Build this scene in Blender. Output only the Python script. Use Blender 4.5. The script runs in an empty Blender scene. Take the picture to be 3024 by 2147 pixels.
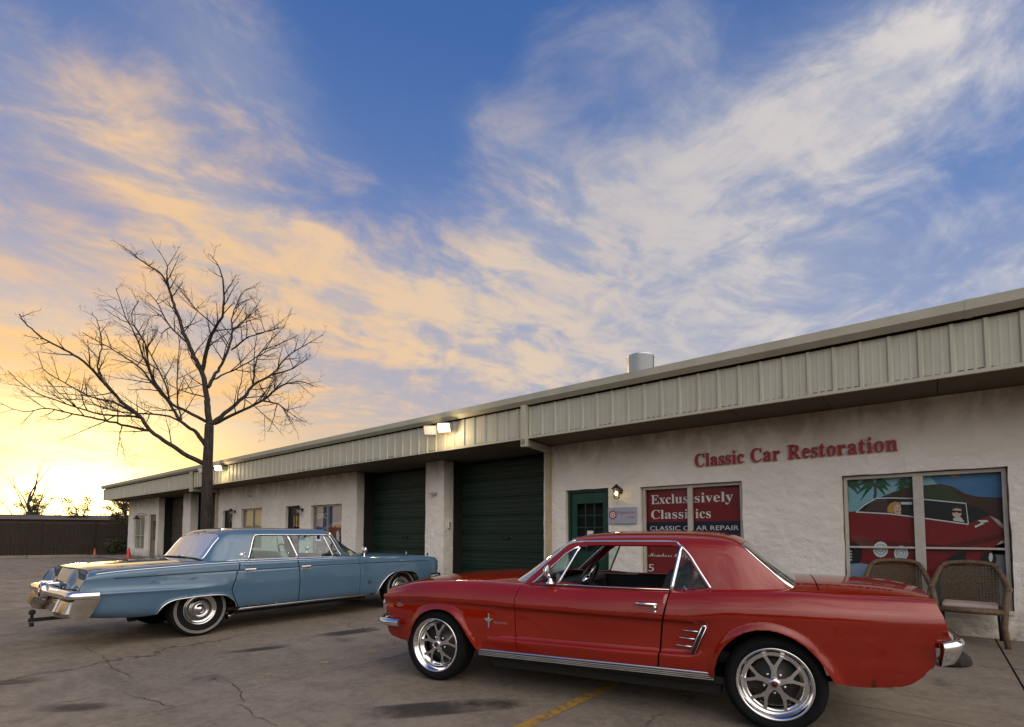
import bpy, bmesh, math, random
import numpy as np
from mathutils import Vector, Matrix, noise as mnoise
from mathutils.geometry import delaunay_2d_cdt

R = math.radians
SC = bpy.context.scene
COL = SC.collection

# ------------------------------------------------------------------ camera
CAM_H = 1.32
PITCH = 3.2
cd = bpy.data.cameras.new('camera')
cam = bpy.data.objects.new('camera', cd)
COL.objects.link(cam)
cam.location = (0, 0, CAM_H)
cam.rotation_euler = (R(90 + PITCH), 0, 0)
cd.sensor_fit = 'HORIZONTAL'
cd.sensor_width = 36.0
cd.lens = 1514 / 3024 * 36.0
cd.shift_x = -28 / 3024
cd.shift_y = 416.5 / 3024
cd.clip_start = 0.05
cd.clip_end = 3000
SC.camera = cam
SC.render.resolution_x = 1024
SC.render.resolution_y = 727

# ------------------------------------------------------------------ small node language
class Ex:
    """wraps a node socket so that shader maths can be written as expressions"""
    def __init__(s, nt, sock): s.nt, s.k = nt, sock
    def _m(s, op, *a, clamp=False):
        n = s.nt.nodes.new('ShaderNodeMath'); n.operation = op; n.use_clamp = clamp
        for i, v in enumerate((s,) + a):
            if isinstance(v, Ex): s.nt.links.new(v.k, n.inputs[i])
            else: n.inputs[i].default_value = v
        return Ex(s.nt, n.outputs[0])
    def __add__(s, o): return s._m('ADD', o)
    __radd__ = __add__
    def __sub__(s, o): return s._m('SUBTRACT', o)
    def __rsub__(s, o): return (s * -1.0) + o
    def __mul__(s, o): return s._m('MULTIPLY', o)
    __rmul__ = __mul__
    def __truediv__(s, o): return s._m('DIVIDE', o)
    def __pow__(s, o): return s._m('POWER', o)
    def max(s, o): return s._m('MAXIMUM', o)
    def min(s, o): return s._m('MINIMUM', o)
    def abs(s): return s._m('ABSOLUTE')
    def sin(s): return s._m('SINE')
    def exp(s): return s._m('EXPONENT')
    def clamp(s): return s._m('ADD', 0.0, clamp=True)
    def frac(s): return s._m('FRACT')
    def floor(s): return s._m('FLOOR')
    def smooth(s, a, b, lo=0.0, hi=1.0):
        n = s.nt.nodes.new('ShaderNodeMapRange'); n.interpolation_type = 'SMOOTHSTEP'
        s.nt.links.new(s.k, n.inputs[0])
        for i, v in enumerate((a, b, lo, hi)): n.inputs[i + 1].default_value = v
        return Ex(s.nt, n.outputs[0])

class G:
    """a material's or the world's node graph"""
    def __init__(s, nt): s.nt = nt; nt.nodes.clear()
    def node(s, t, **kw):
        n = s.nt.nodes.new(t)
        for k, v in kw.items(): setattr(n, k, v)
        return n
    def put(s, inp, v):
        if isinstance(v, Ex): s.nt.links.new(v.k, inp)
        elif isinstance(v, (tuple, list)) and len(v) == 3 and inp.type == 'RGBA': inp.default_value = (*v, 1)
        else: inp.default_value = v
    def coord(s, which='Object'):
        return Ex(s.nt, s.node('ShaderNodeTexCoord').outputs[which])
    def xyz(s, v):
        n = s.node('ShaderNodeSeparateXYZ'); s.put(n.inputs[0], v)
        return [Ex(s.nt, o) for o in n.outputs]
    def vec(s, x, y, z):
        n = s.node('ShaderNodeCombineXYZ')
        for i, v in enumerate((x, y, z)): s.put(n.inputs[i], v)
        return Ex(s.nt, n.outputs[0])
    def scale(s, v, sc):
        n = s.node('ShaderNodeVectorMath', operation='MULTIPLY'); s.put(n.inputs[0], v); n.inputs[1].default_value = sc
        return Ex(s.nt, n.outputs[0])
    def shift(s, v, off):
        n = s.node('ShaderNodeVectorMath', operation='ADD'); s.put(n.inputs[0], v)
        if isinstance(off, Ex): s.put(n.inputs[1], off)
        else: n.inputs[1].default_value = off
        return Ex(s.nt, n.outputs[0])
    def noise(s, v, scale=1.0, detail=4.0, rough=0.5, dist=0.0, color=False, lac=2.0):
        n = s.node('ShaderNodeTexNoise'); s.put(n.inputs['Vector'], v)
        n.inputs['Scale'].default_value = scale; n.inputs['Detail'].default_value = detail
        n.inputs['Roughness'].default_value = rough; n.inputs['Distortion'].default_value = dist
        n.inputs['Lacunarity'].default_value = lac
        return Ex(s.nt, n.outputs['Color' if color else 'Fac'])
    def voro(s, v, scale=1.0, feature='F1', out='Distance', rnd=1.0):
        n = s.node('ShaderNodeTexVoronoi', feature=feature); s.put(n.inputs['Vector'], v)
        n.inputs['Scale'].default_value = scale; n.inputs['Randomness'].default_value = rnd
        return Ex(s.nt, n.outputs[out])
    def mix(s, f, a, b, mode='MIX'):
        n = s.node('ShaderNodeMix', data_type='RGBA', blend_type=mode)
        s.put(n.inputs[0], f); s.put(n.inputs[6], a); s.put(n.inputs[7], b)
        return Ex(s.nt, n.outputs[2])
    def ramp(s, f, stops):
        n = s.node('ShaderNodeValToRGB'); s.put(n.inputs[0], f)
        el = n.color_ramp.elements
        while len(el) < len(stops): el.new(0.5)
        for e, (p, c) in zip(el, stops): e.position = p; e.color = (*c, 1) if len(c) == 3 else c
        return Ex(s.nt, n.outputs[0])
    def bump(s, h, strength=0.5, dist=0.02):
        n = s.node('ShaderNodeBump'); s.put(n.inputs['Height'], h)
        n.inputs['Strength'].default_value = strength; n.inputs['Distance'].default_value = dist
        return Ex(s.nt, n.outputs[0])

# ------------------------------------------------------------------ world: dusk sky with cirrus
SUN_EL, SUN_AZ = R(2.6), R(-41.2)          # azimuth measured from +Y towards +X
SUN_DIR = Vector((math.sin(SUN_AZ) * math.cos(SUN_EL), math.cos(SUN_AZ) * math.cos(SUN_EL), math.sin(SUN_EL)))
world = bpy.data.worlds.new('World'); SC.world = world; world.use_nodes = True

def build_world():
    g = G(world.node_tree)
    out = g.node('ShaderNodeOutputWorld'); bg = g.node('ShaderNodeBackground')
    g.nt.links.new(bg.outputs[0], out.inputs[0])
    sky = g.node('ShaderNodeTexSky'); sky.sky_type = 'NISHITA'; sky.sun_disc = False
    sky.sun_elevation = SUN_EL; sky.sun_rotation = SUN_AZ
    sky.air_density = 1.0; sky.dust_density = 1.2; sky.ozone_density = 3.0; sky.altitude = 150
    base = Ex(g.nt, sky.outputs[0])
    d = g.coord('Generated')
    x, y, z = g.xyz(d)
    zz = z.max(0.0)
    dot = (x * SUN_DIR.x + y * SUN_DIR.y + z * SUN_DIR.z)
    ang = dot.min(1.0).max(-1.0)._m('ARCCOSINE')                 # angle from the sun, radians
    az = x._m('ARCTAN2', y)                                      # azimuth from +Y, positive to +X
    el = zz._m('ARCSINE')
    # clear dusk air: blue overhead, pale towards the horizon, yellow round the sun
    zen = g.ramp(zz, [(0.0, (.62, .58, .52)), (.12, (.58, .62, .70)), (.30, (.32, .43, .71)), (.48, (.14, .275, .63)), (.72, (.062, .17, .48)), (1.0, (.045, .125, .38))])
    air = g.mix(0.78, g.mix(1.0, base, (SKY_K, SKY_K, SKY_K), 'MULTIPLY'), zen)
    glow_h = (zz * -6.0).exp()
    warm = ((ang * -1.25).exp() * glow_h * 1.45).min(1.0)
    air = g.mix(warm, air, (1.02, .55, .065))
    core = ((ang * -7.0).exp() * ((zz * -3.0).exp()) * .9).min(1.0)
    air = g.mix(core, air, (1.8, 1.02, .12))
    disc = ((ang * -14.0).exp() * 1.45).min(1.0)
    air = g.mix(disc, air, (5.5, 4.1, 1.7))
    # cirrus on a high flat layer: streaks that run to a vanishing point low in the west
    px, py = x / (zz + 0.13), y / (zz + 0.13)
    ca, sa = math.cos(R(28)), math.sin(R(28))
    u = px * ca + py * sa
    v = py * ca - px * sa
    p = g.vec(u, v, 0.37)
    warp = g.noise(p, 0.9, 3, .5, color=True)
    wx, wy, wz = g.xyz(warp)
    pw = g.vec(u + (wx - .5) * .7, v + (wy - .5) * .7, 2.2)
    n_big = g.noise(g.scale(pw, (.55, .8, 1)), 1.0, 3, .55)
    n_puff = g.noise(g.scale(pw, (1.9, 2.1, 1)), 2.5, 6, .62, 0.2)
    n_wisp = g.noise(g.scale(g.vec(u + (wx - .5) * .8, v + (wy - .5) * .5, 5.1), (.65, 3.0, 1)), 1.4, 5, .62, .7)
    # where the cover is thick or thin (azimuth / elevation, soft patches)
    def patch(a0, e0, ra, re, amp, tilt=0.0):
        da = (az - R(a0)); de = (el - R(e0))
        c, s_ = math.cos(R(tilt)), math.sin(R(tilt))
        q = (da * c + de * s_) / R(ra); w = (de * c - da * s_) / R(re)
        return ((q * q + w * w) * -1.0).exp() * amp
    cover = patch(13, 33.5, 25, 6.0, .70, 8) + patch(-18, 24.0, 30, 4.6, .74, -3) + patch(25, 25.5, 22, 5.5, .48) + patch(37, 36, 10, 6, .55) \
        + patch(8, 18.6, 15, 2.8, .62) + patch(-38, 31, 15, 5.5, .50, -12) + patch(-31, 40, 10, 5, .52, -15) + patch(-40, 15, 26, 4, .50) \
        + patch(-3, 39.5, 10, 2.6, .36, -14) + patch(14, 44, 12, 4, .30) + patch(-26, 29, 6, 1.4, .30) + patch(30, 16, 12, 3, .45) \
        - patch(-13, 43, 9, 6, .30) - patch(-1, 21.4, 12, 1.6, .30) - patch(43, 28, 8, 5, .22) - patch(-42, 26.5, 9, 2.0, .35)
    cover = cover + 0.10 + el.smooth(R(31), R(20)) * .20 + ang.smooth(1.35, 2.1) * .85      # the east is covered by cloud that the low sun lights from the front
    dens = (cover * .95 + (n_big - .5) * .55 + (n_puff - .5) * 1.45 + (n_wisp - .5) * .60)
    dens = dens.smooth(.12, 1.36)
    veil = (cover + (n_big - .5) * .8).smooth(.05, 1.0) * .50
    alpha = (dens * .80 + veil).min(.86) * zz.smooth(0.0, .10)
    # lit cloud colour: golden close to the sun, cream in the middle, grey-mauve away from it
    q = ang / math.pi
    lit = g.ramp(q, [(0.0, (1.30, .72, .20)), (.11, (1.0, .61, .27)), (.22, (.86, .64, .42)), (.34, (.66, .60, .56)), (.50, (.80, .74, .69)), (.70, (BK * 1.0, BK * .90, BK * .80)), (1.0, (BK * 1.1, BK * .97, BK * .84))])
    shade = g.ramp(q, [(0.0, (.95, .62, .30)), (.12, (.62, .51, .44)), (.25, (.44, .45, .53)), (.50, (.44, .46, .54)), (.70, (BK * .7, BK * .66, BK * .64)), (1.0, (BK * .8, BK * .74, BK * .70))])
    body = ((n_puff - .5) * 3.0 + (n_wisp - .5) * 1.4 + dens * .25 + .38).smooth(.0, 1.0)
    cloud = g.mix(body, shade, lit)
    # the eastern cloud is dimmer low down, in the rising dusk, than high up
    back = ang.smooth(1.25, 2.0)
    dim = back * (zz.smooth(.05, .60) * .80 - .50) + 1.0
    cloud = g.mix(1.0, cloud, g.vec(dim, dim, dim), 'MULTIPLY')
    col = g.mix(alpha, air, cloud)
    # below the horizon: dull ground colour
    col = g.mix(z.smooth(-.06, 0.0), (.12, .11, .10), col)
    g.put(bg.inputs[0], col)
    bg.inputs[1].default_value = 1.0

SKY_K = 0.10
BK = 2.75
build_world()

# ------------------------------------------------------------------ sun
sl = bpy.data.lights.new('sun', 'SUN'); sl.energy = 2.0; sl.angle = R(1.5); sl.color = (1.0, .62, .28)
sun = bpy.data.objects.new('sun', sl); COL.objects.link(sun)
sun.rotation_euler = (-SUN_DIR).to_track_quat('-Z', 'Y').to_euler()
sun.location = SUN_DIR * 60

# ------------------------------------------------------------------ colour management
SC.view_settings.view_transform = 'Standard'
SC.view_settings.look = 'None'
SC.view_settings.gamma = 1.0
SC.view_settings.use_curve_mapping = False
SC.view_settings.exposure = 0.0
SC.cycles.use_denoising = True
SC.cycles.max_bounces = 8
SC.cycles.transparent_max_bounces = 12
SC.cycles.caustics_reflective = False
SC.cycles.caustics_refractive = False
world.cycles.sampling_method = 'MANUAL'
world.cycles.sample_map_resolution = 512
# ------------------------------------------------------------------ mesh helpers
class MB:
    """collects simple shapes; build() links them as ONE mesh object"""
    def __init__(s): s.v, s.f, s.mi, s.sm, s.cur = [], [], [], [], 0
    def add(s, vs, fs, smooth=False):
        o = len(s.v); s.v.extend([tuple(p) for p in vs])
        for f in fs: s.f.append([i + o for i in f]); s.mi.append(s.cur); s.sm.append(smooth)
        return s
    def mat(s, i): s.cur = i; return s
    def box(s, x0, x1, y0, y1, z0, z1):
        x0, x1 = min(x0, x1), max(x0, x1); y0, y1 = min(y0, y1), max(y0, y1); z0, z1 = min(z0, z1), max(z0, z1)
        vs = [(x, y, z) for z in (z0, z1) for y in (y0, y1) for x in (x0, x1)]
        return s.add(vs, [(0, 2, 3, 1), (4, 5, 7, 6), (0, 1, 5, 4), (2, 6, 7, 3), (0, 4, 6, 2), (1, 3, 7, 5)])
    def prism(s, poly, axis, a, b):
        """poly: 2-D outline; axis 0/1/2 = extrusion axis; the outline fills the other two axes in order"""
        n = len(poly)
        def put(p, t):
            q = list(p); q.insert(axis, t); return tuple(q)
        vs = [put(p, a) for p in poly] + [put(p, b) for p in poly]
        fs = [list(range(n))[::-1], list(range(n, 2 * n))] + [(i, (i + 1) % n, n + (i + 1) % n, n + i) for i in range(n)]
        return s.add(vs, fs)
    def tube(s, path, rad, n=8, caps=True, smooth=True):
        P = [Vector(p) for p in path]
        if not hasattr(rad, '__len__'): rad = [rad] * len(P)
        T = [(P[min(i + 1, len(P) - 1)] - P[max(i - 1, 0)]).normalized() for i in range(len(P))]
        ref = Vector((0, 0, 1)) if abs(T[0].z) < .9 else Vector((1, 0, 0))
        nrm = (ref - T[0] * ref.dot(T[0])).normalized()
        vs = []
        for i, p in enumerate(P):
            nrm = (nrm - T[i] * nrm.dot(T[i]))
            nrm = nrm.normalized() if nrm.length > 1e-6 else T[i].orthogonal().normalized()
            b = T[i].cross(nrm)
            for k in range(n):
                a = 2 * math.pi * k / n
                vs.append(p + (nrm * math.cos(a) + b * math.sin(a)) * rad[i])
        fs = []
        for i in range(len(P) - 1):
            for k in range(n):
                fs.append((i * n + k, i * n + (k + 1) % n, (i + 1) * n + (k + 1) % n, (i + 1) * n + k))
        s.add(vs, fs, smooth)
        if caps:
            o = len(s.v) - len(vs)
            s.f.append([o + k for k in range(n)][::-1]); s.mi.append(s.cur); s.sm.append(False)
            o2 = len(s.v) - n
            s.f.append([o2 + k for k in range(n)]); s.mi.append(s.cur); s.sm.append(False)
        return s
    def lathe(s, prof, axis=2, n=32, at=(0, 0, 0), closed=False, smooth=True):
        """prof: list of (radius, height along axis)"""
        vs, fs = [], []
        m = len(prof)
        for k in range(n):
            a = 2 * math.pi * k / n; ca, sa = math.cos(a), math.sin(a)
            for r, h in prof:
                q = [r * ca, r * sa]; q.insert(axis, h)
                vs.append((q[0] + at[0], q[1] + at[1], q[2] + at[2]))
        rng = range(m if closed else m - 1)
        for k in range(n):
            k2 = (k + 1) % n
            for j in rng:
                j2 = (j + 1) % m
                fs.append((k * m + j, k2 * m + j, k2 * m + j2, k * m + j2))
        return s.add(vs, fs, smooth)
    def ball(s, c, r, n=12, m=8):
        rr = r if hasattr(r, '__len__') else (r, r, r)
        vs = [(c[0], c[1], c[2] - rr[2])]
        for j in range(1, m):
            t = -math.pi / 2 + math.pi * j / m
            for k in range(n):
                a = 2 * math.pi * k / n
                vs.append((c[0] + rr[0] * math.cos(t) * math.cos(a), c[1] + rr[1] * math.cos(t) * math.sin(a), c[2] + rr[2] * math.sin(t)))
        vs.append((c[0], c[1], c[2] + rr[2]))
        fs = [(0, 1 + (k + 1) % n, 1 + k) for k in range(n)]
        for j in range(m - 2):
            for k in range(n):
                a, b = 1 + j * n + k, 1 + j * n + (k + 1) % n
                fs.append((a, b, b + n, a + n))
        L = len(vs) - 1
        fs += [(L, L - n + k, L - n + (k + 1) % n) for k in range(n)]
        return s.add(vs, fs, True)
    def grid(s, rows, smooth=True, flip=False):
        m = len(rows[0]); vs = [p for r in rows for p in r]; fs = []
        for i in range(len(rows) - 1):
            for j in range(m - 1):
                q = (i * m + j, i * m + j + 1, (i + 1) * m + j + 1, (i + 1) * m + j)
                fs.append(q[::-1] if flip else q)
        return s.add(vs, fs, smooth)
    def mesh(s, name, mats):
        me = bpy.data.meshes.new(name)
        me.from_pydata(s.v, [], s.f)
        for m in (mats if isinstance(mats, (list, tuple)) else [mats]): me.materials.append(m)
        me.polygons.foreach_set('material_index', s.mi)
        me.polygons.foreach_set('use_smooth', s.sm)
        me.update()
        return me
    def build(s, name, mats, parent=None, loc=None, bevel=0):
        o = bpy.data.objects.new(name, s.mesh(name, mats))
        COL.objects.link(o)
        if parent is not None: o.parent = parent
        if loc is not None: o.location = loc
        if bevel:
            b = o.modifiers.new('edge', 'BEVEL'); b.width = bevel; b.segments = 2; b.limit_method = 'ANGLE'; b.angle_limit = R(40)
        return o

def link(name, me, parent=None, mw=None):
    o = bpy.data.objects.new(name, me); COL.objects.link(o)
    if parent is not None: o.parent = parent
    if mw is not None: o.matrix_local = mw
    return o
def tag(o, label=None, cat=None, group=None, kind=None):
    for k, v in (('label', label), ('category', cat), ('group', group), ('kind', kind)):
        if v: o[k] = v
    return o
def empty(name, mw):
    o = bpy.data.objects.new(name, None); COL.objects.link(o); o.matrix_world = mw; o.empty_display_size = .2
    return o
def frame(o, ex, ey):
    m = Matrix.Identity(4)
    ex, ey = Vector(ex).normalized(), Vector(ey).normalized(); ez = ex.cross(ey)
    for i in range(3): m[i][0], m[i][1], m[i][2], m[i][3] = ex[i], ey[i], ez[i], o[i]
    return m
def T(x, y, z, rz=0.0): return Matrix.Translation((x, y, z)) @ Matrix.Rotation(rz, 4, 'Z')

def pip_many(P, poly):
    """which of the points P lie inside the outline"""
    P = np.asarray(P, float); q = np.asarray(poly, float); r = np.roll(q, 1, axis=0)
    inside = np.zeros(len(P), bool)
    for i in range(0, len(P), 2000):
        x, y = P[i:i + 2000, 0:1], P[i:i + 2000, 1:2]
        c1 = (q[None, :, 1] > y) != (r[None, :, 1] > y)
        dy = r[:, 1] - q[:, 1]; dy = np.where(np.abs(dy) < 1e-12, 1e-12, dy)
        xi = (r[:, 0] - q[:, 0])[None] * (y - q[None, :, 1]) / dy[None] + q[None, :, 0]
        inside[i:i + 2000] = (np.count_nonzero(c1 & (x < xi), axis=1) % 2) == 1
    return inside
def densify(poly, step, closed=True):
    out = []; n = len(poly)
    for i in range(n if closed else n - 1):
        a, b = poly[i], poly[(i + 1) % n]
        k = max(1, int(math.ceil(math.dist(a, b) / step)))
        out += [(a[0] + (b[0] - a[0]) * t / k, a[1] + (b[1] - a[1]) * t / k) for t in range(k)]
    if not closed: out.append(tuple(poly[-1]))
    return out
def smooth_curve(pts, n=6, closed=False):
    """Catmull-Rom through pts"""
    P = [np.array(p, float) for p in pts]; m = len(P); out = []
    for i in range(m if closed else m - 1):
        if closed: a, b, c, d = P[i - 1], P[i], P[(i + 1) % m], P[(i + 2) % m]
        else: a, b, c, d = P[max(i - 1, 0)], P[i], P[i + 1], P[min(i + 2, m - 1)]
        for k in range(n):
            t = k / n
            out.append(tuple(.5 * ((2 * b) + (c - a) * t + (2 * a - 5 * b + 4 * c - d) * t * t + (3 * b - a - 3 * c + d) * t ** 3)))
    if not closed: out.append(tuple(P[-1]))
    return out
def cdt_fill(outer, holes, pts):
    """triangulate a region with holes and interior points; returns verts2d, tris, loops (boundary index lists)"""
    vs, es, loops = [], [], []
    for loop in [outer] + list(holes):
        o = len(vs); n = len(loop); vs += [Vector(p) for p in loop]
        es += [(o + i, o + (i + 1) % n) for i in range(n)]
    vs += [Vector(p) for p in pts]
    V, E_, F, ov, oe, of = delaunay_2d_cdt(vs, es, [], 0, 1e-6)
    Va = np.array([(p.x, p.y) for p in V]); cen = np.array([Va[list(f)].mean(0) for f in F])
    ok = pip_many(cen, outer)
    for h in holes: ok &= ~pip_many(cen, h)
    keep = [list(f) for f, k_ in zip(F, ok) if k_]
    cnt = {}
    for f in keep:
        for i in range(len(f)):
            e = (f[i], f[(i + 1) % len(f)]); cnt[frozenset(e)] = cnt.get(frozenset(e), 0) + 1
    border = []
    for f in keep:
        for i in range(len(f)):
            e = (f[i], f[(i + 1) % len(f)])
            if cnt[frozenset(e)] == 1: border.append(e)
    return [tuple(p) for p in V], keep, border

# ------------------------------------------------------------------ materials
def mat(name, color=(.5, .5, .5), rough=.5, metal=0.0, fn=None, **kw):
    m = bpy.data.materials.new(name); m.use_nodes = True
    g = G(m.node_tree)
    out = g.node('ShaderNodeOutputMaterial'); b = g.node('ShaderNodeBsdfPrincipled')
    g.nt.links.new(b.outputs[0], out.inputs[0])
    g.put(b.inputs['Base Color'], color); g.put(b.inputs['Roughness'], rough); g.put(b.inputs['Metallic'], metal)
    for k, v in kw.items(): g.put(b.inputs[k.replace('_', ' ')], v)
    if fn: fn(g, b)
    return m
def vary(amount=.12, scale=6.0, rough=.08, bump=0.0, bscale=60, detail=5):
    """a little uneven tone, gloss and relief, so that no surface is perfectly uniform"""
    def f(g, b):
        c = tuple(b.inputs['Base Color'].default_value)[:3]
        p = g.coord('Object')
        n = g.noise(p, scale, detail, .6)
        g.put(b.inputs['Base Color'], g.mix(n.smooth(.25, .75), tuple(x * (1 - amount) for x in c), tuple(min(1, x * (1 + amount)) for x in c)))
        r = b.inputs['Roughness'].default_value
        g.put(b.inputs['Roughness'], n.smooth(.2, .8, max(.02, r - rough), min(1, r + rough)))
        if bump: g.put(b.inputs['Normal'], g.bump(g.noise(p, bscale, 4, .6), bump, .01))
    return f

def f_stucco(g, b):
    p = g.coord('Object'); x, y, z = g.xyz(p)
    n1 = g.noise(p, 1.1, 5, .6); n2 = g.noise(p, 7, 6, .65); n3 = g.noise(p, 38, 5, .7)
    c = g.mix(n1.smooth(.3, .7), (.74, .70, .62), (.84, .81, .74))
    c = g.mix(n2.smooth(.56, .85) * .25, c, (.46, .39, .29))
    # rain and dust streaks with their own shapes
    st = g.noise(g.scale(p, (3.2, 1, .35)), 2.2, 6, .6, .8)
    c = g.mix(st.smooth(.60, .82) * .40, c, (.34, .26, .17))
    top = z.smooth(2.45, 3.16) * g.noise(g.scale(p, (1.3, 1, .8)), 2.0, 6, .65, .5).smooth(.30, .62)  # brown below the soffit: part dirt, part eave shade put into the colour
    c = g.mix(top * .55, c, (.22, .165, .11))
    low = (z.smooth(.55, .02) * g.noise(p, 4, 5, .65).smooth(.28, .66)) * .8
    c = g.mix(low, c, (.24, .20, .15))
    g.put(b.inputs['Base Color'], c); b.inputs['Roughness'].default_value = .92
    ridge = g.voro(g.shift(g.scale(p, (1, 1, 1.6)), g.scale(g.noise(p, 6, 3, .5, color=True), (.25, .25, .25))), 5.5, 'SMOOTH_F1')
    h = n2 * .75 + n3 * .30 + ridge * .6
    g.put(b.inputs['Normal'], g.bump(h, .75, .04))
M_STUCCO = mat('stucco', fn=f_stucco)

def f_concrete(g, b):
    p = g.coord('Object'); x, y, z = g.xyz(p)
    n1 = g.noise(p, .35, 6, .6); n2 = g.noise(p, 2.6, 7, .62); n3 = g.noise(p, 70, 6, .75); n4 = g.noise(p, 14, 6, .65)
    c = g.mix(n1.smooth(.3, .7), (.125, .098, .071), (.215, .174, .130))
    c = g.mix(n2.smooth(.42, .64) * .7, c, (.105, .082, .062))
    c = g.mix((n3 * .6 + n4 * .4).smooth(.42, .60) * .5, c, (.31, .26, .20))
    # tyre-swept dark bands and oil spots
    band = g.noise(g.scale(p, (.5, 2.4, 1)), .8, 5, .6, .6)
    c = g.mix(band.smooth(.55, .75) * .5, c, (.085, .068, .054))
    sp = g.voro(g.shift(p, g.scale(g.noise(p, 3, 3, .5, color=True), (.3, .3, .3))), .75)
    c = g.mix(sp.smooth(.17, .04) * g.noise(p, 5, 4, .6).smooth(.35, .65) * .85, c, (.045, .04, .036))
    # hairline cracks
    wp = g.shift(p, g.scale(g.noise(p, 2.2, 6, .68, color=True), (.8, .8, .0)))
    cr = g.voro(wp, .33, 'DISTANCE_TO_EDGE')
    seen = g.noise(p, .5, 2, .5).smooth(.44, .56)
    crack = cr.smooth(.006, .001) * seen
    c = g.mix(crack * .9, c, (.035, .03, .026))
    pit = g.voro(p, 34, 'F1').smooth(.16, .07) * n4.smooth(.42, .62)
    c = g.mix(pit * .7, c, (.05, .042, .034))
    g.put(b.inputs['Base Color'], c)
    g.put(b.inputs['Roughness'], n2.smooth(.3, .7, .62, .85))
    g.put(b.inputs['Normal'], g.bump(n3 * .6 + n4 * .3 - crack * 1.5, .5, .012))
M_CONC = mat('concrete', fn=f_concrete)

def f_yellow(g, b):
    p = g.coord('Object')
    n = g.noise(p, 9, 7, .7); n2 = g.noise(p, 60, 4, .7)
    wear = (n * .7 + n2 * .3)
    c = g.mix(wear.smooth(.40, .60), (.34, .185, .028), (.28, .18, .06))
    g.put(b.inputs['Base Color'], c); b.inputs['Roughness'].default_value = .75
    g.put(b.inputs['Alpha'], wear.smooth(.65, .48))
M_YELLOW = mat('worn_yellow_paint', fn=f_yellow)
def f_faint(g, b):
    p = g.coord('Object')
    n = g.noise(p, 7, 7, .7); n2 = g.noise(p, 60, 4, .7)
    g.put(b.inputs['Base Color'], (.42, .29, .12)); b.inputs['Roughness'].default_value = .8
    g.put(b.inputs['Alpha'], (n * .7 + n2 * .3).smooth(.52, .36) * .8)
M_YELLOW_FAINT = mat('faded_yellow_paint', fn=f_faint)
def f_oil(g, b):
    p = g.coord('Generated'); x, y, z = g.xyz(p)
    o = g.coord('Object')
    n = g.noise(o, 5, 7, .7) * .6 + g.noise(o, 1.7, 3, .5) * .6 - .1
    dx = (x - .5) * 2.0; dy = (y - .5) * 2.0
    r = (dx * dx + dy * dy) ** .5
    a = (r + (n - .5) * 1.7).smooth(1.0, .1) * r.smooth(1.0, .75)
    g.put(b.inputs['Base Color'], (.035, .03, .027)); b.inputs['Roughness'].default_value = .55
    g.put(b.inputs['Alpha'], a * .72)
M_OIL = mat('oil_stain', fn=f_oil)

def f_fascia(g, b):
    p = Ex(g.nt, g.node('ShaderNodeNewGeometry').outputs['Position']); n = g.noise(g.scale(p, (2.2, 2.2, .7)), 1.6, 6, .6)
    n2 = g.noise(p, 30, 4, .6)
    c = g.mix(n.smooth(.3, .75), (.42, .41, .325), (.48, .47, .38))
    c = g.mix(n2.smooth(.62, .8) * .15, c, (.33, .30, .22))
    g.put(b.inputs['Base Color'], c); b.inputs['Roughness'].default_value = .5
M_FASCIA = mat('painted_steel_fascia', fn=f_fascia)
M_COPING = mat('coping_paint', (.40, .385, .30), .5, fn=vary(.1, 3))
M_SOFFIT = mat('soffit', (.105, .084, .052), .85, fn=vary(.18, 2.5, bump=.2))
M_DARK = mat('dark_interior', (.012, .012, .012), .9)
def f_green(g, b):
    p = g.coord('Object'); n = g.noise(p, 2.2, 5, .6); n2 = g.noise(g.scale(p, (1, 1, 9)), 3, 4, .6)
    c = g.mix(n.smooth(.3, .7), (.0025, .0155, .008), (.0045, .027, .0135))
    c = g.mix(n2.smooth(.6, .85) * .4, c, (.018, .034, .022))
    g.put(b.inputs['Base Color'], c); g.put(b.inputs['Roughness'], n.smooth(.3, .7, .42, .6))
M_GREEN = mat('green_steel', fn=f_green)
M_GREEN_DOOR = mat('green_door_paint', (.006, .045, .028), .45, fn=vary(.15, 5))
def f_brown(g, b):
    p = g.coord('Object'); n = g.noise(g.scale(p, (1, 1, 5)), 2.2, 5, .6)
    g.put(b.inputs['Base Color'], g.mix(n.smooth(.3, .7), (.060, .048, .030), (.10, .078, .05))); b.inputs['Roughness'].default_value = .65
M_BROWN_DOOR = mat('brown_steel', fn=f_brown)
M_ALU = mat('bare_aluminium_frame', (.36, .34, .30), .45, .6, fn=vary(.12, 8))
M_WHITEFRAME = mat('painted_window_frame', (.46, .44, .38), .6, fn=vary(.1, 8))
M_BLACK = mat('black_metal', (.012, .012, .013), .42, fn=vary(.2, 12))
M_RED_SIGN = mat('red_letters', (.34, .012, .016), .45, fn=vary(.12, 15))
M_CHROME = mat('chrome', (.80, .80, .80), .07, 1.0, fn=vary(.04, 9, .03))
M_STEEL = mat('galvanised_steel', (.62, .66, .70), .16, 1.0, fn=vary(.05, 1.2, .03))
M_PIPE = mat('downpipe_paint', (.42, .35, .22), .6, fn=vary(.15, 5))
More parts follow.
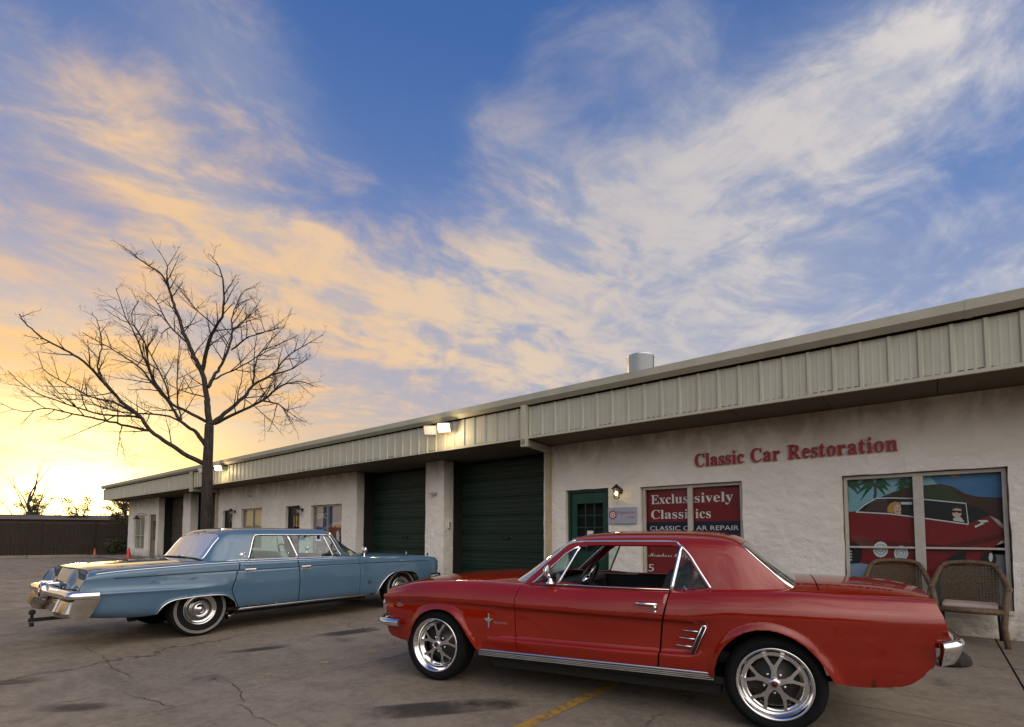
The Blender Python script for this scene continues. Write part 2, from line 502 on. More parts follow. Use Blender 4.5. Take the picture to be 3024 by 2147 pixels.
def glass_mat(name, tint=(.9, .95, .93), refl=.55, rough=0.0):
    """thin pane: mostly clear, mirror-like at grazing angles"""
    m = bpy.data.materials.new(name); m.use_nodes = True
    g = G(m.node_tree); out = g.node('ShaderNodeOutputMaterial')
    tr = g.node('ShaderNodeBsdfTransparent'); g.put(tr.inputs[0], tint)
    gl = g.node('ShaderNodeBsdfGlossy'); g.put(gl.inputs['Color'], (1, 1, 1)); gl.inputs['Roughness'].default_value = rough
    fr = g.node('ShaderNodeFresnel'); fr.inputs[0].default_value = 1.52
    mx = g.node('ShaderNodeMixShader')
    f = (Ex(g.nt, fr.outputs[0]) * refl).min(1.0)
    g.put(mx.inputs[0], f)
    g.nt.links.new(tr.outputs[0], mx.inputs[1]); g.nt.links.new(gl.outputs[0], mx.inputs[2])
    g.nt.links.new(mx.outputs[0], out.inputs[0])
    return m
M_GLASS = glass_mat('window_glass', refl=.2)
M_CARGLASS = glass_mat('car_glass', (.66, .84, .80), .8)
def flat(name, c, rough=.35): return mat(name, c, rough, fn=vary(.07, 20, .05))
# ------------------------------------------------------------------ text
def serif(s): return ''.join(chr(0x1D400 + ord(c) - 65) if c.isupper() else chr(0x1D41A + ord(c) - 97) if c.islower() else c for c in s)
def script(s): return ''.join(chr(0x1D4D0 + ord(c) - 65) if c.isupper() else chr(0x1D4EA + ord(c) - 97) if c.islower() else c for c in s)
def sansb(s): return s
_GEO = {}
def _prepare(jobs):
    """turn all lines of lettering into plain geometry in one go, while the scene is still empty"""
    for body, depth in jobs:
        cu = bpy.data.curves.new('glyphs', 'FONT'); cu.body = body; cu.size = 1.0; cu.resolution_u = 3; cu.extrude = depth / 2
        o = bpy.data.objects.new('glyphs', cu); COL.objects.link(o)
        bpy.context.view_layer.update()
        ev = o.evaluated_get(bpy.context.evaluated_depsgraph_get()); me = ev.to_mesh()
        _GEO[(body, depth)] = ([tuple(v.co) for v in me.vertices], [list(p.vertices) for p in me.polygons]); ev.to_mesh_clear()
        bpy.data.objects.remove(o); bpy.data.curves.remove(cu)
SIGN = 'Classic Car Restoration'
_prepare([(serif(t), 0.0) for t in ('Exclus', 'sively', 'Classi', 'ics', '5', '8')] + [(sansb(t), 0.0) for t in ('CLASSIC C', 'AR REPAIR', 'OFFICE', 'Enginestat', '.com', 'MUSTANG')]
    + [(script('Members Only'), 0.0), (script('Crown'), 0.0)] + [(serif(c_), .16) for c_ in sorted(set(SIGN)) if c_ != ' '])
def text_geo(body, size=1.0, depth=0.0, res=3):
    vs, fs = _GEO[(body, depth)]
    return vs, fs
def text_on(mb, body, u0, z0, width, n, height=None, depth=0.0, mirror=True):
    """lay a line of text on the facade plane: starts at u0 and reads towards smaller u, baseline z0"""
    vs, fs = text_geo(body, 1.0, depth)
    xs = [v[0] for v in vs]; ys = [v[1] for v in vs]
    w = max(xs) - min(xs); sx = width / w; sy = sx if height is None else height / (max(ys) - min(ys) if height < 0 else 1.0)
    if height is not None: sy = abs(height)
    mb.add([(u0 - (v[0] - min(xs)) * sx, n + v[2], z0 + v[1] * sy) for v in vs], fs)

# ------------------------------------------------------------------ the ground
BF = frame((5.850, 6.596, 0), (-.77986, .62596, 0), (-.62596, -.77986, 0))     # x = along the facade to the far end, y = out of the facade
M_EARTH = mat('bare_earth', (.14, .115, .08), .95, fn=vary(.3, .6, bump=.4, bscale=12))
M_JOINT = mat('joint_filler', (.045, .04, .036), .9, fn=vary(.3, 9))
gnd = MB()
S = 900
gnd.add([(-S, -S, -.05), (S, -S, -.05), (S, S, -.05), (-S, S, -.05)], [(0, 1, 2, 3)])
ground = gnd.build('ground', M_EARTH); tag(ground, kind='structure')
lot = empty('parking_lot', BF); tag(lot, kind='structure')
jb = MB(); jb.add([(-16, -12, -.02), (62, -12, -.02), (62, 34, -.02), (-16, 34, -.02)], [(0, 1, 2, 3)]); jb.build('joint_bed', M_JOINT, lot)
us = [2.43 + 2.55 * k for k in range(-7, 24)]
ns = [-12.0, -.02, 4.06, 8.4, 12.8, 17.2, 21.6, 26.0, 30.4]
rnd = random.Random(4)
slab_mb = MB()
for j in range(len(ns) - 1):
    for i in range(len(us) - 1):
        if ns[j] < -1 and us[i + 1] < 37: continue
        # joints between stall-wide strips only show in places: slabs span two strips except near the building
        if i % 2 == 1: continue
        dz = rnd.uniform(-.003, .001)
        w = .009
        sb = MB(); sb.box(us[i] + w, us[min(i + 2, len(us) - 1)] - w, ns[j] + w, ns[j + 1] - w, -.1, dz)
        sb.build('concrete_slab', M_CONC, lot)

def stripe(u, n0, n1, w, m, name):
    k = MB(); k.add([(u - w / 2, n0, .006), (u + w / 2, n0, .006), (u + w / 2, n1, .006), (u - w / 2, n1, .006)], [(0, 1, 2, 3)])
    return k.build(name, m, lot)
stripe(2.66, 1.2, 7.6, .10, M_YELLOW, 'parking_line')
stripe(5.30, .9, 6.6, .11, M_YELLOW_FAINT, 'parking_line')
stripe(7.95, .9, 5.6, .10, M_YELLOW_FAINT, 'parking_line')
def stain(x, y, a, b, rot, name='oil_stain'):
    k = MB(); m = Matrix.Translation((x, y, .008)) @ Matrix.Rotation(rot, 4, 'Z')
    k.add([m @ Vector(p) for p in ((-a, -b, 0), (a, -b, 0), (a, b, 0), (-a, b, 0))], [(0, 1, 2, 3)])
    o = k.build(name, M_OIL); tag(o, kind='structure'); o.parent = None
    return o
# ------------------------------------------------------------------ the workshop building
Z_SOF = 3.16
bld = empty('workshop_building', BF)
tag(bld, 'long low white stucco workshop with ribbed metal fascia and green garage doors', 'building')

def lump(u, z, s=0.0):
    return .012 * mnoise.noise((u * 1.7, z * 1.9, 3.1 + s)) + .006 * mnoise.noise((u * 6, z * 6, 8.4 + s))
def stucco(u0, u1, holes, step=.09, depth=.26, z1=Z_SOF, name='wall'):
    """a lumpy rendered wall with openings (u0,u1,z0,z1) whose edges are a little uneven"""
    def wob(p, a=.010):
        return (p[0] + a * mnoise.noise((p[0] * 4, p[1] * 4, 1.7)), p[1] + a * mnoise.noise((p[0] * 4, p[1] * 4, 6.3)))
    outer = densify([(u0, 0), (u1, 0), (u1, z1), (u0, z1)], step)
    outer = [(p[0] + (.008 * mnoise.noise((p[0] * 3, p[1] * 5, 2)) if 0 < p[1] < z1 else 0), p[1]) for p in outer]
    hs = []
    for a, b, c, d in holes:
        c_ = max(c, .0)
        if c_ <= .001: c_ = .001
        hs.append([wob(p) for p in densify([(a, c_), (b, c_), (b, d), (a, d)], step)])
    pts = []
    nu, nz = int((u1 - u0) / step), int(z1 / step)
    for i in range(1, nu):
        for j in range(1, nz):
            p = (u0 + (u1 - u0) * (i + .3 * ((j % 2) - .5)) / nu, z1 * j / nz)
            if all(not (a - .03 < p[0] < b + .03 and c - .03 < p[1] < d + .03) for a, b, c, d in holes): pts.append(p)
    V, F, B = cdt_fill(outer, hs, pts)
    mb = MB()
    mb.add([(p[0], lump(*p), p[1]) for p in V], F, True)
    # reveals: border edges carried back into the wall, rounded over a little at the edge
    ids = sorted({i for e in B for i in e}); ix = {v: k for k, v in enumerate(ids)}
    vs = [(V[i][0], lump(*V[i]), V[i][1]) for i in ids] + [(V[i][0], -depth, V[i][1]) for i in ids]
    n = len(ids)
    mb.add(vs, [(ix[b], ix[a], n + ix[a], n + ix[b]) for a, b in B], True)
    mb.add([(u0, -depth, 0), (u1, -depth, 0), (u1, -depth, .001), (u0, -depth, .001)], [(0, 1, 2, 3)])
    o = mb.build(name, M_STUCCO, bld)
    for e in o.data.edges: pass
    return o

W_RED = (2.86, 4.66, .38, 2.18); W_BIG = (-.32, 1.46, .34, 2.16); D_GREEN = (5.34, 6.33, 0, 2.20)
W_B = (19.86, 21.62, .75, 2.27); D_A = (22.42, 23.36, 0, 2.26); D_C = (17.10, 18.06, 0, 2.26); W_OFF = (14.57, 16.37, .45, 2.23)
W_L = (33.43, 35.34, .45, 2.30); D_L = (31.62, 32.72, .02, 2.30)
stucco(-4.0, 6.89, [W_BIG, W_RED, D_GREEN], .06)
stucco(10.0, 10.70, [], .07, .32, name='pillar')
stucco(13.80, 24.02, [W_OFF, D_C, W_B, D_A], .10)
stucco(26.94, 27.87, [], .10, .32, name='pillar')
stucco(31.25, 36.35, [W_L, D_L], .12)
# shell behind: back, ends and recess linings
k = MB()
k.box(-4.0, -3.8, -9.5, -.27, 0, 3.9); k.box(36.1, 36.34, -9.5, -.27, 0, 3.9); k.box(-3.8, 36.1, -9.5, -9.3, 0, 3.9)
k.build('back_wall', M_STUCCO, bld)
k = MB()
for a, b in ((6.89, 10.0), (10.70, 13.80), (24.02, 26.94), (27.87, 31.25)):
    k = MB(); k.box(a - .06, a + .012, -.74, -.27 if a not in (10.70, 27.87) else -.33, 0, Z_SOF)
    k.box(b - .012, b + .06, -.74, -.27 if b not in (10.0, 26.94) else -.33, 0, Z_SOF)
    k.box(a, b, -.75, -.70, 0, Z_SOF); k.build('recess_lining', M_DARK, bld)  # near-black lining: the shade of the recess is put into its colour
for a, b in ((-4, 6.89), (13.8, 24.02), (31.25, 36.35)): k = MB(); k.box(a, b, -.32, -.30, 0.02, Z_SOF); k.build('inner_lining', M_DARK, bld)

# garage doors: seven ribbed sections each, set back in the openings
def section_mesh(w, h, m, name):
    mb = MB(); prof = []
    g_ = .010
    prof.append((g_, -.03)); prof.append((g_, 0.0)); nr = 4
    for r_ in range(nr):
        zc = h * (r_ + .5) / nr
        for dz, dn in ((-.026, 0), (-.016, -.018), (.016, -.018), (.026, 0)): prof.append((zc + dz, dn))
    prof += [(h - .006, 0.0), (h - .002, -.03)]
    poly = [(n_, z_) for z_, n_ in prof]
    mb.prism(poly, 0, -w / 2, w / 2)
    return mb.mesh(name, m)
def garage_door(u0, u1, m, label, n=-.60):
    d = link('garage_door', None, bld, T((u0 + u1) / 2, n, 0)); d['label'] = label
    H = 3.08; ns_ = 7; h = H / ns_; w = u1 - u0 - .03
    me = section_mesh(w, h, m, 'door_section')
    for i in range(ns_): link('door_section', me, d, T(0, .002 * ((i % 3) - 1), i * h))
    k = MB(); k.box(-.09, .09, .0, .025, 1.18, 1.22); k.box(-.09, -.075, 0, .05, 1.17, 1.23); k.box(.075, .09, 0, .05, 1.17, 1.23)
    k.build('handle', M_BLACK, d)
    return d
garage_door(10.71, 13.79, M_GREEN, 'green ribbed garage door between the office window and the white pillar')
garage_door(6.90, 9.99, M_GREEN, 'green ribbed garage door nearest the entrance door')
garage_door(24.03, 26.93, M_BROWN_DOOR, 'brown garage door behind the tree trunk')
garage_door(27.88, 31.24, M_BROWN_DOOR, 'brown garage door at the far end')

# soffit boards and fascia
k = MB(); k.box(-4.0, 36.95, -1.0, 1.0, Z_SOF + .03, Z_SOF + .06); k.build('roof_deck', M_SOFFIT, bld)
sm = MB(); sm.box(.004, 1.216, -.74, .995, 0, .022); sme = sm.mesh('soffit_board', M_SOFFIT)
for i in range(34): link('soffit_board', sme, bld, T(-4.0 + 1.22 * i - .55, 0, Z_SOF + .006 + .003 * (i % 2)))
# one ribbed strip 0.3 m wide, shared by all
Z_F0, Z_F1 = 3.165, 3.782
prof = [(0, 0), (.018, 0), (.033, .024), (.063, .024), (.078, 0), (.135, 0), (.143, .0022), (.157, .0022), (.165, 0), (.22, 0), (.228, .0022), (.242, .0022), (.25, 0), (.2985, 0)]
fm = MB()
rows = [[(u_, n_ , z_) for u_, n_ in prof] for z_ in (0, Z_F1 - Z_F0)]
fm.grid(rows, False)
fm.add([(prof[0][0], -.02, 0), (prof[-1][0], -.02, 0), (prof[-1][0], -.02, Z_F1 - Z_F0), (prof[0][0], -.02, Z_F1 - Z_F0)], [(0, 1, 2, 3)])
fme = fm.mesh('fascia_panel', M_FASCIA)
for i in range(137): link('fascia_panel', fme, bld, T(-4.06 + .3 * i, 1.0, Z_F0))
for a, b in ((-4.06, 8.9), (15.4, 37.04)): k = MB(); k.box(a, b, 1.0, 1.041, Z_F0 - .012, Z_F0 + .03); k.build('fascia_trim', M_FASCIA, bld)
k = MB(); k.box(37.045, 37.08, -9.4, 1.035, Z_F0, Z_F1); k.build('end_fascia', M_FASCIA, bld)
k = MB(); k.box(-4.05, 37.05, .955, .975, 3.70, 3.88); k.build('shadow_gap_strip', M_DARK, bld)  # black strip standing in for the shadow line under the gutter
gp = [(1.00, 3.83), (1.075, 3.80), (1.15, 3.872), (1.15, 3.988), (1.00, 4.0)]
edges_ = [-4.1, .03, 6.62, 12.7, 18.8, 24.9, 31.0, 37.12]
for a, b in zip(edges_[:-1], edges_[1:]):
    k = MB(); k.prism(gp, 0, a + .002, b - .002); k.build('gutter_section', M_COPING, bld)
gp2 = [(.99, 3.82), (1.076, 3.796), (1.154, 3.870), (1.154, 3.992), (.99, 4.004)]
for a in edges_[1:-1]:
    k = MB(); k.prism(gp2, 0, a - .035, a + .035); k.build('gutter_joint', M_COPING, bld)
k = MB(); k.box(-4.05, 37.06, -9.6, .995, 3.90, 3.965); k.build('roof', mat('roof_sheet', (.38, .37, .33), .5, .2, fn=vary(.1, 2)), bld)

# downpipes: box on the fascia, arm back to the wall, pipe down the wall
def downpipe(u, w=.12, uw=None):
    d = link('downpipe', None, bld)
    uw = u + .17 if uw is None else uw
    k = MB(); k.box(u - w / 2, u + w / 2, 1.034, 1.13, 2.99, 3.80); k.build('fascia_box', M_FASCIA, d, bevel=.006)
    k = MB(); pl = [(u - .055, 1.13), (u + .055, 1.13), (uw + .055, .03), (uw - .055, .03)]
    k.prism(pl, 2, 3.02, 3.145); k.build('arm', M_COPING, d, bevel=.006)
    k = MB(); k.box(uw - .05, uw + .05, .015, .095, .10, 3.02)
    for z_ in (.35, 1.55, 2.72): k.box(uw - .06, uw + .06, .012, .102, z_, z_ + .035)
    k.build('pipe', M_PIPE, d, bevel=.005)
downpipe(6.56, uw=6.73); downpipe(23.72, uw=23.88)

# chimney stack
ch = MB()
ch.lathe([(.31, 3.9), (.31, 5.36), (.318, 5.365), (.318, 5.385), (.30, 5.385), (.30, 4.4)], 2, 40, (5.58, -2.0, 0))
ch.build('roof_flue', M_STEEL, bld)

# ---- windows
def frame_bars(mb, u0, u1, z0, z1, t, n0, n1, ver=(), hor=()):
    mb.box(u0, u1, n0, n1, z1 - t, z1); mb.box(u0, u1, n0, n1, z0, z0 + t)
    mb.box(u0, u0 + t, n0, n1, z0 + t, z1 - t); mb.box(u1 - t, u1, n0, n1, z0 + t, z1 - t)
    for u, w in ver: mb.box(u - w / 2, u + w / 2, n0, n1 + .004, z0 + t, z1 - t)
    cut = [u0 + t] + [v for u, w in ver for v in (u - w / 2, u + w / 2)] + [u1 - t]
    for z, w in hor:
        for a, b in zip(cut[0::2], cut[1::2]): mb.box(a, b, n0, n1 - .003, z - w / 2, z + w / 2)
def window(spec, ver, hor, label, fm_=None, t=.045, n=-.10, glass=True):
    u0, u1, z0, z1 = spec
    w = link('window', None, bld); w['label'] = label
    k = MB(); frame_bars(k, u0 + .012, u1 - .012, z0 + .012, z1 - .012, t, n - .03, n + .03, ver, hor)
    k.build('frame', fm_ or M_WHITEFRAME, w, bevel=.004)
    k = MB(); k.box(u0, u1, n - .08, .012, z0 - .035, z0 + .013); k.build('sill', M_STUCCO, w)
    cu = [u0 + .012 + t] + [v for u, ww in ver for v in (u - ww / 2, u + ww / 2)] + [u1 - .012 - t]
    cz = [z0 + .012 + t] + [v for z, ww in hor for v in (z - ww / 2, z + ww / 2)] + [z1 - .012 - t]
    if glass:
        for a, b in zip(cu[0::2], cu[1::2]):
            for c_, d_ in zip(cz[0::2], cz[1::2]):
                k = MB(); k.add([(a, n, c_), (b, n, c_), (b, n, d_), (a, n, d_)], [(0, 1, 2, 3)]); k.build('pane', M_GLASS, w)
    return w
